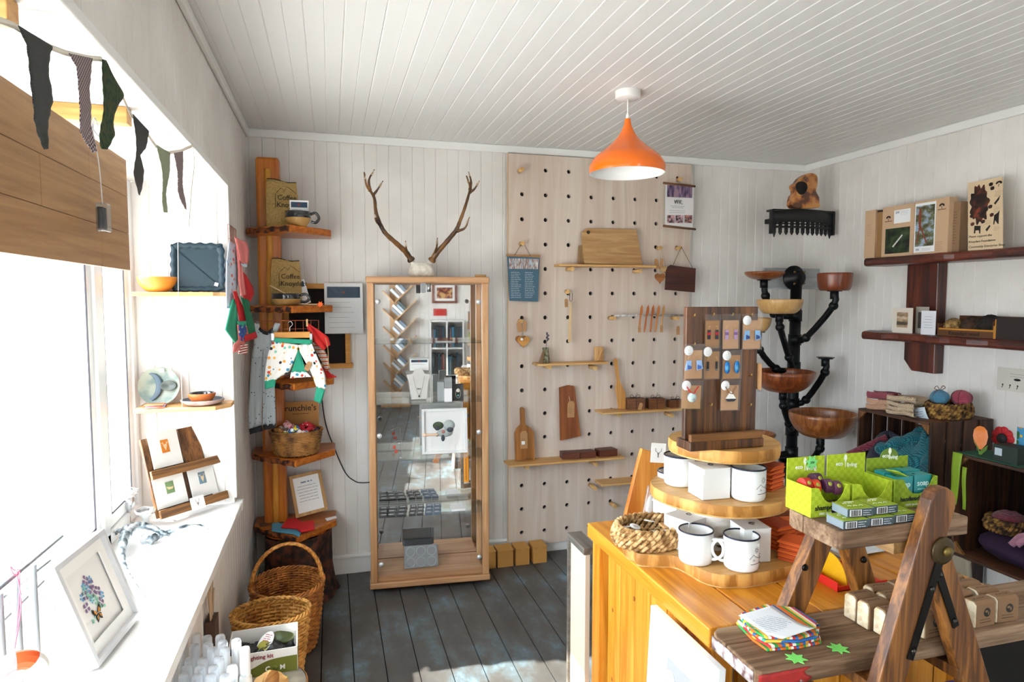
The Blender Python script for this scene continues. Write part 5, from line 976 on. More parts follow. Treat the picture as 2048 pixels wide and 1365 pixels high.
for k, (x0, x1, y0, lb) in enumerate(((1127, 1160, 908, 'dark carved box, left of the three on the longest shelf'), (1160, 1192, 906, 'dark carved box, middle of the three on the longest shelf'), (1199, 1235, 902, 'dark carved box, right of the three on the longest shelf'))): wbox('carved_box', lb, x0, x1, y0, zD, 3.59, .075, wood('3a1710', '6d3620', 'x', .9, .5), 'dark carved boxes', False, k)
# pot with lavender, carved block
p = on(1091, 724, Y=3.63); t = thing('bud_vase', 'little mossy bark vase with a lavender sprig on the short pegboard shelf', 'vase', (p.x, 3.63, zB+.0006)); m = M(); m.lathe([(0, 0), (.026, 0), (.025, .03), (.018, .075), (.020, .09), (.012, .09), (.01, .05)], 20, wob=lambda q, z: 1+.06*math.sin(4*q)); obj('vase', m, blot('4a4a34', '7a7654', '8f8a78', 60, .9, bump=.6), t)
m = M(); m.tube(spline([(0, 0, .06), (.006, 0, .12), (.014, 0, .15)], 5), .0016, 5)
for i in range(7): m.ball((.012+.006*math.sin(i*2), .0, .135+.007*i), (.006, .005, .006), 7, 5)
obj('lavender', m, plain('5a5560', .9), t); slab('wooden_wedge', 'thin dark offcut leaning on the bark vase', 'wood offcut', [(1078, 724), (1086, 700), (1090, 702), (1086, 725)], 3.60, .01, wood('6a4a2c', '8a6a44', 'z', 1), zB+.001)
t, cx, zz = slab('carved_block', 'small pale block with a carved ribbon at the right of the short shelf', 'ornament', [(1190, 724), (1190, 696), (1208, 696), (1208, 724)], 3.64, .02, wood('b0804a', 'd8ab70', 'z', 1), zB+.001); m = M(); m.tube(spline([(-.035, -.03, .004), (-.018, -.025, .03), (0, -.022, .06), (.012, -.022, .075)], 5), [.006, .010, .008, .006]*4, 8) if False else m.tube(spline([(-.03, -.03, .004), (-.012, -.025, .03), (.0, -.022, .06), (.012, -.022, .072)], 5), .007, 8, flat=.4); obj('ribbon', m, plain('c99a5c', .6), t)
# knife rail
a, b2 = on(1229, 632, Y=3.63), on(1366, 634, Y=3.63); t = thing('knife_rail', 'pale birch branch rail held on two pegs across the pegboard', 'rail', (a.x, 3.63, a.z)); m = M(); m.tube([(0, 0, 0), (.2, 0, .002), (b2.x-a.x, 0, 0)], .007, 12); obj('rail', m, blot('a8a29c', 'd4cfc8', None, 60, .7), t)
dowel(1229, 637, 'left peg of the birch knife rail', .075); dowel(1356, 637, 'right peg of the birch knife rail', .075)
for k, x in enumerate((1281, 1293, 1304, 1315, 1325)):
    p = on(x, 633, Y=3.615); t = thing('butter_knife', ['leftmost', 'second', 'middle', 'fourth', 'rightmost'][k]+' of the five wooden butter knives hanging on the birch rail', 'knife', p, (0, .10+.04*(k % 2), 0), 'wooden butter knives')
    mt = wood(['a0541c', '9a4616', 'a04a18', 'a85a22', 'a06a34'][k], ['c9813c', 'c26c2c', 'c9702c', 'cf8540', 'c99556'][k], 'z', 1)
    obj('blade', M().prism([(-.006, 0), (.006, 0), (.012, .03), (.010, .055), (.002, .072), (-.006, .05)], -.002, .002, tr((0, 0, 0), (PI/2, 0, 0))), mt, t, bevel=.001); m = M(); m.tube([(0, 0, 0), (0, 0, -.03), (0, 0, -.065), (0, 0, -.098)], [.005, .006, .007, .005], 10, flat=.8); obj('handle', m, mt, t)
    if k in (0, 4): taglabel(t, (.0, -.008, -.10), (0, -.1, 0), .02, .045, rows=2)
t = thing('price_tag', 'kraft tag hanging below the right end of the birch rail', 'tag', on(1356, 670, Y=3.62)); taglabel(t, (0, 0, 0), (0, 0, 0), .024, .055, rows=3, name='tag')
# fork and hearts
p = on(1142, 590, Y=3.645); t = thing('wooden_fork', 'long pale toasting fork hanging from a peg on the pegboard', 'fork', p, (0, .03, 0)); m = M(); m.prism([(-.009, -.285), (.009, -.285), (.007, -.1), (.004, -.04), (-.003, -.04), (-.007, -.1)], -.003, .003, tr((0, 0, 0), (PI/2, 0, 0))); obj('handle', m, wood('c29a68', 'dfbd8c', 'z', 1), t, bevel=.001)
m = M()
for s in (-1, 1): m.tube([(0, 0, -.045), (s*.008, 0, -.03), (s*.008, -.002, .01)], .002, 6)
obj('prongs', m, plain('6a5a48', .4, .3), t); taglabel(t, (-.027, -.004, -.075), (0, -.1, 0), .022, .05, rows=3)
def heart(r, z=0):
    P = []
    for i in range(40): q = 2*PI*i/40; P.append((r*.0625*16*math.sin(q)**3, z+r*.0625*(13*math.cos(q)-5*math.cos(2*q)-2*math.cos(3*q)-math.cos(4*q))))
    return P
for k, (x, y, r, lb, c, Y) in enumerate(((1047, 683, .038, 'golden wooden heart with a round sticker hanging at the left of the pegboard', ('a86a24', 'd69a48'), 3.652), (1043, 681, .036, 'darker wooden heart hanging behind the golden heart', ('8a4a1c', 'b0702c'), 3.668), (1320, 556, .036, 'brown wooden heart hanging lowest in the bunch beside the dark board', ('7a441c', 'ad6e34'), 3.625), (1326, 538, .026, 'pale wooden heart upper in the bunch beside the dark board', ('b08850', 'd9b27c'), 3.645), (1332, 541, .022, 'small orange wooden heart at the right of the bunch', ('b0703c', 'd9a060'), 3.66))):
    p = on(x, y, Y=Y); t = thing('wooden_heart', lb, 'heart', p, 0, 'hanging wooden hearts'); obj('heart', M().prism(heart(r), -.004, .004, tr((0, 0, 0), (PI/2, 0, 0))), wood(*c, 'x', 1.2), t, bevel=.0015)
    top = on(1043 if x < 1100 else 1322, 643 if x < 1100 else 492, Y=Y); obj('string', M().tube([(0, 0, r*.5), tuple(Vector((top.x, Y, top.z))-p)], .0012, 5), plain('b59a6a', .8), t)
    if k == 0: m = M(); m.lathe([(0, 0), (.008, 0), (.008, .001), (0, .001)], 16, tr((-.012, -.005, .012), (PI/2, 0, 0))); obj('sticker', m, PAPER, t)
    if k in (0, 2): taglabel(t, (-.022, -.004, .055), (0, -.15, 0), .028, .062, rows=0); taglabel(t, (.004, -.003, .06), (0, .1, 0), .02, .06, rows=0)
# hanging boards/posters
t, cx, zz = slab('hanging_board', 'dark stained board with a bark edge hanging by cord at the right of the pegboard', 'wall board', [(1331, 580), (1334, 536), (1342, 530), (1350, 532), (1392, 537), (1390, 585)], 3.64, .012, wood('2a1009', '542414', 'x', .8))
m = M(); tp = Vector((P2.x, 3.63, P2.z+.005)); 
for x, y in ((1345, 533), (1385, 536)): q = on(x, y, Y=3.63); m.tube([q-t.location, tp-t.location], .0016, 6)
obj('cord', m, plain('3a2a20', .8), t)
t, cx, zz = slab('hanging_poster', 'blue text poster with cutlery photographs hanging at the left edge of the pegboard', 'poster', [(1019, 602), (1014, 513), (1079, 516), (1076, 604)], 3.66, .003, plain('45687c', .6), bevel=0)
a, b2 = on(1014, 511, Y=3.655), on(1080, 515, Y=3.655); m = M(); m.box(((a.x+b2.x)/2-cx, 0, a.z-zz), (b2.x-a.x+.005, .008, .012)); obj('wood_strip', m, plain('a87c4c', .6), t)
a, b2 = on(1018, 538, Y=3.655), on(1077, 518, Y=3.655); w, h = b2.x-a.x, b2.z-a.z; m = M(); m.box(((a.x+b2.x)/2-cx, -.0045, (a.z+b2.z)/2-zz), (w, .0008, h)); obj('photo_strip', m, blot('d8d4d0', '7a4a34', 'b8c4cc', 40, .6, (.4, .52, .6), vec=(3, 1, .4)), t); m = M()
a = on(1022, 545, Y=3.655); lines(m, a.x-cx, a.z-zz, .07, 15, .0105, .0026, 3, -.004); lines(m, a.x-cx+.085, a.z-zz, .07, 15, .0105, .0026, 8, -.004); obj('printed_text', m, plain('b8c8d0', .7), t)
m = M(); tp = Vector((P1.x, 3.645, P1.z+.01))
for x, y in ((1029, 511), (1061, 512)): m.tube([on(x, y, Y=3.652)-t.location, tp-t.location], .0013, 6)
obj('cord', m, plain('3a2a20', .8), t)
t, cx, zz = slab('hanging_poster', 'white scroll poster with wooden bars and small photographs on the pegboard', 'poster', [(1330, 454), (1331, 370), (1388, 375), (1386, 457)], 3.66, .002, plain('e6e3e2', .7), bevel=0)
for (xa, ya, xb, yb) in ((1327, 366, 1390, 373), (1327, 452, 1391, 459)): a, b2 = on(xa, ya, Y=3.655), on(xb, yb, Y=3.655); m = M(); m.tube([a-t.location, b2-t.location], .007, 8); obj('wood_bar', m, plain('6f4522', .6), t)
def prect(par, x0, y0, x1, y1, Y, mt, nm, dy=-.0015): a, b2 = on(x0, y1, Y=Y), on(x1, y0, Y=Y); c = Vector(((a.x+b2.x)/2, Y+dy, (a.z+b2.z)/2)); return obj(nm, M().box(c-par.location, (b2.x-a.x, .0008, b2.z-a.z)), mt, par)
prect(t, 1334, 373, 1384, 394, 3.656, blot('3a2c4a', '6a5a7a', '9a7a8a', 50, .7, vec=(1, 1, .3)), 'wide_photo')
for i, x in enumerate((1334, 1351, 1369)): prect(t, x, 431, x+15, 446, 3.656, blot(['d9a8a8', 'e0b0b8', 'c88a80'][i], '3a3038', None, 60, .7, (.4, .5, .6)), 'small_photo')
p = on(1357, 405, Y=3.655)-t.location; text('WK.', .036, plain('4a4a4e', .7), t, (p.x, -.006, p.z), sx=.9); m = M(); a = on(1338, 412, Y=3.655); lines(m, a.x-cx, a.z-zz, .12, 2, .009, .002, 5, -.006, True); a = on(1336, 421, Y=3.655); lines(m, a.x-cx, a.z-zz, .13, 2, .012, .0016, 6, -.006, True); obj('printed_text', m, plain('8a8a90', .7), t)
# kraft boxes on the floor
for k, (x0, x1, y1) in enumerate(((966, 993, 1138), (995, 1030, 1137), (1032, 1063, 1134), (1066, 1097, 1129))):
    a, b2 = on(x0, y1, Z=0), on(x1, y1, Z=0); w = b2.x-a.x; Y = 3.555; t = thing('kraft_box', ['orange kraft box half hidden behind the cabinet corner', 'orange kraft box, second from the cabinet', 'orange kraft box, third from the cabinet', 'orange kraft box at the right end of the row'][k], 'box', ((a.x+b2.x)/2, Y+.05, .0005), 0, 'kraft boxes on the floor')
    obj('carton', M().box((0, 0, .05), (w-.004, .10, .10)), plain('b98440', .75), t, bevel=.002); obj('lid_flap', M().box((0, -.003, .1015), (w-.002, .106, .003)), plain('c59048', .75), t); obj('flap_tab', M().box((0, -.0525, .094), (w*.3, .001, .012)), plain('c08a42', .75), t)
# ================================================================ pendant lamp
LY = 2.62; cz = on(1254, 347.6, Y=LY); t = thing('pendant_lamp', 'orange teardrop pendant lamp with white inside hanging from the ceiling', 'lamp', (cz.x, LY, cz.z)); px_m = (on(1322, 347, Y=LY)-on(1186, 347, Y=LY)).length/136
pf = [(1228, 428), (1210, 431), (1190, 433), (1150, 432), (1100, 410), (1040, 365), (980, 290), (920, 215), (860, 148), (800, 98), (740, 65), (680, 43), (620, 33)]
pf = [(h*px_m/6.2*.985, (1228-y)*px_m/6.2) for y, h in pf]
P_ = spline([(r, 0, z) for r, z in pf], 4); m = M(); m.lathe([(p.x, p.z) for p in P_], 64); obj('shade', m, plain('f87408', .25, coat=.3), t)
m = M(); m.lathe([(p.x-.0025, p.z+.0005) for p in P_]+[], 64); m.lathe([(P_[0].x, 0), (P_[0].x-.0025, .0005)], 64); obj('white_inside', m, plain('f7f5f2', .5), t)
zt_ = pf[-1][1]; m = M(); m.lathe([(pf[-1][0]*.7, zt_-.002), (pf[-1][0]*.55, zt_+.016), (.003, zt_+.026), (.003, zt_+.027)], 24); obj('neck', m, WHITE, t)
zc_ = ZC-cz.z; m = M(); m.cyl((0, 0, zt_+.02), (0, 0, zc_-.03), .0028, n=8); obj('flex', m, WHITE, t); m = M(); m.lathe([(0, zc_-.036), (.048, zc_-.034), (.054, zc_-.028), (.055, zc_-.001)], 40); obj('ceiling_rose', m, plain('e9e7e4', .4), t); m = M(); m.lathe([(0, .045), (.018, .05), (.026, .07), (.024, .09), (.014, .12), (.014, .16), (0, .16)], 24); obj('bulb', m, plain('f8f6f0', .2), t)
# ================================================================ pine counter
pinx = wood('c07410', 'eca234', 'y', .7, .38, .7, .3, dist=1.2); pinz = wood('c67a14', 'f0aa40', 'z', .7, .4, .6, .2, dist=1.2)
CX0, CX1, CY0, CY1, CZ = .772, 1.56, 1.182, 1.868, .86
t = thing('shop_counter', 'orange pine shop counter with plank top and tongue-and-groove side', 'counter', (CX0, CY0, 0)); O = tr((-CX0, -CY0, 0))
m = M(); x = CX0
for w in (.128, .165, .165, .165, .165): m.box((x+w/2, (CY0+CY1)/2, CZ-.0225), (w-.003, CY1-CY0, .045), O); x += w
obj('top_planks', m, pinx, t, bevel=.004)
m = M(); m.box(((CX0+CX1)/2+.02, (CY0+CY1)/2, CZ-.06), (CX1-CX0-.06, CY1-CY0-.06, .03), O); obj('apron', m, pinz, t)
for x, y in ((CX0+.045, CY0+.04), (CX0+.045, CY1-.035), (CX1-.045, CY0+.04), (CX1-.045, CY1-.035)): m = M(); m.box((x, y, (CZ-.046)/2), (.055, .055, CZ-.046), O); obj('leg', m, pinz, t, bevel=.003)
m = M(); y = CY0+.07; n_ = 6; w = (CY1-CY0-.14)/n_
for i in range(n_): m.box((CX0+.052, y+w*(i+.5), (CZ-.075)/2+.03), (.018, w-.004, CZ-.13), O)
obj('side_boarding', m, pinz, t, bevel=.003); m = M(); m.box((CX0+.064, (CY0+CY1)/2, .42), (.004, CY1-CY0-.14, .7), O); obj('boarding_back', m, plain('5a2f08', .8), t)
m = M()
for i in range(7): m.box((CX0+.10+i*.095+.0475, CY0+.045, .42), (.091, .016, .74), O)
obj('end_boarding', m, pinz, t)
for i, (y, z) in enumerate(((1.76, .62), (1.69, .42), (1.76, .40), (1.42, .70), (1.62, .72))): m = M(); m.lathe([(0, 0), (.007, 0), (.007, .0008), (0, .0008)], 14, O @ tr((CX0+.043, y, z), (0, -PI/2, 0), (1, .7, 1))); obj('knot', m, plain('a8641c', .5), t)
# panel leaning at the far end, framed notice leaning on the side
t = thing('leaning_panel', 'cream painted board with a grey wooden edge standing behind the counter end', 'panel', (.772, 1.90, 0)); zt2 = on(1160, 1085, X=.775).z
m = M(); m.box((.012, .05, zt2/2-.01), (.016, .13, zt2-.02)); obj('board', m, plain('d9c6b0', .6), t); m = M(); m.box((.02, .05, zt2-.011), (.05, .15, .022)); m.box((.008, .121, zt2/2-.012), (.026, .012, zt2-.024)); m.box((.045, -.006, zt2/2+.0), (.004, .002, zt2-.06)); obj('edging', m, wood('4c4640', '7a736a', 'y', 1), t)
a = on(1289, 1212, X=.735); t = thing('framed_notice', 'large white framed notice with a grey print leaning on the counter side', 'framed notice', (.724, a.y, 0), (0, 0, -PI/2)); T = tr((0, 0, 0), (-.045, 0, 0)); L_, h = .292, a.z; w = .045; m = M()
for c, d in (((L_/2, 0, w/2), (L_, .018, w)), ((L_/2, 0, h-w/2), (L_, .018, w)), ((w/2, 0, h/2), (w, .018, h-2*w)), ((L_-w/2, 0, h/2), (w, .018, h-2*w))): m.box(c, d, T)
obj('frame', m, plain('f6f5f3', .4), t, bevel=.002); obj('print', M().box((L_/2, -.0, h/2), (L_-2*w, .006, h-2*w), T), plain('f2f1ef', .6), t); obj('grey_block', M().box((L_/2+.02, -.004, h-w-.17), (L_-2*w-.04, .002, .26), T), plain('a6a6a6', .6), t)
m = M(); m.lathe([(0, 0), (.020, 0), (.020, .001), (0, .001)], 24, T @ tr((.105, -.0055, h-.13), (PI/2, 0, 0))); obj('emblem', m, PAPER, t)
# ================================================================ tiered slice stand
barkp = blot('8a6a48', 'c9a06a', 'd9b27c', 50, .7); slc = wood('bd8a48', 'e2b878', 'x', .5, .5, .5, dist=2.5); birch = blot('4a3a30', 'd9cfc2', 'efe9e0', 26, .7, (.36, .42, .6), bump=.5, vec=(.6, .6, 2.4))
TXc, TYc = 1.03, 1.545
t = thing('tiered_stand', 'three-tier display stand of live-edge wood slices on birch log posts', 'display stand', (TXc, TYc, CZ+.0005)); O = Matrix.Translation((-TXc, -TYc, -CZ-.0005)); ZL, ZM, ZU = .895, 1.052, 1.180
lo = [on(x, y, Z=ZL) for x, y in ((1268, 1100), (1275, 1108), (1310, 1111), (1349, 1113), (1379, 1127), (1409, 1143), (1444, 1151), (1475, 1151), (1506, 1149), (1569, 1137), (1620, 1118), (1640, 1090))]
lo = [(p.x, p.y) for p in lo]+[(1.255, 1.56), (1.20, 1.68), (1.06, 1.75), (.90, 1.745), (.80, 1.67), (.765, 1.58)]
sm = [tuple(p)[:2] for p in spline([(x, y, 0) for x, y in lo], 4, True)]
def tier(name, sm, z0, z1):
    c = sum((Vector(p) for p in sm), Vector((0, 0)))/len(sm); inn = [tuple(c+(Vector(p)-c)*.985) for p in sm]; m = M(); m.prism(inn, z0, z1-.0004, O); s = obj(name, m, slc, t)
    m = M(); n = len(sm); vs = [(c.x+(x-c.x)*k, c.y+(y-c.y)*k, z) for k, z in ((.97, z0+.0002), (.995+.0, z0+.006), (1.0, (z0+z1)/2), (.995, z1-.003), (.984, z1)) for x, y in sm]
    m.smooth = True; m.add(vs, [(j*n+i, j*n+(i+1) % n, (j+1)*n+(i+1) % n, (j+1)*n+i) for j in range(4) for i in range(n)], O); obj('bark_edge', m, blot('a8702c', 'c98f45', 'dba558', 30, .6, bump=.4, vec=(1, 1, .3)), s)
tier('bottom_slice', sm, CZ+.0007, ZL)
def circ(cx, cy, r, k=.03, n=72, ph=0): return [(cx+r*(1+k*math.sin(3*q+ph)+k*.5*math.sin(5*q))*math.cos(q), cy+r*(1+k*math.sin(3*q+ph)+k*.5*math.sin(5*q))*math.sin(q)) for q in [2*PI*i/n for i in range(n)]]
tier('middle_slice', circ(TXc+.0, TYc-.005, .183, .02), ZM-.032, ZM); tier('top_slice', circ(1.045, 1.545, .148, .01), ZU-.034, ZU)
for (z0, z1, r, x) in ((ZL+.0005, ZM-.033, .078, 1.025), (ZM+.0005, ZU-.035, .064, 1.03)): m = M(); m.lathe([(r, z0), (r*.985, (z0+z1)/2), (r, z1)], 36, O @ tr((x, TYc, 0)), wob=lambda q, z: 1+.02*math.sin(5*q)); obj('birch_post', m, birch, t)
# ---------- mugs
en = plain('f4f4f2', .15, coat=.8); navy = plain('1a1d33', .25)
def mug(x, y, Z, label, ha=0, art=False, r=.0435, h=.082, Y=None):
    p = on(x, y, Z=Z) if Y is None else on(x, y, Y=Y); t = thing('enamel_mug', label, 'mug', (p.x, p.y+r*.9, Z+.0006), ha, 'white enamel mugs')
    m = M(); m.lathe([(0, .001), (r*.90, 0), (r*.97, .004), (r, .012), (r, h-.002), (r*.955, h-.002), (r*.955, .012), (r*.85, .005), (0, .005)], 48); obj('body', m, en, t)
    m = M(); m.tube([(r*.985*math.cos(q), r*.985*math.sin(q), h) for q in [2*PI*j/48 for j in range(48)]], .0022, 8, True); obj('rim', m, navy, t)
    m = M(); m.tube(spline([(r*.97, 0, h*.80), (r*1.35, 0, h*.80), (r*1.62, 0, h*.62), (r*1.55, 0, h*.36), (r*1.2, 0, h*.20), (r*.96, 0, h*.17)], 6), .0062, 10, flat=.65); obj('handle', m, en, t)
    if art:
        a0 = -PI/2-ha+.35; f = lambda u, z, k=1.008: (r*k*math.cos(a0+u/r), r*k*math.sin(a0+u/r), z); m = M()
        m.tube([f(u, z) for u, z in ((-.022, .035), (-.010, .046), (-.003, .040), (.006, .036), (.016, .043), (.026, .040), (.034, .034))], .0006, 4); m.tube([f(.0045*math.cos(q), .056+.0045*math.sin(q)) for q in [2*PI*j/14 for j in range(14)]], .0005, 4, True)
        for j in range(8): q = 2*PI*j/8; m.tube([f(.0065*math.cos(q), .056+.0065*math.sin(q)), f(.0085*math.cos(q), .056+.0085*math.sin(q))], .0005, 4)
        m.tube([f(-.012, .030), f(-.009, .034), f(-.006, .030)], .0005, 4)
        for j in range(12): m.tube([f(-.018+.0034*j, .022), f(-.0158+.0034*j, .022)], .0008, 4)
        for j in range(4): m.tube([f(.012+.004*j, .033), f(.0145+.004*j, .033)], .0011, 4)
        obj('mountain_print', m, plain('4a4a50', .6), t)
    return t
mug(1374, 976, ZM, 'plain white enamel mug with handle to the right, on the middle tier', -.95)
mug(1515, 1006, ZM, 'white enamel mug with a mountain print on the middle tier', 2.2, True)
mug(1408, 1134, ZL, 'plain white enamel mug with handle to the right, on the bottom tier', -.9)
mug(1501, 1147, ZL, 'white enamel mug with a mountain print on the bottom tier, handle left', 2.75, True)
# ---------- white gift boxes
def gbox(pts, h, Z, label, rot, w, d, logo=True, mt=None):
    p = on(*pts, Z=Z); t = thing('mug_box', label, 'box', (p.x, p.y, Z+.0006), rot, 'white mug boxes'); mt = mt or plain('f0efed', .55)
    obj('carton', M().box((w/2, d/2, h/2), (w, d, h)), mt, t, bevel=.0012); m = M(); m.box((w/2, d/2-.001, h+.0012), (w-.001, d+.002, .0018)); m.box((w/2, -.0012, h-.006), (w*.9, .0008, .012)); l = obj('lid_flap', m, mt, t)
    if logo: m = M(); m.tube([(w*.55+.007*math.cos(q), d*.5+.007*math.sin(q), h+.0026) for q in [2*PI*j/20 for j in range(17)]], .0011, 4); obj('printed_logo', m, plain('3a3a3e', .7), l)
    return t
gbox((1405, 1002), .079, ZM, 'white mug box in the middle of the middle tier, between the two mugs', -.04, .079, .075)
gbox((1360, 938), .072, ZM, 'white mug box behind the plain mug on the middle tier', -.15, .055, .05, False)
gbox((1377, 1110), .084, ZL, 'white mug box behind the plain mug on the bottom tier', .35, .095, .085)
gbox((1487, 1128), .086, ZL, 'white mug box behind the printed mug on the bottom tier', -.12, .074, .075)
gbox((1352, 1072), .085, ZL, 'white mug box with a mug on top at the left rear of the bottom tier', .55, .082, .075)
q = on(1352, 1072, Z=ZL); mugb = mug(1352, 1072, ZL, 'white enamel mug standing on the rear white box, half hidden by the middle tier', 1.2); mugb.location = (q.x+.018, q.y+.055, ZL+.0895)
# ---------- orange coaster stacks
oc = [plain(c, .7) for c in ('d8560f', 'b8430f', 'e46a18')]
def stack(x, y, Z, n, w, rot, where, Y=None):
    p = on(x, y, Z=Z); base_ = None
    for i in range(n):
        if i < 3: o = obj('leather_coaster', M().box((0, 0, .0017), (w, w, .0034)), oc[i], loc=(p.x, p.y, Z+.0008+i*.0039), rot=(0, 0, rot+.06*math.sin(i*2.1)), bevel=.0008); keep = [o] if i == 0 else keep+[o]
        else: o = dup(keep[i % 3], loc=(p.x+.0015*math.sin(i), p.y+.0015*math.cos(i*1.7), Z+.0008+i*.0039), rot=rot+.08*math.sin(i*2.1))
        tag(o, 'orange leather coaster, %s from the bottom in the stack %s' % (['first', 'second', 'third', 'fourth', 'fifth', 'sixth', 'seventh', 'eighth', 'ninth', 'tenth', 'eleventh', 'twelfth', 'thirteenth', 'fourteenth', 'fifteenth', 'sixteenth', 'seventeenth'][i], where), 'coaster', 'orange coasters '+where)
    return p
p = stack(1530, 974, ZM, 17, .072, .45, 'right on the middle tier')
m = M(); 
for i in range(3): m.tube([(-.02+.014*i, -.018+.012*i, .0005), (-.006+.012*i, .0+.008*i, .0005), (-.012+.016*i, .016, .0005)], .0009, 4)
o = obj('stag_print', m, plain('5a2a14', .7), loc=(p.x, p.y, ZM+.0008+17*.0039)); tag(o, 'dark print on the top coaster of the middle tier stack', 'print')
stack(1553, 1092, ZL, 17, .068, .2, 'rear right on the bottom tier'); stack(1592, 1118, ZL, 13, .07, .6, 'front right on the bottom tier'); stack(1590, 1082, ZL, 15, .066, -.1, 'nearest the ladder leg')
# ---------- basket of felt loops on the counter behind
bpx = on(1560, 1062, Y=1.62); t = basket('wicker_basket', 'low basket with a striped rim holding orange felt loops behind the birch post', (1.235, 1.70, ZL+.001), .098, .066, .055, .85, .2, 8, 30, ('5a2c1c', 'b98f5c'), .006)
t.location = (1.235, 1.66, .935); o = obj('crate_block', M().box((0, 0, 0), (.17, .11, .072)), plain('7a3c14', .7), loc=(1.235, 1.66, .8975), bevel=.003); o.location.z = .862+.036; tag(o, 'dark wooden block under the low basket on the counter', 'block')
oc2 = plain('e0521a', .9); 
for i in range(14):
    a_ = rnd.uniform(0, 2*PI); rr = rnd.uniform(0, .05); m = M(); m.tube([(.022*math.cos(q)*(1+.3*math.sin(2*q+i)), .016*math.sin(q), .004*math.sin(3*q)) for q in [2*PI*j/20 for j in range(20)]], .0035, 6, True, flat=2)
    o = obj('felt_loop', m, oc2, loc=(1.235+rr*math.cos(a_)*1.2, 1.66+rr*.7*math.sin(a_), .985+.004*(i % 4)), rot=(rnd.uniform(-.5, .5), rnd.uniform(-.5, .5), a_)); tag(o, 'orange felt loop heaped in the low basket behind the birch post', 'felt loop', 'orange felt loops')
# ---------- rope basket with tokens
rope = blot('8a6236', 'c79c64', 'e0bd88', 60, .9, bump=.5)
def ropebasket(name, label, loc, rx, ry, h, mt, rows=5, r=.0085, rot=0, rnd_=0):
    t = thing(name, label, 'basket', loc, rot); m = M()
    for i in range(rows):
        z = r+(h-2*r)*i/(rows-1); k = .84+.16*math.sin(PI*(.25+.6*i/(rows-1)))
        n = 16
        for s in range(2):
            m.tube([((rx*k+r*.55*math.cos(n*q+s*PI+i*1.3))*math.cos(q), (ry*k+r*.55*math.cos(n*q+s*PI+i*1.3))*math.sin(q), z+r*.5*math.sin(n*q+s*PI+i*1.3)) for q in [2*PI*j/(n*9) for j in range(n*9)]], r*.62, 6, True)
    obj('braided_rope', m, mt, t); m = M(); m.lathe([(0, .003), (1, .003)], 32, tr((0, 0, 0), (0, 0, 0), (rx*.88, ry*.88, 1))); m.lathe([(.96, .004), (.98, h*.6), (.96, h*.9)], 32, tr((0, 0, 0), (0, 0, 0), (rx*.93, ry*.93, 1))); obj('lining', m, plain('5a3e22', .9), t); return t
rb = on(1308, 1098, Z=ZL); rbl = Vector((.838, 1.585, ZL+.001)); ropebasket('rope_basket', 'oval braided rope basket of white tokens at the left of the bottom tier', rbl, .098, .080, .058, rope, 5, .0095, .1)
for i, (x, y, z) in enumerate(((-.035, .01, .042), (-.045, -.022, .035), (.0, -.03, .034), (.02, .03, .046), (-.06, .02, .04))):
    o = obj('token', M().lathe([(0, 0), (.015, 0), (.015, .002), (0, .002)], 28), PAPER, loc=rbl+Vector((x, y, z)), rot=(.25*math.sin(i+1), .2*math.cos(i*2), 0)); tag(o, ['uppermost white round token, leaning at the back of the rope basket', 'white round token nearest the left of the rope basket', 'white round token at the front middle of the rope basket', 'small white round token at the back right of the rope basket', 'white round token against the left wall of the rope basket'][i], 'token', 'white tokens'); m = M(); lines(m, -.008, .003, .016, 3, .004, .0008, i, 0, True); obj('printed_text', m, plain('8a8a8e', .7), o, (0, 0, .0026), (-PI/2, 0, 0))
o = obj('rope_handle', M().box((0, 0, 0), (.05, .028, .006)), plain('b98c58', .85), loc=rbl+Vector((.045, -.032, .052)), rot=(.25, .1, .2), bevel=.002); tag(o, 'flat kraft card lying on the right edge of the rope basket', 'card'); o.name = 'kraft_card'
# ---------- leaning plank with stag card and craft packets
P = [on(x, y, Y=1.80) for x, y in ((1253, 1042), (1283, 930), (1292, 901), (1347, 917), (1345, 1050))]; c = P[0]
t = thing('display_plank', 'orange pine plank with hooks leaning behind the rope basket', 'display board', (c.x, 1.81, CZ+.001), (-.06, 0, 0)); obj('board', M().prism([(p.x-c.x, max(p.z-CZ-.001, 0)) for p in P], -.018, 0, tr((0, 0, 0), (PI/2, 0, 0))), wood('b5651a', 'e09a44', 'z', .8, .4, .6), t, bevel=.002)
t = thing('stag_card', 'square white card with a stag head drawing clipped to the pine plank', 'card', on(1315, 926, Y=1.775), (-.1, .12, 0)); obj('card', M().box((0, 0, .03), (.05, .001, .06)), CARD, t); m = M()
for s in (-1, 1): m.tube([(0, -.001, .022), (s*.004, -.001, .032), (s*.010, -.001, .036), (s*.010, -.001, .044)], .0008, 4)
m.tube([(0, -.001, .016), (0, -.001, .03)], .002, 4); obj('stag_drawing', m, plain('7a7a7a', .7), t)
for i, (x, y, lb) in enumerate(((1302, 1005, 'lower cellophane packet with a white paper star on the pine plank'), (1320, 985, 'upper cellophane packet with brown filling on the pine plank'))):
    t = thing('craft_packet', lb, 'packet', on(x, y, Y=1.76), (-.08, .25-.1*i, .1)); obj('cellophane', M().box((0, 0, 0), (.045, .012, .10)), sheet_glass((.97, .97, .97), .9, .3, name='cellophane'), t, bevel=.004); m = M(); m.ball((0, 0, -.01), (.016, .004, .03), 12, 8, nz=lambda q, w: 1+.2*math.sin(5*q)); obj('filling', m, plain(['e9e6e2', 'b98f72'][i], .9), t); m = M(); m.box((0, -.008, .03), (.012, .001, .05)); obj('paper_strip', m, PAPER, t, rot=(0, .3, 0))
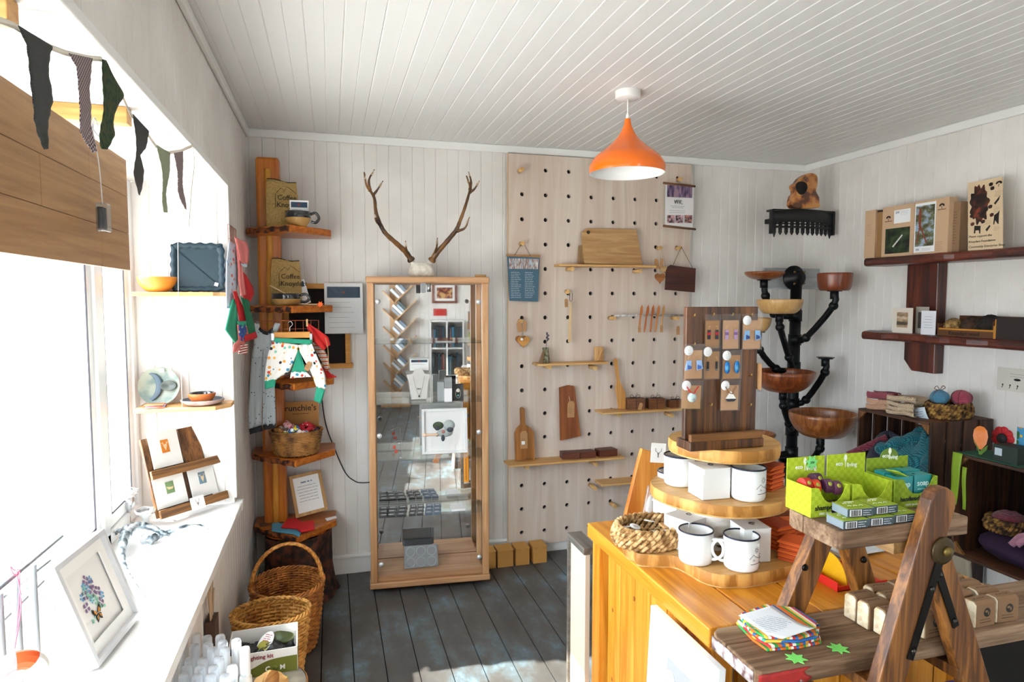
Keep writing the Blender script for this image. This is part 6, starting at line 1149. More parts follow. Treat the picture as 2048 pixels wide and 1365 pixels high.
# ================================================================ earring board and packets
dkw = wood('3a1e0c', '7d4c22', 'z', .6, .45, .8, .2, '241208', dist=1.5); bb = on(1444, 878, Y=1.46); BZ = ZU+.0006
t = thing('earring_board', 'upright dark wooden earring board standing on the top tier', 'display board', (bb.x, 1.475, BZ)); bw = .212; bh = on(1444, 614, Y=1.475).z-BZ
m = M(); m.box((0, 0, bh/2+.012), (bw, .016, bh-.024)); obj('board', m, dkw, t, bevel=.002); m = M(); m.box((0, -.006, .012), (bw+.006, .07, .024)); obj('foot', m, dkw, t, bevel=.003); m = M(); m.box((0, -.032, .033), (bw, .014, .02)); obj('ledge', m, wood('4a2a12', '8a5a2c', 'x', .7), t, bevel=.002)
def lp(x, y, d): p = on(x, y, Y=1.475-d); return p
for (x, y) in ((1388, 632), (1426, 631), (1464, 631), (1502, 631), (1388, 690), (1501, 752), (1422, 811), (1500, 811)):
    p = lp(x, y, .012)-t.location; m = M(); m.tube([p+Vector((0, .004, 0)), p+Vector((0, -.004, 0)), p+Vector((0, -.006, .006))], .0016, 6); obj('brass_hook', m, plain('c9a050', .3, .9), t)
kc = plain('c39468', .8); kd = plain('a8743c', .8)
def epack(x0, y0, x1, y1, d, label, kind, dark=False, seal=True, tilt=0):
    a, b2 = lp(x0, y1, d), lp(x1, y0, d); w, h = b2.x-a.x, b2.z-a.z; t = thing('earring_packet', label, 'earring packet', ((a.x+b2.x)/2, a.y, b2.z), (0, tilt, 0), 'jewellery packets on the board')
    obj('kraft_card', M().box((.002, .001, -h*.58), (w*.84, .001, h*.80)), kd if dark else kc, t)
    m = M(); m.box((0, -.0035, -h/2), (w, .0004, h)); m.box((w/2-.001, -.001, -h/2), (.0006, .005, h)); m.box((0, -.001, -h+.001), (w, .005, .0006)); obj('cellophane', m, PACK, t)
    if seal: m = M(); m.lathe([(0, 0), (.0125, 0), (.0125, .0006), (0, .0006)], 28, tr((-w*.26, -.0042, -h*.18), (PI/2, 0, 0))); s = obj('round_seal', m, PAPER, t); m = M(); lines(m, -w*.26-.008, -h*.16, .016, 3, .004, .0007, 3, -.0052, True); obj('printed_text', m, plain('b9bcc4', .7), s)
    hk = plain('d8b070', .3, .8)
    if kind[0] == 'pair':
        _, c1, c2, sh = kind
        for s in (-1, 1):
            x = s*w*.24; e_ = thing_part = M(); e_.tube(spline([(x-.004*s, -.004, -h*.36), (x, -.005, -h*.34), (x+.002*s, -.004, -h*.42)], 4), .0006, 5); ee = obj('ear_hook', e_, hk, t); m = M()
            if sh == 'bar': m.box((x, -.005, -h*.58), (.0075, .003, h*.27)); m.cur = 1; m.box((x, -.0052, -h*.55), (.0078, .0032, h*.08))
            elif sh == 'thin': m.box((x, -.005, -h*.60), (.0045, .003, h*.26)); m.cur = 1; m.box((x, -.0052, -h*.70), (.0047, .0032, h*.04))
            elif sh == 'drop': m.lathe([(0, 0), (1, .0), (1, .003), (0, .004)], 20, tr((x, -.004, -h*.58), (PI/2, 0, 0), (.0072, .0165, 1))); m.cur = 1; m.lathe([(0, 0), (1, 0), (0, .001)], 12, tr((x-.001, -.0082, -h*.61), (PI/2, 0, 0), (.004, .008, 1)))
            else: m.prism([(x-.006, -h*.46), (x+.006, -h*.46), (x+.008+s*.003, -h*.70), (x-.008+s*.003, -h*.74)], -.0015, .0015, tr((0, -.005, 0), (PI/2, 0, 0))); m.cur = 1; m.prism([(x-.005, -h*.58), (x+.006, -h*.62), (x+.006, -h*.69), (x-.005, -h*.71)], -.0004, .0004, tr((0, -.0072, 0), (PI/2, 0, 0)))
            obj('earring', m, [plain(c1, .25), plain(c2, .25)], ee)
    else:
        m = M(); m.tube(spline([(-w*.25, -.005, -h*.22), (-.005, -.0065, -h*.40), (.006, -.0065, -h*.44), (w*.14, -.005, -h*.36), (w*.28, -.005, -h*.20)], 5), .0014, 6); obj('cord', m, plain(kind[1], .6), t); m = M()
        if kind[2] == 'disc': m.lathe([(0, 0), (.0125, 0), (.0125, .002), (0, .003)], 26, tr((0, -.005, -h*.58), (PI/2, 0, 0))); obj('pendant', m, blot('bfe0dc', 'e8efe8', '9ab8c8', 90, .2), t)
        else: m.prism([(0, -h*.36), (.016, -h*.60), (-.015, -h*.60)], -.001, .001, tr((0, -.006, 0), (PI/2, 0, 0))); m.cur = 1; m.prism([(-.015, -h*.61), (.017, -h*.61), (.010, -h*.69), (-.009, -h*.69)], -.0012, .0012, tr((0, -.0065, 0), (PI/2, 0, 0))); obj('boat_pendant', m, [plain('f2efe9', .3), plain('2a3040', .3)], t)
    return t
epack(1365, 818-3, 1403, 818-3, .02, '', ('x',)) if False else None
epack(1407, 629, 1441, 699, .016, 'packet of red and black bar earrings, top row left', ('pair', '26222c', 'a81c28', 'bar'), True, False)
epack(1441, 628, 1480, 700, .018, 'packet of speckled lilac bar earrings, top row middle', ('pair', 'a88ab0', '7a5a8a', 'bar'), False, False)
epack(1481, 628, 1524, 700, .022, 'packet of blue fluted glass earrings with a round seal, top row right', ('pair', '7fa8d0', '25407c', 'fan'))
epack(1365, 688, 1407, 760, .026, 'packet of pale blue curved earrings, middle row left, hanging over the board edge', ('pair', '8fb0dc', '3a5ca0', 'fan'))
epack(1404, 691, 1441, 760, .016, 'packet of thin black bar earrings, middle row centre', ('pair', '202024', '5a6a6a', 'thin'), True)
epack(1441, 700, 1483, 760, .019, 'packet of bright blue teardrop earrings, middle row right', ('pair', '1f74b8', '5ab0dc', 'drop'), True)
epack(1360, 760, 1406, 820, .024, 'packet with a round pearly pendant on red cord, bottom row left', ('neck', 'c81f24', 'disc'), tilt=.05)
epack(1438, 759, 1480, 823, .020, 'packet with a little white sailing boat pendant, bottom row right', ('neck', '8a5a34', 'boat'), tilt=.02)
p = on(1521, 745, Y=1.475); t = thing('earring_packet', 'packet seen edge-on hanging from the right side of the earring board', 'earring packet', (bb.x+bw/2+.006, 1.475, p.z+.03), (0, 0, PI/2), 'jewellery packets on the board')
obj('cellophane', M().box((0, -.003, -.035), (.045, .004, .09)), PLASTIC, t); obj('kraft_card', M().box((0, 0, -.04), (.04, .001, .07)), kc, t); m = M(); m.tube([(-.01, -.006, -.02), (0, -.007, -.06), (.01, -.006, -.03)], .0014, 5); obj('cord', m, plain('b8202c', .6), t)
# ================================================================ old trestle stepladder with plank shelves
lw = wood('5a3210', 'a86c2c', 'z', .8, .5, .8, .1, '3a1e0a', dist=1.2); pl = wood('6f5238', 'a5866a', 'x', .7, .7, .9, 0, '4a3320', dist=1.3)
t = thing('trestle_ladder', 'old wooden trestle stepladder carrying two plank shelves', 'stepladder', (1.09, 1.0, 0)); O = tr((-1.09, -1.0, 0))
def leg(p0, p1, w, th, y, round_=False, lb=None):
    a, b2 = Vector((p0[0], p0[1])), Vector((p1[0], p1[1])); d = (b2-a).normalized(); n = Vector((-d.y, d.x))*w/2; P = [a+n, a-n, b2-n]
    if round_: P += [b2-n*math.cos(k*PI/6)+d*(w/2)*math.sin(k*PI/6) for k in range(1, 6)]
    P.append(b2+n); m = M(); m.prism([(p.x, p.y) for p in P], -th/2, th/2, O @ tr((0, y, 0), (PI/2, 0, 0))); return obj('leg', m, lw, t, bevel=.003)
HX, HZ = 1.092, 1.10
leg((HX-.335*1.10-.005, 0), (HX+.0, 1.188), .062, .026, .930, True); leg((HX+.43*1.10, 0), (HX-.0, HZ+.035), .062, .024, .956, True)
leg((.99-.47*.95+.01, 0), (1.052, 1.075), .052, .032, 1.164); leg((1.13+.39*.98, 0), (1.098, 1.075), .05, .030, 1.164)
for x, z in ((HX-.335*(HZ-.833), .826), (HX+.43*(HZ-.833), .826), (.88, .50)):
    m = M(); m.box((x, 1.045, z), (.05 if z > .6 else .04, .20, .022), O); obj('rung', m, lw, t, bevel=.002)
m = M(); m.box((1.05, 1.055, 1.094), (.05, .19, .024), O); obj('rung', m, wood('8a6238', 'c29a62', 'y', .8), t, bevel=.002)
ir = plain('26221e', .35, .8); br = plain('4a3a20', .45, .6); m = M(); m.lathe([(0, 0), (.026, 0), (.026, .004), (.020, .006), (0, .006)], 30, O @ tr((HX, .917, HZ), (PI/2, 0, 0))); 
hp = obj('hinge_plate', m, br, t); m = M(); m.lathe([(0, 0), (.010, 0), (.009, .007), (0, .008)], 20, O @ tr((HX+.004, .911, HZ), (PI/2, 0, 0))); obj('hinge_pin', m, plain('7a6434', .4, .8), hp)
for (dx, L_) in ((-.335, .20), (.43, .17)):
    m = M(); a, b2 = Vector((HX, HZ)), Vector((HX+dx*L_, HZ-L_)); d = (b2-a).normalized(); n = Vector((-d.y, d.x))*.009; m.prism([(p.x, p.y) for p in (a+n, a-n, b2-n*.8, b2+n*.8)], 0, .003, O @ tr((0, .9165 if dx < 0 else .943, 0), (PI/2, 0, 0))); s = obj('hinge_strap', m, ir, t)
    m = M()
    for k in (.35, .92): c = a.lerp(b2, k); m.lathe([(0, 0), (.006, 0), (.004, .003), (0, .004)], 14, O @ tr((c.x, .9135 if dx < 0 else .94, c.y), (PI/2, 0, 0)))
    obj('bolt', m, plain('4a4640', .3, .9), s)
for x, z in ((.985, .985), (1.142, .985)): m = M(); m.lathe([(0, 0), (.008, 0), (.006, .004), (0, .005)], 16, O @ tr((x, 1.147, z), (PI/2, 0, 0))); obj('bolt', m, ir, t)
def plank(name, label, x0, x1, y0, y1, zt, th, cut=0):
    t = thing(name, label, 'plank shelf', ((x0+x1)/2, (y0+y1)/2, zt-th)); cx, cy = (x0+x1)/2, (y0+y1)/2; ym = y0+(y1-y0)*.62; m = M()
    m.prism([(x0-cx, y0-cy+.008), (x0-cx+.008, y0-cy), (x1-cx, y0-cy), (x1-cx, ym-.0012-cy), (x0-cx, ym-.0012-cy)], 0, th); m.prism([(x0-cx, ym+.0012-cy), (x1-cx, ym+.0012-cy), (x1-cx, y1-cy), (x0-cx+.022, y1-cy), (x0-cx+.006, y1-cy-.012), (x0-cx, y1-cy-.03)], 0, th); obj('boards', m, pl, t, bevel=.003); return t, cx, cy
PZ, TZ = .881, 1.146
t, cx, cy = plank('plank_shelf', 'long weathered lower plank shelf on the ladder with a red painted end', .748, 1.64, .982, 1.146, PZ, .036)
m = M(); m.grid(lambda u, v: (-.446+.108*u+.01*math.sin(v*7)*u, -.0835-.0006, .003+.028*v), 12, 4, .0012); obj('red_paint', m, blot('b9b2a4', '9a1f1c', 'b3261f', 60, .6, (.3, .36, .6)), t); m = M(); m.grid(lambda u, v: (-.4475, .066-.135*u, .004+.026*v), 12, 3, .0012); obj('flaked_paint', m, blot('6a4a44', 'b3a6a4', 'dcd6d0', 45, .7, (.38, .5, .6)), t)
t, cx, cy = plank('plank_shelf', 'short weathered top plank shelf on the ladder holding the green soap boxes', .884, 1.19, .946, 1.096, TZ, .036)
# ---------- green display cartons
gr1 = checks('a2b81c', 'b0c42a', 120); gr2 = plain('93a81f', .55)
def carton(x, y, w, label, lines_, logo=True, depth=.07, h=.058, hb=.100, rot=0, dark=False):
    t = thing('soap_carton', label, 'box', (x, y, TZ+.0006), rot, 'green cardboard display cartons'); ins = plain('e9e7e0', .6); g1 = gr1 if not dark else checks('7d9418', '88a020', 120)
    m = M(); m.box((w/2, depth/2, .001), (w, depth, .002)); m.box((.001, depth/2, h/2), (.0016, depth, h)); m.box((w-.001, depth/2, h/2), (.0016, depth, h)); m.box((w/2, depth-.001, hb/2), (w, .0018, hb)); obj('carton', m, g1, t)
    F = [(0, 0), (w, 0), (w, h), (w*.93, h)]+[(w*(.90-.70*i/10), h*(.45+.52*abs((i-5)/5)**2.6)) for i in range(11)]+[(w*.10, h), (0, h)]
    m = M(); m.prism(F, 0, .0016, tr((0, 0, 0), (PI/2, 0, 0))); f = obj('front_panel', m, g1, t); bk = plain('1c2418', .7)
    text(lines_[0], .0135, bk, f, (w*.52, -.0022, h*.30), bold=.012); text(lines_[1], .0066, plain('e9eccc', .6), f, (w*.50, -.0022, h*.10), bold=.01)
    if logo:
        wt = plain('eef0dc', .6); o = text('eco', .0125, wt, t, (w*.31, depth-.0025, hb*.80), bold=.012); text('living', .0125, wt, t, (w*.64, depth-.0025, hb*.76), bold=.012); m = M(); m.prism([(0, -.008), (.004, 0), (.003, .006), (0, .009), (-.003, .006), (-.004, 0)], 0, .0006, tr((w*.47, depth-.002, hb*.90), (PI/2, 0, 0))); m.box((w*.47, depth-.0022, hb*.79), (.0012, .0006, .014)); obj('leaf_logo', m, wt, t)
    return t
b1 = carton(.886, 1.022, .091, 'green eco soap carton of red and purple bars, leftmost on the top plank', ('shampoo bars', '100% biodegradable'))
b2_ = carton(.984, 1.022, .096, 'green eco soap carton, nearly empty, in the middle of the top plank', ('shampoo bars', '100% biodegradable'))
b3 = carton(1.085, 1.020, .108, 'green eco soap carton of teal soap boxes, at the right of the top plank', ('handmade soap', '100% biodegradable'), False, .072, .060, .086, dark=True)
wt = plain('eef0dc', .6); m = M(); m.prism([(.024*math.cos(q), .020*math.sin(q)) for q in [PI*j/16 for j in range(17)]], 0, .0016, tr((.058, .0715, .0845), (PI/2, 0, 0))); dm = obj('domed_header', m, plain('5f7a1c', .6), b3); text('eco', .012, wt, dm, (.047, .0692, .089), bold=.012); text('living', .012, wt, dm, (.067, .0692, .085), bold=.012); m = M(); m.prism([(0, -.008), (.004, 0), (.003, .006), (0, .009), (-.003, .006), (-.004, 0)], 0, .0006, tr((.058, .0695, .097), (PI/2, 0, 0))); obj('leaf_logo', m, wt, dm)
m = M(); m.grid(lambda u, v: (.010+.03*u, .004+.03*v, .062+.014*(1-u)*1-.004*v), 5, 3, .001); obj('open_flap', m, gr1, b3); m = M(); m.box((.02, .02, .035), (.034, .03, .001)); 
star(b1, None, (.058, .0665, .088), (PI/2, 0, 0), .016, 'star_tag', '7ad67a', '250')
def bar(par, x, y, z, c, label, w=.016, d=.03, h=.02, rx=.5):
    o = thing('shampoo_bar', label, 'soap', Vector(par.location)+Vector((x, y, z)), (rx, 0, 0), 'shampoo bars'); m = M(); P = [(-d/2, 0)]+[(d/2*math.cos(PI-PI*k/8), h*math.sin(PI*k/8)) for k in range(1, 8)]+[(d/2, 0)]; m.prism(P, -w/2, w/2, tr((0, 0, 0), (PI/2, 0, PI/2))); obj('wrapper', m, plain(c, .3), o, bevel=.0008)
    m = M(); m.lathe([(0, 0), (.0042, 0), (.0042, .0006), (0, .0006)], 14, tr((0, -d*.25, h*.88), (.55, 0, 0))); obj('round_print', m, plain('a8a838', .5), o); return o
k_ = 0
for i, (x, y, z, c, lb) in enumerate(((.014, .036, .040, 'c2261c', 'red shampoo bar at the far left of the first green carton'), (.031, .032, .036, 'd83c14', 'orange red shampoo bar in the first green carton'), (.048, .046, .044, '4a2440', 'purple shampoo bar at the back of the first green carton'), (.058, .030, .036, '5a2c4c', 'purple shampoo bar in the middle of the first green carton'), (.076, .026, .032, '63364f', 'purple shampoo bar at the right of the first green carton'))): bar(b1, x, y, z+.010, c, lb)
for i, (x, y, c) in enumerate(((.016, .02, '4a0f14'), (.036, .014, '2c1424'), (.056, .012, '2a1220'), (.074, .012, '2a1422'))): bar(b1, x, y, .006, c, ['dark red', 'dark plum', 'deep purple', 'near black purple'][i]+' shampoo bar low inside the first green carton', rx=.1)
bar(b2_, .018, .040, .030, '0f5f66', 'teal shampoo bar at the left of the middle green carton'); bar(b2_, .034, .030, .020, '123038', 'dark teal shampoo bar lower in the middle green carton')
tl_ = plain('1d8a8c', .4)
for i, (x, y) in enumerate(((.030, .018), (.078, .018), (.030, .046), (.078, .046))):
    o = thing('soap_box', ['front left', 'front right', 'back left', 'back right'][i]+' teal soap box in the third green carton', 'soap', Vector(b3.location)+Vector((x, y, .004)), 0, 'teal soap boxes'); obj('carton', M().box((0, 0, .029), (.044, .026, .058+.006*(i > 1))), tl_, o, bevel=.0008)
    if i < 2: text('soap', .0165, plain('c8e8e4', .5), o, (0, -.0135, .042), bold=.014); m = M(); lines(m, -.014, .030, .028, 1, .005, .0014, 1, -.0137); obj('printed_text', m, plain('a8dcd8', .6), o)
    m = M(); m.lathe([(0, 0), (.003, 0), (.003, .0004), (0, .0004)], 12, tr((-.012, 0, .0585+.006*(i > 1)))); lines(m, -.004, 0, .018, 1, .01, .002, 4); obj('top_print', m, plain('0f3a3c', .6), o)
# thin boxes with barcodes
def thin(x, y, z, rot, label):
    o = thing('flat_box', label, 'box', (x, y, z), rot, 'flat green and grey boxes'); w, d, h = .054, .044, .0155; obj('carton', M().box((w/2, d/2, h/2), (w, d, h)), plain('3d4a50', .5), o, bevel=.0006); obj('green_top', M().box((w/2, d/2, h+.0004), (w-.001, d-.001, .0008)), gr2, o); obj('grey_side', M().box((-.0004, d/2, h/2), (.0008, d-.001, h-.001)), plain('76828a', .5), o)
    m = M(); m.box((.016, -.0005, h/2), (.024, .0006, h*.78)); s = obj('barcode_patch', m, PAPER, o); m = M(); r_ = random.Random(3); xx = .006
    while xx < .026: q = r_.uniform(.0004, .0012); m.box((xx, -.001, h/2), (q, .0005, h*.7)); xx += q+r_.uniform(.0005, .0014)
    obj('bars', m, INK, s); m = M(); lines(m, .031, h*.75, .02, 3, .0042, .0011, 2, -.0006); obj('printed_text', m, plain('c8ced0', .6), o); m = M()
    for i in range(5): m.tube([(.014+.012*(i % 3)+.0035*math.cos(q), .014+.014*(i//3)+.0035*math.sin(q), h+.001) for q in [PI*j/6 for j in range(7)]], .0006, 4)
    m.box((w*.55, d*.85, h+.001), (.02, .004, .0004)); obj('top_print', m, plain('dfe4cc', .6), o); return o
thin(.898, .950, TZ+.0008, -.04, 'flat green-topped box at the left of the bottom row on the top plank edge'); thin(.957, .951, TZ+.0008, -.05, 'flat green-topped box in the middle of the bottom row'); thin(1.016, .952, TZ+.0008, -.02, 'flat green-topped box at the right of the bottom row, behind the ladder leg')
thin(.918, .962, TZ+.0178, -.10, 'flat green-topped box stacked at the left of the upper row'); thin(.978, .960, TZ+.0178, .0, 'flat green-topped box stacked at the right of the upper row')
o = flat('green_leaflet', 'loose green paper sheet under the flat boxes', [(1640, 1020), (1668, 1018), (1678, 1040), (1655, 1040)], TZ+.0003, gr2, 'leaflet', .0004); 
# ---------- wrapped soap blocks
kw = plain('8a6848', .8, bump=.2); so_ = plain('d8c4a4', .6)
def block(x, y, rot, label):
    t = thing('soap_block', label, 'soap', (x, y, PZ+.0006), rot, 'paper-wrapped soap blocks'); w, d, h = .058, .031, .055
    m = M(); m.prism([(-d/2, 0), (d/2, 0), (d/2, h-.006), (d/2-.006, h), (-d/2+.006, h), (-d/2, h-.006)], -w/2+.003, w/2-.001, tr((0, 0, 0), (PI/2, 0, PI/2))); obj('kraft_wrap', m, kw, t, bevel=.001)
    m = M(); m.prism([(-d/2+.001, .0005), (d/2-.001, .0005), (d/2-.001, h-.007), (d/2-.007, h-.0015), (-d/2+.007, h-.0015), (-d/2+.001, h-.007)], -w/2-.0005, -w/2+.004, tr((0, 0, 0), (PI/2, 0, PI/2))); obj('pale_end', m, blot('c9b08a', 'e2d2b4', None, 60, .6, bump=.4), t, bevel=.002)
    m = M(); m.lathe([(0, 0), (.0095, 0), (.0095, .0005), (0, .0005)], 20, tr((.004, -d/2-.0001, h*.55), (PI/2, 0, 0))); g = obj('globe_print', m, plain('2f2a24', .8), t); m = M(); m.ball((.001, -d/2-.0007, h*.60), (.004, .0002, .003), 8, 6); m.ball((.007, -d/2-.0007, h*.52), (.002, .0002, .004), 8, 6); obj('land_print', m, plain('8a6848', .8), g)
    m = M(); lines(m, -.016, .010, .036, 1, .006, .0012, 2, -d/2-.0003); lines(m, -.016, .016, .036, 1, .006, .0008, 5, -d/2-.0003)
    for xx in (-.014, .012): m.ball((xx, 0, h+.0001), (.0022, .0022, .0004), 8, 4)
    m.box((-.001, .0, h+.0003), (.016, .0008, .0004)); obj('printed_text', m, plain('3a2c20', .8), t); return t
bks = [(1.094, 1.104, 'farthest left in the second row from the back'), (1.092, 1.068, 'at the left end of the middle row, white end showing'), (1.100, 1.014+.018, 'front left, beside the ladder leg, white end showing')]
lst = [(1.092, 1.102), (1.092, 1.066), (1.100, 1.030), (1.160, 1.120), (1.158, 1.085), (1.166, 1.048), (1.172, 1.008), (1.225, 1.125), (1.224, 1.090), (1.232, 1.054), (1.296, 1.124), (1.298, 1.088), (1.300, 1.052), (1.312, 1.012), (1.362, 1.122), (1.366, 1.086), (1.370, 1.050), (1.378, 1.014)]
rowf = {0: 'leftmost column', 1: 'second column from the left', 2: 'third column', 3: 'fourth column', 4: 'rightmost column'}; cnt = {}
for (x, y) in lst:
    c = 0 if x < 1.13 else 1 if x < 1.2 else 2 if x < 1.26 else 3 if x < 1.34 else 4; cnt[c] = cnt.get(c, 0)+1
    block(x, y, .06*math.sin(x*40+y*30), 'kraft-wrapped soap block on the lower plank, %s, %s from the back' % (rowf[c], ['first', 'second', 'third', 'fourth'][cnt[c]-1]))
# ---------- striped cloths, sheet, stars
sc_ = [bands(['d86a1c', '3a9a4a', 'e8b83a', 'e9e4da', 'c8322c', '2f6ab0', 'e07a24'], 'x', 8), bands(['2f6ab0', 'e8a83a', 'c8322c', 'e9e4da', '3a9a4a', 'd86a1c'], 'x', 7), bands(['e9e4da', 'd86a1c', '2f6ab0', 'e8c84a', '3aa08a'], 'diagonal' if False else 'y', 8)]
for i in range(4):
    t_ = [on(x, y, Z=PZ) for x, y in ((1470+3*i, 1250), (1520, 1224), (1588, 1236), (1640-6*(i % 2), 1265), (1644-4*i, 1290), (1600, 1300), (1532, 1306-2*i), (1500, 1283))]; c = sum(t_, Vector())/8; c.z = PZ+.0008+i*.0062; m = M(); Q = [tuple(p-Vector((c.x, c.y, 0)))[:2] for p in t_]
    for p in t_: pass
    m.prism([(x*.97, min(max(y, -.075), .075)) for x, y in Q], 0, .0054); o = obj('washcloth', m, sc_[i % 3], loc=c, rot=(0, 0, .07*math.sin(i*2)), bevel=.002); tag(o, ['lowest', 'second', 'third', 'topmost'][i]+' folded striped washcloth in the pile on the left end of the lower plank', 'cloth', 'striped washcloths')
P = [on(x, y, Z=PZ+.03) for x, y in ((1477, 1232), (1544, 1212), (1630, 1264), (1565, 1286))]; c = sum(P, Vector())/4; t = thing('paper_sheet', 'white printed sheet lying on the pile of striped washcloths', 'sheet', (c.x, c.y, PZ+.0275)); Q = [Vector((p.x-c.x, p.y-c.y, 0)) for p in P]
m = M(); m.grid(lambda u, v: Q[0].lerp(Q[1], v).lerp(Q[3].lerp(Q[2], v), u)+Vector((0, 0, .010*(2*u-1)**2*(u > .5)+.003*(1-u)**2)), 16, 8, .0004); obj('sheet', m, plain('eceff3', .6), t)
o = M(); lines(o, -.05, .03, .10, 9, .0085, .0012, 4, 0, True, fill=.8); oo = obj('printed_text', o, plain('9aa4ae', .8), t, (-.01, .004, .0016), (-PI/2, 0, 0)); oo.rotation_euler = (-PI/2, 0, -.75)
star(None, 'green paper star price tag nearest the painted corner of the lower plank', on(1592, 1318, Z=PZ+.001), (0, 0, .1), .021); star(None, 'green paper star price tag lying on the lower plank, right of the washcloths', on(1677, 1298, Z=PZ+.001), (0, 0, .5), .021)
star(None, 'green paper star price tag in front of the soap blocks behind the ladder leg', on(1903, 1262, Z=PZ+.001), (0, 0, .9), .016)
# ---------- red and yellow tray, picture cards on the counter
rd = plain('d8261a', .5); A = on(1642, 1140, Z=CZ); Bp = on(1692, 1176, Z=CZ); t = thing('red_tray', 'red card holder with a yellow half disc on the counter behind the ladder', 'holder', (1.245, 1.315, CZ+.0005), .0)
m = M(); m.box((0, 0, .001), (.15, .13, .002)); m.box((-.0745, 0, .011), (.002, .13, .022)); m.box((0, -.064, .006), (.15, .002, .012)); m.box((0, .064, .006), (.15, .002, .012)); obj('tray', m, rd, t)
m = M(); m.prism([(.058*math.cos(q), .07*math.sin(q)+.002) for q in [PI*j/24 for j in range(25)]], -.0015, .0015, tr((-.045, 0, 0), (PI/2, 0, PI/2+.1))); obj('yellow_disc', m, plain('f2b90f', .5), t)
for i in range(3):
    t = thing('picture_card', ['lowest', 'middle', 'topmost'][i]+' of the pale picture cards fanned on the counter behind the ladder', 'card', (1.40+.004*i, 1.47-.006*i, CZ+.001+i*.0042), .25-.1*i, 'picture cards on the counter'); obj('card', M().box((0, 0, .0018), (.16, .11, .0036)), [plain('8fb0d8', .5), PAPER, plain('dfe6ee', .5)][i], t)
    if i == 2: obj('picture', M().box((0, .01, .004), (.10, .06, .0008)), blot('8a7a2c', '3a3a2c', 'd0c09a', 30, .6), t)
# ---------- dark things below the planks
t = thing('coir_brush', 'coir bristle brush head hanging under the lower plank at the bottom photo edge', 'brush', (.92, 1.06, .835)); m = M(); r_ = random.Random(8)
for i in range(260): q, w = r_.uniform(0, 2*PI), r_.uniform(0, 1.2); d = Vector((math.sin(w)*math.cos(q), math.sin(w)*math.sin(q)*.7, math.cos(w)*-1))*.001; m.tube([(0, 0, -.10), (.05*math.sin(w)*math.cos(q), .05*math.sin(w)*math.sin(q), -.10+.045*math.cos(w)+.01)], .0008, 3)
m2 = M(); m2.cyl((0, 0, -.16), (0, 0, -.095), .022, n=16); obj('handle', m2, plain('8a5a2c', .6), t); b_ = obj('bristles', m, plain('8a5c34', .9), t); b_['kind'] = 'stuff'
o = obj('low_cabinet', M().box((0, 0, .24), (.70, .36, .48)), plain('0b0908', .8), loc=(1.98, 1.42, .001), bevel=.004); tag(o, 'unlit black low cabinet on the floor right of the counter, under the plank', 'cabinet'); obj('cabinet_door', M().box((0, 0, 0), (.33, .01, .42)), plain('100c0a', .7), o, (-.17, -.186, .24)); obj('cabinet_door', M().box((0, 0, 0), (.33, .01, .42)), plain('100c0a', .7), o, (.17, -.186, .24))  # added black box, stands in for the deep shade of this corner
for nm, lb, c, loc, d in (('card_box', 'yellow card box low behind the ladder at the bottom photo edge', 'c8a822', (1.225, 1.070, .0), (.11, .08, .62)), ('card_box', 'purple and teal card box low behind the ladder, above the yellow one', '4a3c8c', (1.345, 1.070, .0), (.11, .08, .69))):
    o = obj(nm, M().box((0, 0, d[2]/2), d), plain(c, .6), loc=loc, bevel=.003); tag(o, lb, 'box')
# ================================================================ black pipe tree of turned bowls in the corner
ip = plain('141517', .42, .5); PYy = 3.47
def pp(x, y, d=0): return on(x, y, Y=PYy-d)
t = thing('pipe_stand', 'black iron pipe tree stand in the far right corner carrying wooden bowls', 'bowl stand', (pp(1583, 900).x, PYy, 0)); O = Matrix.Translation(-t.location); cx = t.location.x
m = M(); zt_ = pp(1590, 556).z; m.cyl((0, 0, .012), (0, 0, zt_-.01), .034, n=20); 
for y in (632, 680, 735, 808, 860, 905): z = pp(1585, y).z; m.cyl((0, 0, z-.035), (0, 0, z+.035), .040, n=20)
obj('column', m, ip, t); m = M(); m.lathe([(0, 0), (.078, 0), (.078, .012), (.045, .018), (.045, .06), (0, .06)], 32, tr((0, .03, zt_), (PI/2, 0, 0))); obj('flange', m, ip, t); m = M(); m.lathe([(.12, 0), (.12, .012), (.05, .02), (.04, .06), (0, .06)], 32); obj('floor_flange', m, ip, t)
m = M()
for q in (0, PI/2, PI, 3*PI/2): m.ball((.052*math.cos(q+.8), -.0335+.012-.006, zt_+.052*math.sin(q+.8)), .007, 8, 6)
obj('brass_screw', m, plain('8a6a3c', .4, .8), t)
def arm(pts, r=.019):
    P = [pp(*p) for p in pts]; m = M(); m.tube(spline(P, 3), r, 12, T=O)
    for p in P[1:-1]: m.ball(tuple(p-t.location), r*1.45, 12, 8)
    m.cyl(tuple(P[0]-t.location+Vector((0, 0, -.004))), tuple(P[0]-t.location), r*2.2, n=24); m.cyl(tuple(P[0]-t.location+Vector((0, 0, -.05))), tuple(P[0]-t.location), r*1.25, n=16); obj('arm', m, ip, t); return P[0]
bwm = {'a': ('7a3f1c', 'a8642e'), 'b': ('c79a5c', 'dcb67c'), 'c': ('6a2e14', '9a4c22'), 'd': ('6a2f14', 'a05626'), 'e': ('7c4018', 'b0703a')}
def tb(arm_pts, xl, xr, yt, yb, k, label, sh=.75, d=0):
    top = arm(arm_pts); Y = PYy-(arm_pts[0][2] if len(arm_pts[0]) > 2 else 0); a, b2 = on(xl, yt, Y=Y), on(xr, yt, Y=Y); r = (b2.x-a.x)/2; h = a.z-on(xl, yb, Y=Y).z; mt = wood(*bwm[k], 'z', .5, .35, .5, .3, dist=2)
    bowl('turned_bowl', label, 'bowl', ((a.x+b2.x)/2, Y, top.z+.001), r, h*.93, r*sh, mt, mt, .010, bulge=2 if k == 'c' else .9)
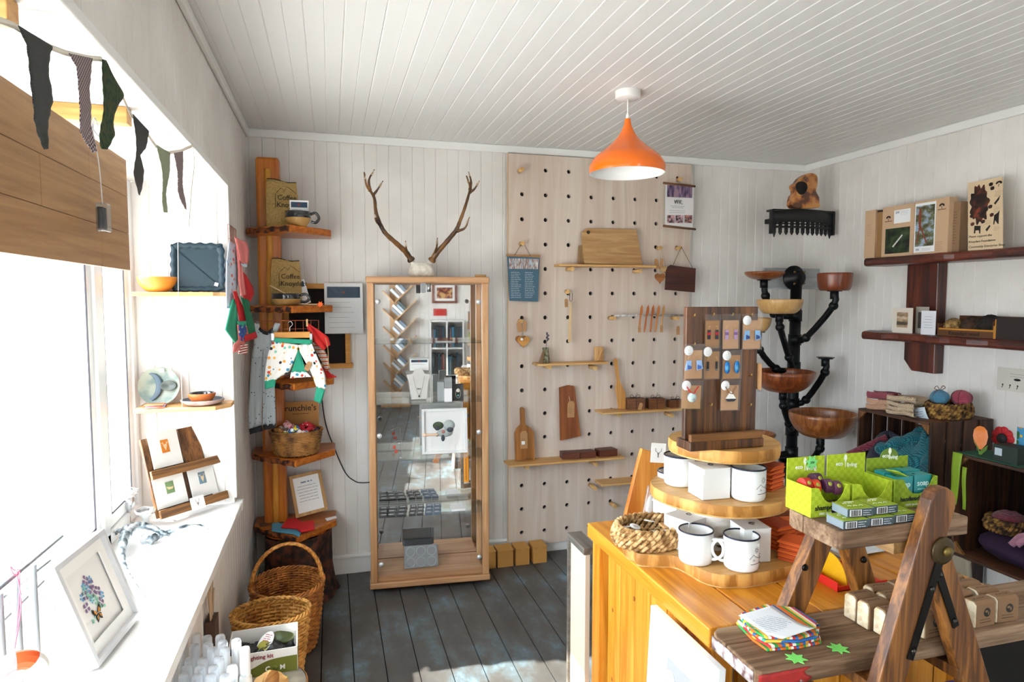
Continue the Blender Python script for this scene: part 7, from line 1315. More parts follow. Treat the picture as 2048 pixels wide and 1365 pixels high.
tb([(1528, 560), (1531, 592), (1548, 628), (1583, 634)], 1496, 1562, 541, 557, 'a', 'shallow brown turned bowl, highest at the left of the pipe tree', .35)
tb([(1559, 628, .10), (1560, 655, .10), (1578, 715, .05), (1586, 738)], 1522, 1597, 596, 626, 'b', 'pale honey turned bowl near the top of the pipe tree', .6)
tb([(1669, 582, .28), (1667, 612, .28), (1612, 676, .08), (1592, 681)], 1643, 1697, 544, 581, 'c', 'straight-sided dark red wooden pot, highest at the right of the pipe tree', .80)
tb([(1566, 784, .14), (1567, 812, .14), (1578, 848, .08), (1586, 862)], 1516, 1617, 739, 783, 'd', 'wide red-brown turned bowl left of the column at middle height', .4)
tb([(1641, 873, .30), (1640, 898, .30), (1612, 935, .12), (1588, 955)], 1592, 1698, 822, 872, 'e', 'widest brown turned bowl, lowest at the right of the pipe tree', .5)
tb([(1516, 664), (1519, 700), (1552, 738), (1583, 742)], 1492, 1538, 633, 662, 'b', 'small bowl on the pipe tree mostly hidden behind the earring board', .5)
tb([(1515, 882), (1524, 895), (1556, 909), (1583, 905)], 1488, 1545, 864, 880, 'e', 'low bowl on the pipe tree peeping out right of the earring board', .5)
arm([(1651, 717, .18), (1650, 745, .18), (1612, 800, .06), (1588, 810)]); p = pp(1651, 716, .18); o = obj('top_disc', M().lathe([(0, 0), (.052, 0), (.052, .003), (0, .003)], 32), plain('1a1c1e', .3), t, p-t.location+Vector((0, 0, .001)))
p = pp(1592, 925, .12); bowl('planter', 'wide black metal bowl at the foot of the pipe column', 'bowl', (p.x-.02, PYy-.165, p.z-.10), .115, .12, .07, ip, ip, .006)
o = obj('wall_plank', M().box((0, 0, 0), (on(1672, 560, Y=3.58).x-on(1528, 560, Y=3.58).x, .025, .135)), wood('a9adb0', 'cfd3d4', 'x', .7, .7, .3), loc=(on(1600, 558, Y=3.58).x, 3.58, on(1600, 558, Y=3.58).z), bevel=.003); tag(o, 'pale grey painted plank behind the top of the pipe tree', 'plank')
# rake head shelf and burl
Y_ = 3.40; a, b2 = on(1543, 425, Y=Y_), on(1668, 425, Y=Y_); w = b2.x-a.x; zt_ = on(1600, 421, Y=Y_).z; h = zt_-on(1600, 476, Y=Y_).z
t = thing('comb_shelf', 'black cast iron comb-toothed shelf high in the far right corner', 'shelf', ((a.x+b2.x)/2, Y_, zt_-h)); m = M()
m.grid(lambda u, v: ((u-.5)*w, -.03*math.sin(u*PI), h*.52+h*.46*v+.008*math.sin(u*PI)), 16, 2, .02); m.grid(lambda u, v: ((u-.5)*w, -.03*math.sin(u*PI), h*.34+h*.07*v), 16, 1, .016); m.grid(lambda u, v: ((u-.5)*w, -.03*math.sin(u*PI), h*.47+h*.04*v), 16, 1, .016)
for i in range(12):
    u = (i+.5)/12; x = (u-.5)*w*.97; y = -.03*math.sin(u*PI)+.008; m.box((x, y, h*.42), (w/30, .016, h*.32)); m.tube([(x, y, h*.32), (x, y, h*.18), (x, y, 0 if i in (0, 11) else h*.08)], [w/48, w/40, .002], 8)
for s in (-1, 1): m.box((s*w*.485, .004, h*.55), (w*.035, .03, h*.85))
m.box((0, .02, h*.97), (w*.98, .07, .012)); m.box((0, .17, h*.75), (.05, YB-.004-Y_+.0-.02, .02)) if False else m.box((0, (YB-.002-Y_)/2, h*.80), (.06, YB-.002-Y_, .03)); obj('casting', m, plain('0c0d0f', .55), t)
t = thing('burl_slice', 'waxed burl slice with a dark hollow standing on the black comb shelf', 'ornament', (on(1607, 418, Y=3.40).x, 3.40, zt_+.0075)); P = [on(x, y, Y=3.40) for x, y in ((1582, 419), (1580, 398), (1586, 388), (1582, 375), (1590, 368), (1596, 360), (1608, 352), (1620, 350), (1629, 356), (1630, 372), (1627, 386), (1633, 398), (1634, 410), (1632, 419))]
Q = [(p.x-t.location.x, p.z-zt_-.0) for p in spline(P, 3, True)]; z0 = min(q[1] for q in Q); Q = [(x, z-z0) for x, z in Q]; obj('slice', M().prism(Q, -.025, .025, tr((0, 0, 0), (PI/2, 0, 0))), blot('5a2c10', 'b0682c', 'c98a44', 16, .35, coat=.5), t, bevel=.006)
p = on(1604, 378, Y=3.37); m = M(); m.lathe([(0, 0), (1, 0), (1, .002), (0, .002)], 28, tr((p.x-t.location.x, -.0245, p.z-zt_-z0), (PI/2, 0, 0), (.042, .040, 1)), wob=lambda q, z: 1+.06*math.sin(3*q)); obj('hollow', m, plain('120a06', .8), t)
# ================================================================ dark wood shelves on the right wall
mh = wood('3a120a', '74301a', 'y', .7, .4, .8, .4, '220a06'); mhz = wood('3a120a', '74301a', 'z', .7, .4, .8, .4, '220a06'); FX = 2.93
z1, z2 = on(1716, 518, X=FX).z, on(1714, 662, X=FX).z; SY1 = on(1714, 660, X=FX).y; SY0 = 1.75
t = thing('wall_shelf', 'dark red live-edge double shelf on a thick backboard on the right wall', 'wall shelf', (XR-.01, 2.74, z2)); O = Matrix.Translation(-t.location); ty1, ty0 = on(1812, 600, X=3.045).y, on(1874, 600, X=3.045).y; zb_ = on(1840, 745, X=3.045).z
m = M(); m.prism([(ty0, z1-.03), (ty0, zb_), (ty1-.05, zb_+.003), (ty1, zb_+.06), (ty1, z1-.03)], XR-.003, XR-.065, O @ Matrix(((0, 0, 1, 0), (1, 0, 0, 0), (0, 1, 0, 0), (0, 0, 0, 1)))); obj('backboard', m, mhz, t, bevel=.004)
for z, k in ((z1, 0), (z2, 1)):
    m = M(); n = 30; P = [(FX+.010*math.sin(i*.6+k)+.006*math.sin(i*1.7)+(.05 if i == n-1 else 0), SY0+(SY1-SY0)*i/(n-1)) for i in range(n)]+[(XR-.003, SY1-.01), (XR-.003, SY0)]; m.prism(P, z-.045, z, O); obj('shelf_board', m, mh, t, bevel=.012)
SU, SL_ = z1+.0006, z2+.0006
kft = plain('c9a887', .75); Rz = -PI/2
def wallbox(x0, x1, yt, X, z, dep, name, label, cat='box', grp=None, c=None, rot=0):
    a, b2 = on(x0, yt, X=X), on(x1, yt, X=X); w = a.y-b2.y; h = (a.z+b2.z)/2-z; t = thing(name, label, cat, (X, (a.y+b2.y)/2, z), Rz+rot, grp); obj('carton', M().box((0, dep/2, h/2), (w, dep, h)), c or kft, t, bevel=.001); return t, w, h
t, w, h = wallbox(1731, 1752, 421, 2.975, SU, .10, 'puzzle_box', 'plain side of a kraft puzzle box at the left end of the upper shelf', grp='kraft puzzle boxes'); m = M(); lines(m, -w*.3, h*.7, w*.6, 6, .012, .001, 1, -.0006); obj('printed_text', m, plain('8a6a50', .8), t)
t, w, h = wallbox(1753, 1766, 421, 2.99, SU, .08, 'puzzle_box', 'dark narrow edge of a puzzle box, second on the upper shelf', grp='kraft puzzle boxes', c=plain('9a7448', .8)); obj('dark_lid', M().box((0, -.002, h-.005), (w+.001, .004, .01)), plain('2a1a12', .8), t)
wt2 = plain('eceef0', .6)
def logo(par, x, z, s=1):
    m = M()
    for i in range(7): q = PI*i/6; m.ball((x+.010*s*math.cos(q), -.001, z+.006*s+.006*s*math.sin(q)), (.005*s, .0006, .0045*s), 8, 5)
    m.box((x, -.001, z-.004*s), (.0022*s, .0008, .014*s)); obj('tree_logo', m, plain('2a1a14', .8), par); text('WENTWORTH', .0068*s, plain('4a362a', .8), par, (x, -.001, z-.014*s))
t, w, h = wallbox(1766, 1830, 411, 2.96, SU, .055, 'puzzle_box', 'kraft puzzle box with a dark woodland photograph, on the upper shelf', grp='kraft puzzle boxes')
obj('photo', M().box((0, -.0008, h*.31), (w*.76, .0008, h*.50)), blot('0e120c', '26361c', '4a5a3a', 22, .6, (.4, .52, .7)), t); m = M(); m.prism([(-.03, h*.20), (-.024, h*.18), (.035, h*.40), (.030, h*.42)], 0, .0006, tr((0, -.0014, 0), (PI/2, 0, 0))); obj('white_branch', m, plain('d8d8d4', .7), t)
obj('title_panel', M().box((w*.13, -.0008, h*.78), (w*.5, .0008, h*.26)), wt2, t); text('250', .016, plain('3a4a6a', .7), t, (-w*.02, -.0016, h*.86)); m = M(); lines(m, w*.08, h*.87, w*.26, 3, .008, .0009, 2, -.0014); obj('printed_text', m, plain('9aa4b4', .8), t); logo(t, -w*.30, h*.76)
t, w, h = wallbox(1831, 1899, 399, 2.955, SU, .055, 'puzzle_box', 'kraft puzzle box with a photograph of a red post by the shore', grp='kraft puzzle boxes')
obj('photo', M().box((-w*.18, -.0008, h*.53), (w*.56, .0008, h*.76)), blot('3a3c24', '6a6a4a', '9ab0c8', 18, .6, (.38, .5, .6), vec=(1, 1, 1.6)), t); obj('white_border', M().box((-w*.18, -.0004, h*.50), (w*.62, .0006, h*.92)), wt2, t); m = M(); m.prism([(-w*.36, h*.52), (-w*.29, h*.52), (-w*.30, h*.86), (-w*.36, h*.86)], 0, .0006, tr((0, -.0014, 0), (PI/2, 0, 0))); m.prism([(-w*.42, h*.20), (-w*.39, h*.20), (-w*.31, h*.52), (-w*.34, h*.52)], 0, .0006, tr((0, -.0014, 0), (PI/2, 0, 0))); m.prism([(-w*.12, h*.20), (-w*.08, h*.20), (-w*.30, h*.54), (-w*.33, h*.52)], 0, .0006, tr((0, -.0014, 0), (PI/2, 0, 0))); obj('red_post', m, plain('8a3a22', .7), t)
text('250', .014, plain('3a4a6a', .7), t, (-w*.38, -.0016, h*.09)); m = M(); lines(m, -w*.24, h*.10, w*.3, 2, .007, .0009, 2, -.0014); lines(m, w*.17, h*.20, w*.26, 5, .010, .0011, 7, -.0014); obj('printed_text', m, plain('7a6050', .8), t); logo(t, w*.30, h*.84)
t, w, h = wallbox(1901, 1922, 404, 2.985, SU, .05, 'puzzle_box', 'narrow kraft box edge with small print, right of the boat puzzle', grp='kraft puzzle boxes', c=plain('8f7052', .8)); m = M(); lines(m, -w*.3, h*.8, w*.6, 12, .014, .0016, 5, -.0006); obj('printed_text', m, plain('3a2a1e', .8), t)
# charity sign
a, b2, c_ = on(1936, 484, X=2.95), on(2006, 476, X=2.95), on(1960, 362, X=2.985); w = a.y-b2.y; h = .335
t = thing('support_sign', 'cream sign with dark jigsaw artwork leaning on the upper right wall shelf', 'sign', (2.955, (a.y+b2.y)/2, SU+.001), (-.14, .0, Rz)); sk = .10
def sh_(pts): return [(x+sk*z*-1*0-.0+z*(-.16), z) for x, z in pts]
obj('card', M().prism(sh_([(-w/2, 0), (w/2, 0), (w/2, h), (-w/2, h)]), 0, .003, tr((0, 0, 0), (PI/2, 0, 0))), plain('d8bf9c', .7), t)
r_ = random.Random(12); P = []
for i in range(60): q = 2*PI*i/60; k = 1+.10*math.sin(13*q)+.08*math.sin(7*q+1); P.append((-w*.16+w*.27*k*math.cos(q), h*.66+h*.27*k*math.sin(q)))
m = M(); m.prism(sh_(P), 0, .0006, tr((0, -.0036, 0), (PI/2, 0, 0)))
for x, z in ((w*.18, h*.92), (w*.22, h*.86), (-w*.36, h*.38), (-w*.05, h*.40), (w*.20, h*.48), (-w*.38, h*.50), (w*.16, h*.60)): m.prism(sh_([(x-.009, z-.007), (x-.002, z-.010), (x+.008, z-.006), (x+.010, z+.006), (x, z+.009), (x-.010, z+.004)]), 0, .0006, tr((0, -.0036, 0), (PI/2, 0, 0)))
obj('jigsaw_art', m, blot('120c0a', '3a1e14', '8a3a20', 22, .7, (.42, .55, .68)), t)
br_ = plain('1e1614', .8); m = M()
for P in ([(-w*.32, h*.24), (-w*.28, h*.24), (-w*.27, h*.28), (-w*.17, h*.28), (-w*.16, h*.23), (-w*.13, h*.23), (-w*.12, h*.34), (-w*.30, h*.35)], [(w*.24, h*.34), (w*.27, h*.34), (w*.29, h*.40), (w*.37, h*.34), (w*.39, h*.34), (w*.40, h*.46), (w*.42, h*.53), (w*.37, h*.50), (w*.27, h*.47)], [(w*.02, h*.28), (w*.14, h*.34), (w*.16, h*.32), (w*.06, h*.25)], [(w*.26, h*.64), (w*.44, h*.74), (w*.40, h*.68), (w*.30, h*.62)]): m.prism(sh_(P), 0, .0006, tr((0, -.0036, 0), (PI/2, 0, 0)))
obj('animal_silhouettes', m, br_, t); m = M()
for x, z, n in ((w*.30, h*.80, 4), (w*.26, h*.58, 4), (w*.02, h*.40, 3), (w*.26, h*.30, 3)): lines(m, x-.16*z, z, w*.22, n, .007, .0008, int(x*999) % 50, -.0038)
obj('printed_text', m, plain('6a5a4c', .8), t); lg = (w*.40-.16*h*.9, h*.90); m = M()
for i in range(7): q = PI*i/6; m.ball((lg[0]+.010*math.cos(q), -.0042, lg[1]+.006+.006*math.sin(q)), (.005, .0006, .0045), 8, 5)
m.box((lg[0], -.0042, lg[1]-.004), (.0022, .0008, .014)); obj('tree_logo', m, br_, t)
for i, s in enumerate(('Please support the', 'Knoydart Foundation', 'Community Enterprise Shop')): z = h*(.195-.075*i); text(s, .0150, br_, t, (-w*.47-.16*z, -.0042, z), align='LEFT')
# lower shelf
t, w, h = wallbox(1786, 1826, 616, 2.965, SL_, .004, 'greeting_card', 'small mounted card with a misty loch painting on the lower wall shelf', 'card', 'cards on the lower wall shelf', plain('d8cfc2', .7)); obj('painting', M().box((0, -.0006, h*.52), (w*.55, .0008, h*.60)), blot('4a4236', 'a88a6c', 'd8c8b0', 14, .6, vec=(.5, 1, 2)), t)
t, w, h = wallbox(1832, 1858, 614, 3.01, SL_, .004, 'greeting_card', 'second mounted card half hidden behind the painting card', 'card', 'cards on the lower wall shelf', plain('a8a094', .7)); obj('picture', M().box((0, -.0006, h*.5), (w*.6, .0008, h*.6)), plain('3a3430', .7), t)
t, w, h = wallbox(1843, 1872, 622, 2.945, SL_, .003, 'price_card', 'white printed card standing on the lower wall shelf in front of the tray', 'card', None, plain('dcdee4', .7)); m = M(); lines(m, -w*.35, h*.75, w*.7, 5, .014, .0014, 4, -.0008, True); obj('printed_text', m, plain('6a7080', .8), t)
o = flat('paper_sheet', 'flat papers lying at the left end of the lower wall shelf', [(1738, 653), (1786, 652), (1790, 657), (1745, 657)], SL_, plain('9aa0a6', .6), 'paper', .002); o.location = (3.0, 2.99, SL_); o.scale = (.2, .5, 1)
a, b2 = on(1874, 655, X=2.945), on(1962, 655, X=2.945); t = thing('wool_tray', 'long open cardboard tray of raw wool lettered on the front, on the lower wall shelf', 'box', (2.95, (a.y+b2.y)/2-.12, SL_), Rz); w = a.y-b2.y+.24; m = M(); D = .14
m.box((0, D/2, .002), (w, D, .004)); m.box((-w*.0, 0, .02), (w, .003, .04)); m.box((0, D, .05), (w, .003, .10)); m.box((-w/2, D/2, .03), (.003, D, .06)); m.box((w/2, D/2, .045), (.003, D, .09)); m.box((-w/2+.36*w/.6, D*.5, .04), (.003, D, .08)); obj('tray', m, plain('5a3418', .7), t); m = M(); m.box((-w*.18, -.0022, .035), (w*.60, .001, .008)); m.box((w*.118, -.0022, .03), (.006, .001, .06)); m.box((w*.31, -.0015, .045), (w*.37, .003, .09)); obj('yellow_edge', m, [plain('b87a1c', .6)], t); text('Knoydart wool', .026, plain('1e120a', .8), t, (-w*.2, -.003, .015), bold=.01)
obj('dark_panel', M().box((w*.32, -.004, .05), (w*.36, .002, .10)), plain('1e120e', .6), t)
for i, (yy, x, r, c, lb) in enumerate(((-.19, .05, .040, ('a5844e', '6a4c28'), 'tan fluffy wool ball at the left of the tray'), (-.10, .06, .045, ('2a1c14', '4a3222'), 'dark brown wool ball in the middle of the tray'), (-.02, .07, .050, ('1a1412', '2c2420'), 'black wool hank towards the right of the tray'), (-.245, .08, .03, ('3a2a1c', '5a4430'), 'small brown wool ball at the back left of the tray'))):
    m = M(); m.ball((0, 0, 0), (r*1.1, r, r), 26, 18, nz=lambda q, w_: 1+.07*math.sin(9*q+4*w_)+.05*math.sin(17*w_+3*q)); o = obj('wool_ball', m, blot(c[1], c[0], None, 60, .95, bump=.8), loc=(2.95+x, (a.y+b2.y)/2-.12-yy, SL_+.006+r)); tag(o, lb, 'wool', 'wool in the tray')
t = thing('wall_notice', 'small cream notice with a black oval pinned to the right wall', 'notice', (XR-.004, on(2036, 760, X=XR).y, on(2036, 785, X=XR).z), Rz); h = on(2036, 738, X=XR).z-t.location.z; obj('sheet', M().box((0, 0, h/2), (.19, .002, h)), plain('cfcabf', .8), t); m = M(); m.lathe([(0, 0), (1, 0), (1, .0006), (0, .0006)], 20, tr((.0, -.001, h*.52), (PI/2, 0, 0), (.016, .006, 1))); lines(m, -.05, h*.75, .10, 2, .012, .001, 3, -.0015, True)
for i in range(5): m.tube([(-.07+.035*i, -.0015, h*.12), (-.065+.035*i, -.0015, h*.25)], .0015, 4); m.ball((-.067+.035*i, -.001, h*.26), (.004, .0006, .004), 8, 5)
obj('print', m, plain('1c1c1c', .8), t)
# ================================================================ wooden crates with knitwear
cw = wood('2c170b', '5f3a1e', 'z', .8, .6, .8, 0, '1c0e07'); cwx = wood('3c210f', '74492a', 'y', .8, .6, .8, 0, '241208')
def crate(label, x0, x1, y0, y1, z0, z1, solid=False):
    """open side faces -X; slatted ends in Y"""
    t = thing('wooden_crate', label, 'crate', ((x0+x1)/2, (y0+y1)/2, z0), 0, 'wooden crates'); O = Matrix.Translation(-t.location); n = 4
    for y in (y0+.006, y1-.006):
        m = M(); W_ = (x1-x0)/n
        for i in range(n): m.box((x0+W_*(i+.5), y, (z0+z1)/2), (W_-(.014 if not solid else .002), .011, z1-z0), O)
        obj('slatted_end', m, cw, t, bevel=.001)
    for z in (z0+.006, z1-.006): m = M(); m.box(((x0+x1)/2, (y0+y1)/2, z), (x1-x0-.001, y1-y0-.024, .012), O); obj('side_board', m, cwx, t, bevel=.001)
    m = M(); H3 = (z1-z0)/3
    for i in range(3): m.box((x1-.006, (y0+y1)/2, z0+H3*(i+.5)), (.011, y1-y0-.024, H3-(.02 if not solid else .002)), O)
    obj('back_slats', m, cwx, t)
    for y in (y0+.012, y1-.012):
        for z in (z0+.012, z1-.012): s1, s2 = (1 if y < (y0+y1)/2 else -1), (1 if z < (z0+z1)/2 else -1); m = M(); m.prism([(y, z), (y+s1*.045, z), (y, z+s2*.045)], x0+.002, x0+.016, O @ Matrix(((0, 0, 1, 0), (1, 0, 0, 0), (0, 1, 0, 0), (0, 0, 0, 1)))); obj('corner_block', m, wood('5a3418', '9a6a38', 'z', 1), t)
    return t
c1x, c1y0, c1y1, c1z = 2.70, 2.352, 2.792, .985
crate('dark slatted crate of knitwear against the right wall, upper of the two stacked', c1x, 3.095, c1y0, c1y1, c1z-.50, c1z); crate('dark slatted crate at floor level under the crate of knitwear', c1x+.01, 3.09, c1y0+.01, c1y1-.01, .001, c1z-.502)
c2x, c2y0, c2y1, c2z0, c2z1 = 2.60, 1.50, 2.142, .455, .900
crate('dark crate fixed to the right wall with flower cards on top', c2x, 3.095, c2y0, c2y1, c2z0, c2z1, True)
def K(x, y, X=None, Z=None): return on(x, y, X=X, Z=Z)
def blob(name, label, cat, c, r, mt, rot=(0, 0, 0), nz=None, grp=None, n=28): m = M(); m.ball((0, 0, 0), r, n, 18, nz=nz or (lambda q, w: 1+.05*math.sin(5*q+3*w))); o = obj(name, m, mt, loc=c, rot=rot); return tag(o, label, cat, grp)
def fold(name, label, c, w, d, h, layers, mt, rot=0, grp=None):
    t = thing(name, label, 'knitwear', c, rot, grp)
    for i in range(layers):
        z0 = h*i/layers; hh = h/layers; m = M(); P = [(-d/2+hh/2+hh/2*math.cos(PI/2+PI*k/8), hh/2+hh/2*math.sin(PI/2+PI*k/8)) for k in range(9)]+[(d/2-hh/2+hh/2*math.cos(-PI/2+PI*k/8), hh/2+hh/2*math.sin(-PI/2+PI*k/8)) for k in range(9)]
        m.grid(lambda u, v: (lambda p: (w*(u-.5)+.004*math.sin(7*v), p[0]+.004*math.sin(u*9+i), z0+p[1]+.003*math.sin(u*6+i)))(P[min(int(v*18), 17)]), 14, 18)
        obj('fold', m, mt, t)
    return t
cream = knit('dcc8ac', 'b89c7c', 60); peach = knit('e0b496', 'c08f70', 60); pink_ = knit('b0505c', '8a3644', 70); teal_ = knit('1f8a98', '0a4650', 55, 'x'); navy_ = knit('14183e', '0a0c22', 60); maroon = knit('8a2c40', '5a1828', 50)
zc1 = c1z+.001
p = K(1742, 818, Z=zc1); fold('folded_knit', 'folded pale peach knit at the left of the upper crate top', (max(p.x, 2.80), min(p.y, 2.72), zc1), .13, .11, .055, 2, peach, PI/2+.2); fold('folded_knit', 'rolled pink knit on top of the peach knit', (max(p.x, 2.80), min(p.y, 2.72), zc1+.057), .14, .09, .035, 1, pink_, PI/2+.3)
p = K(1790, 828, Z=zc1); fold('folded_knit', 'tall folded pile of cream ribbed knitwear on the upper crate', (2.80, 2.565, zc1), .15, .14, .062, 3, cream, PI/2+.1); fold('folded_knit', 'cream ribbed scarf folded on top of the cream pile', (2.80, 2.58, zc1+.064), .15, .10, .028, 1, cream, PI/2+.15)
rbl = Vector((2.93, 2.46, zc1)); seag = blot('2e1a0a', '6f4a1e', 'a8803c', 40, .9, (.38, .5, .66), bump=.6); ropebasket('rope_basket', 'dark plaited seagrass basket on the upper crate', rbl, .125, .085, .075, seag, 4, .012, .2)
pb_, pp_ = spots('3f86a8', ['6aaac8'], 90, .2), knit('c04a5e', '9a3448', 80)
blob('yarn_ball', 'pale blue yarn ball tied with twine in the seagrass basket', 'yarn ball', rbl+Vector((-.035, .02, .095)), (.042, .042, .036), knit('5a9ab8', '3a7898', 80), grp='yarn balls'); blob('yarn_ball', 'pink yarn ball tied with twine in the seagrass basket', 'yarn ball', rbl+Vector((.045, -.03, .095)), (.045, .045, .038), pp_, grp='yarn balls')
m = M(); o_ = rbl+Vector((-.035, .02, .13)); 
for s in (-1, 1): m.tube(spline([(0, 0, 0), (s*.018, .0, .022), (s*.034, 0, .010), (s*.006, 0, .0)], 5), .0016, 5)
m.tube([(.043*math.cos(q)*.99, 0, -.035+.037*math.sin(q)) for q in [2*PI*j/24 for j in range(24)]], .0014, 5, True); o = obj('twine_bow', m, plain('6a4a2a', .9), loc=o_); tag(o, 'brown twine bow tied round the blue yarn ball', 'twine')
m = M(); m.tube([(.046*math.cos(q), 0, .039*math.sin(q)) for q in [2*PI*j/24 for j in range(24)]], .0014, 5, True); m.tube([(0, .046*math.cos(q), .039*math.sin(q)) for q in [2*PI*j/24 for j in range(24)]], .0014, 5, True); o = obj('twine_loop', m, plain('5a2a30', .9), loc=rbl+Vector((.045, -.03, .095)), rot=(0, 0, .4)); tag(o, 'twine loops tied round the pink yarn ball', 'twine')
t = thing('price_card', 'curled white handwritten price card hanging over the front of the seagrass basket', 'card', K(1845, 832, X=2.79), (.15, -.25, Rz)); obj('card', M().grid(lambda u, v: ((u-.5)*.07, -.012*math.sin(v*2), (v-.5)*.085), 6, 8, .0008), plain('c3d0d8', .7), t); m = M(); lines(m, -.026, .022, .052, 4, .011, .0022, 6, -.016, True); obj('handwriting', m, plain('1e3a4a', .8), t)
# knits inside the upper crate
zi = c1z-.50+.013
t = thing('teal_jumper', 'teal ribbed jumper bundled in the upper crate', 'knitwear', (2.84, 2.50, zi)); m = M(); m.ball((0, 0, .205), (.12, .13, .20), 30, 20, nz=lambda q, w: 1+.10*math.sin(4*q+2*w)+.06*math.sin(7*w)); m.tube(spline([(-.12, .17, .28), (-.11, .10, .32), (-.05, .03, .37), (-.02, -.05, .36), (-.10, -.10, .26)], 6), [.024, .030, .036, .038, .034]*4+[.03]*5, 14); obj('body', m, teal_, t)
blob('navy_jumper', 'navy knitted jumper slumped in the left of the upper crate', 'knitwear', (2.79, 2.67, zi+.185), (.11, .11, .185), navy_, nz=lambda q, w: 1+.08*math.sin(3*q+2*w))
t = thing('maroon_scarf', 'maroon knitted scarf end poking out of the left of the upper crate', 'knitwear', (2.67, 2.73, zi+.255)); m = M(); m.tube(spline([(-.05, .03, -.01), (-.01, .0, .02), (.04, -.04, .06), (.09, -.08, .10)], 5), .019, 12); obj('sleeve', m, maroon, t)
blob('striped_knit', 'pale and maroon knit at the bottom right of the upper crate', 'knitwear', (2.80, 2.43, zi+.055), (.08, .055, .055), bands(['c9b89c', '8a2c40'], 'z', 20))
# on and in the second crate
zt2_ = c2z1+.001; o = obj('green_felt', M().box((0, 0, .002), (.16, .26, .004)), plain('0f4a34', .8), loc=(2.69, 2.01, zt2_)); tag(o, 'dark green felt mat on the wall-fixed crate', 'mat')
a = on(1904, 910, X=2.592); b2 = on(1925, 1010, X=2.592)
for k, (pts, lb) in enumerate(((((1916, 906), (1912, 960), (1905, 1008)), 'broad lime green ribbon hanging down the corner of the wall-fixed crate'), (((1930, 935), (1929, 980), (1927, 1020)), 'narrow lime green ribbon hanging beside the broad one'))):
    P = [on(x, y, X=2.588) for x, y in pts]; w = .022 if k == 0 else .010; c = P[0].copy(); m = M(); m.grid(lambda u, v: pick(P, v)-c+Vector((-.002-.004*math.sin(v*5), (u-.5)*w*2*(1-.3*v), 0)), 4, 12, .0015); o = obj('ribbon', m, plain('7d9a1c', .5), loc=c); tag(o, lb, 'ribbon')
def card_fl(x, y0, y1, X, label, kind):
    a, b2 = on(x, y1, X=X), on(x, y0, X=X); h = b2.z-a.z; t = thing('flower_card', label, 'card', (X, a.y, zt2_+.004), Rz, 'paper flowers'); m = M()
    if kind == 'tulip':
        m.prism([(-.028, h*.40), (-.034, h*.62), (-.030, h*.84), (-.018, h*.95), (-.006, h), (.012, h*.98), (.026, h*.88), (.032, h*.66), (.026, h*.40), (.006, h*.18), (-.010, h*.18)], 0, .002, tr((0, 0, 0), (PI/2, 0, 0))); obj('petals', m, blot('e07a2c', 'e8956a', None, 12, .7), t); m = M(); m.prism([(-.030, h*.48), (-.012, h*.22), (-.003, h*.05), (-.006, 0), (.008, 0), (.03, h*.22), (.034, h*.40), (.010, h*.20), (.0, h*.10), (-.008, h*.24)], 0, .0015, tr((0, -.002, 0), (PI/2, 0, 0))); obj('leaves', m, plain('5a7a28', .7), t)
    else:
        for i in range(9): q = 2*PI*i/9; m.lathe([(0, 0), (.020, 0), (.020, .002), (0, .003)], 14, tr((.030*math.cos(q), .0003*i, h*.62+.030*math.sin(q)), (PI/2, 0, 0)))
        obj('petals', m, plain('a8141c', .7), t); m = M(); m.lathe([(0, 0), (.022, 0), (.022, .003), (0, .004)], 18, tr((0, -.004, h*.60), (PI/2, 0, 0))); m.box((0, 0, h*.15), (.03, .004, h*.3)); obj('black_centre', m, plain('160c10', .8), t)
card_fl(1960, 855, 912, 2.66, 'orange felt tulip card standing on the wall-fixed crate', 'tulip'); card_fl(2004, 846, 905, 2.72, 'red poppy card behind the dark green box', 'poppy')
t, w, h = wallbox(1987, 2036, 893, 2.62, zt2_, .08, 'green_box', 'small dark green box with a white label on the wall-fixed crate', c=plain('1c2a20', .6)); obj('white_label', M().box((-w*.28, -.001, h*.6), (w*.3, .0008, h*.42)), plain('b8c4cc', .6), t)
t, w, h = wallbox(2034, 2075, 858, 2.72, zt2_, .003, 'picture_card', 'sunflower postcard leaning at the right photo edge', 'card', None, spots('3f88b0', ['d8a81c', '2c5a1c', 'c98a10'], 45, .5))
o = obj('drawer_box', M().box((0, 0, 0), (.22, .30, .20)), plain('2c1e14', .6), loc=(2.90, 1.72, c2z1-.128), bevel=.003); tag(o, 'small dark drawer cabinet inside the wall-fixed crate', 'drawer cabinet')
for k, z in enumerate((.05, 0, -.05)): s = obj('drawer', M().box((0, 0, 0), (.006, .28, .044)), plain('3a2818', .5), o, (-.113, 0, z+.0)); obj('knob', M().ball((-.010, .08, 0), .008), plain('c8c8c8', .2, .9), s); obj('metal_strip', M().box((-.004, 0, -.024), (.003, .29, .003)), plain('b9bcc0', .3, .8), s)
o.location.z = c2z1-.14; o.location.z = c2z1-.012-.10-.002
blob('plum_cushion', 'dark purple cloth bundle lying in the wall-fixed crate', 'cloth', (2.74, 1.90, c2z0+.075), (.12, .20, .06), plain('2a1230', .9)); t = ropebasket('wicker_basket', 'small dark plaited basket of knits inside the wall-fixed crate', (2.74, 2.00, c2z0+.135), .08, .08, .06, seag, 3, .012)
blob('knit_bundle', 'wine red knit bundle in the small dark basket', 'knitwear', (2.74, 2.0, c2z0+.185), (.065, .062, .035), maroon)
t = thing('crochet_toy', 'pale pink crochet octopus toy on the purple cloth in the wall-fixed crate', 'toy', (2.68, 1.815, c2z0+.165)); m = M(); m.ball((0, 0, .03), (.04, .045, .035), 20, 14); pk = knit('d89ab0', 'b87890', 90); obj('head', m, pk, t)
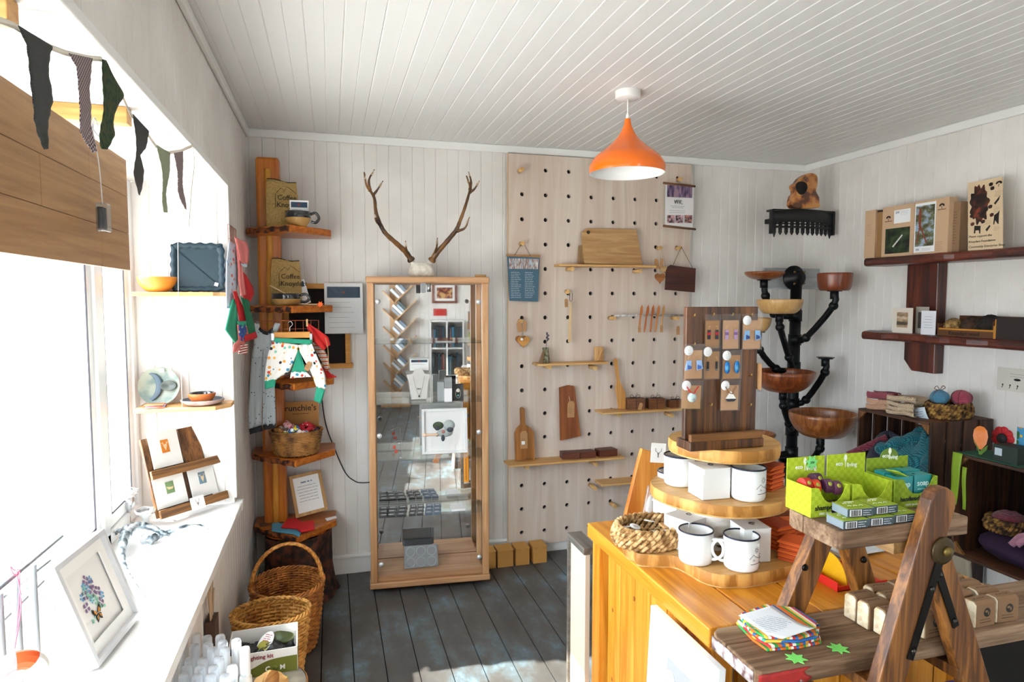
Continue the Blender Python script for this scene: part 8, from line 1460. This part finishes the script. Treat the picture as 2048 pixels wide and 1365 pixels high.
for i in range(5): q = 1.2+i*.75; m = M(); m.tube(spline([(0, 0, .01), (.05*math.cos(q)-.02, .06*math.sin(q), .005), (.06*math.cos(q)-.04, .09*math.sin(q), -.02-.02*(i % 2))], 5), .013, 10); obj('tentacle', m, pk, t)
cv = plain('9a907c', .9, bump=.2)
for x0, x1, y0, y1, X, lb in ((1895, 1950, 1100, 1180, 2.60, 'beige canvas bag hanging under the left end of the wall-fixed crate'), (2030, 2080, 1110, 1240, 2.45, 'cream canvas bag hanging at the right photo edge behind the ladder')):
    a = on((x0+x1)/2, y0, X=X); b2 = on((x0+x1)/2, y1, X=X); wy = on(x0, y0, X=X).y-on(x1, y0, X=X).y; t = thing('canvas_bag', lb, 'bag', (X, a.y, b2.z), 0, 'canvas bags'); h = c2z0-.001-b2.z; m = M(); m.grid(lambda u, v: (.015*math.sin(u*PI), (u-.5)*wy*(1-.25*v), h*v), 10, 10, .02); obj('cloth', m, cv, t)
# ================================================================ front wall behind the camera (seen in the mirror of the glass cabinet)
mo = CO @ Vector((0, CD-.008, 0)); mn = (CO.to_3x3() @ Vector((0, -1, 0))).normalized()
def V(px, py):
    d = on(px, py, Y=1)-Vector((0, 0, H)); o_ = Vector((0, 0, H)); s = (mo-o_).dot(mn)/d.dot(mn); p = o_+d*s; d = d-mn*2*d.dot(mn); s = (YF-p.y)/d.y; p = p+d*s; return p.x, p.z
def booktree():
    x0 = V(792, 700)[0]; z0 = max(V(792, 872)[1], 0); zt_ = V(792, 568)[1]
    t = thing('bookshelf', 'tall zigzag oak bookshelf standing by the front wall, seen in the cabinet mirror', 'bookshelf', (x0, YF+.12, 0)); ok = wood('b5895e', 'd2aa7c', 'z')
    m = M(); m.box((0, -.10, zt_/2), (.16, .018, zt_)); m.box((0, 0, .015), (.42, .2, .03)); obj('upright', m, ok, t)
    cols = ['8a8f96', 'f0eeea', '9babb4', '4f5a5a', 'c8ced2', '8c7a70', 'eff3f6', '6c7b8a']; n = 0; N_ = 6
    for i in range(N_):
        z = .22+i*(zt_-.45)/(N_-1)*.98; sg = 1
        for sg, L in ((1, .40), (-1, .22)):
            th = -sg*PI/4 if True else 0; m = M(); T = tr((sg*.02, 0, z), (0, th, 0)); m.box((sg*L/2, 0, 0), (L, .18, .014), T); obj('shelf', m, ok, t)
        for k in range(4):
            h = .13+.02*((i+k) % 3); w = .036; T = Matrix.Translation(Vector((x0, YF+.12, 0))) @ tr((.02, 0, z), (0, -PI/4, 0)) @ tr((.07+k*.045, 0, h/2+.009)); m = M(); m.box((0, 0, 0), (w, .14, h)); o = obj('book', m, plain(cols[n % 8], .7)); o.matrix_world = T; n += 1
            tag(o, '%s book leaning on the %s rung of the zigzag bookshelf, seen in the cabinet mirror' % (['lowest', 'second', 'third', 'highest'][k], ['lowest', 'second', 'third', 'fourth', 'fifth', 'top'][i]), 'book', 'books on the zigzag shelf')
booktree()
def box2(x0, y0, x1, y1): (a, c), (b, d) = V(x0, y1), V(x1, y0); return min(a, b), max(a, b), c, d
def pic(x0, y0, x1, y1, fc, ic, label, w=.035):
    a, b, c, d = box2(x0, y0, x1, y1); t = thing('framed_picture', label, 'picture', ((a+b)/2, YF+.016, (c+d)/2)); W_, H_ = b-a, d-c
    m = M(); m.box((0, 0, H_/2-w/2), (W_, .03, w)); m.box((0, 0, -H_/2+w/2), (W_, .03, w)); m.box((W_/2-w/2, 0, 0), (w, .03, H_-2*w)); m.box((-W_/2+w/2, 0, 0), (w, .03, H_-2*w)); obj('frame', m, fc, t)
    m = M(); m.box((0, -.005, 0), (W_-2*w, .01, H_-2*w)); obj('mount', m, PAPER, t); m = M(); m.box((0, .004, 0), (W_-4*w, .01, H_-4*w)); obj('print', m, ic, t)
pic(864, 566, 914, 607, wood('5d2c1a', '8a4a2c', 'x'), blot('57201a', '9c4a30', 'c9a26a', 20, .7), 'red landscape painting in brown frame on the front wall, seen in the mirror')
a, b, c, d = box2(867, 618, 893, 632)
o = obj('sign_board', M().box((0, 0, 0), (b-a, .01, d-c)), plain('b8281f', .6), loc=((a+b)/2, YF+.006, (c+d)/2)); tag(o, 'small red sign on the front wall below the painting, seen in the mirror', 'sign')
a, b, c, d = box2(861, 640, 926, 790)
t = thing('bookcase', 'white bookcase of dark tall books against the front wall, seen in the mirror', 'bookcase', ((a+b)/2, YF+.16, 0)); w = b-a; z1 = d
m = M()
for x in (-w/2+.01, 0, w/2-.01): m.box((x, 0, z1/2), (.02, .28, z1))
lv = [.03, z1*.36, z1*.68, z1-.01]
for z in lv: m.box((0, 0, z), (w-.04, .27, .02))
m.box((0, -.13, z1/2), (w, .01, z1)); obj('carcass', m, plain('e8e4de', .6), t); n = 0
for row in (1, 2):
    zz = lv[row]+.0105; x = -w/2+.026; k = 0
    while x < w/2-.055:
        bw = rnd.uniform(.024, .036)
        if x < -.012 < x+bw+.002 or -.012 <= x < .012: x = .013
        h = min(rnd.uniform(.24, .32), lv[row+1]-zz-.02); o = obj('book', M().box((0, 0, h/2), (bw-.002, .17, h)), plain(['20323a', '1d2a26', '3a2020', '17404d', '2b2b2e', '5a2a22', '2f6f8a'][n % 7], .6), loc=((a+b)/2+x+bw/2, YF+.19, zz))
        x += bw; k += 1; n += 1; tag(o, '%s spined book, number %d from the painting side on the %s shelf of the white bookcase, in the mirror' % (['navy', 'dark green', 'maroon', 'teal', 'black', 'russet', 'bright blue'][(n-1) % 7], k, ['', 'middle', 'upper'][row]) if False else '%s spined book on the %s shelf of the white bookcase, seen in the mirror' % (['navy', 'dark green', 'maroon', 'teal', 'black', 'russet', 'bright blue'][(n-1) % 7], ['', 'middle', 'upper'][row]), 'book', 'books in the white bookcase')
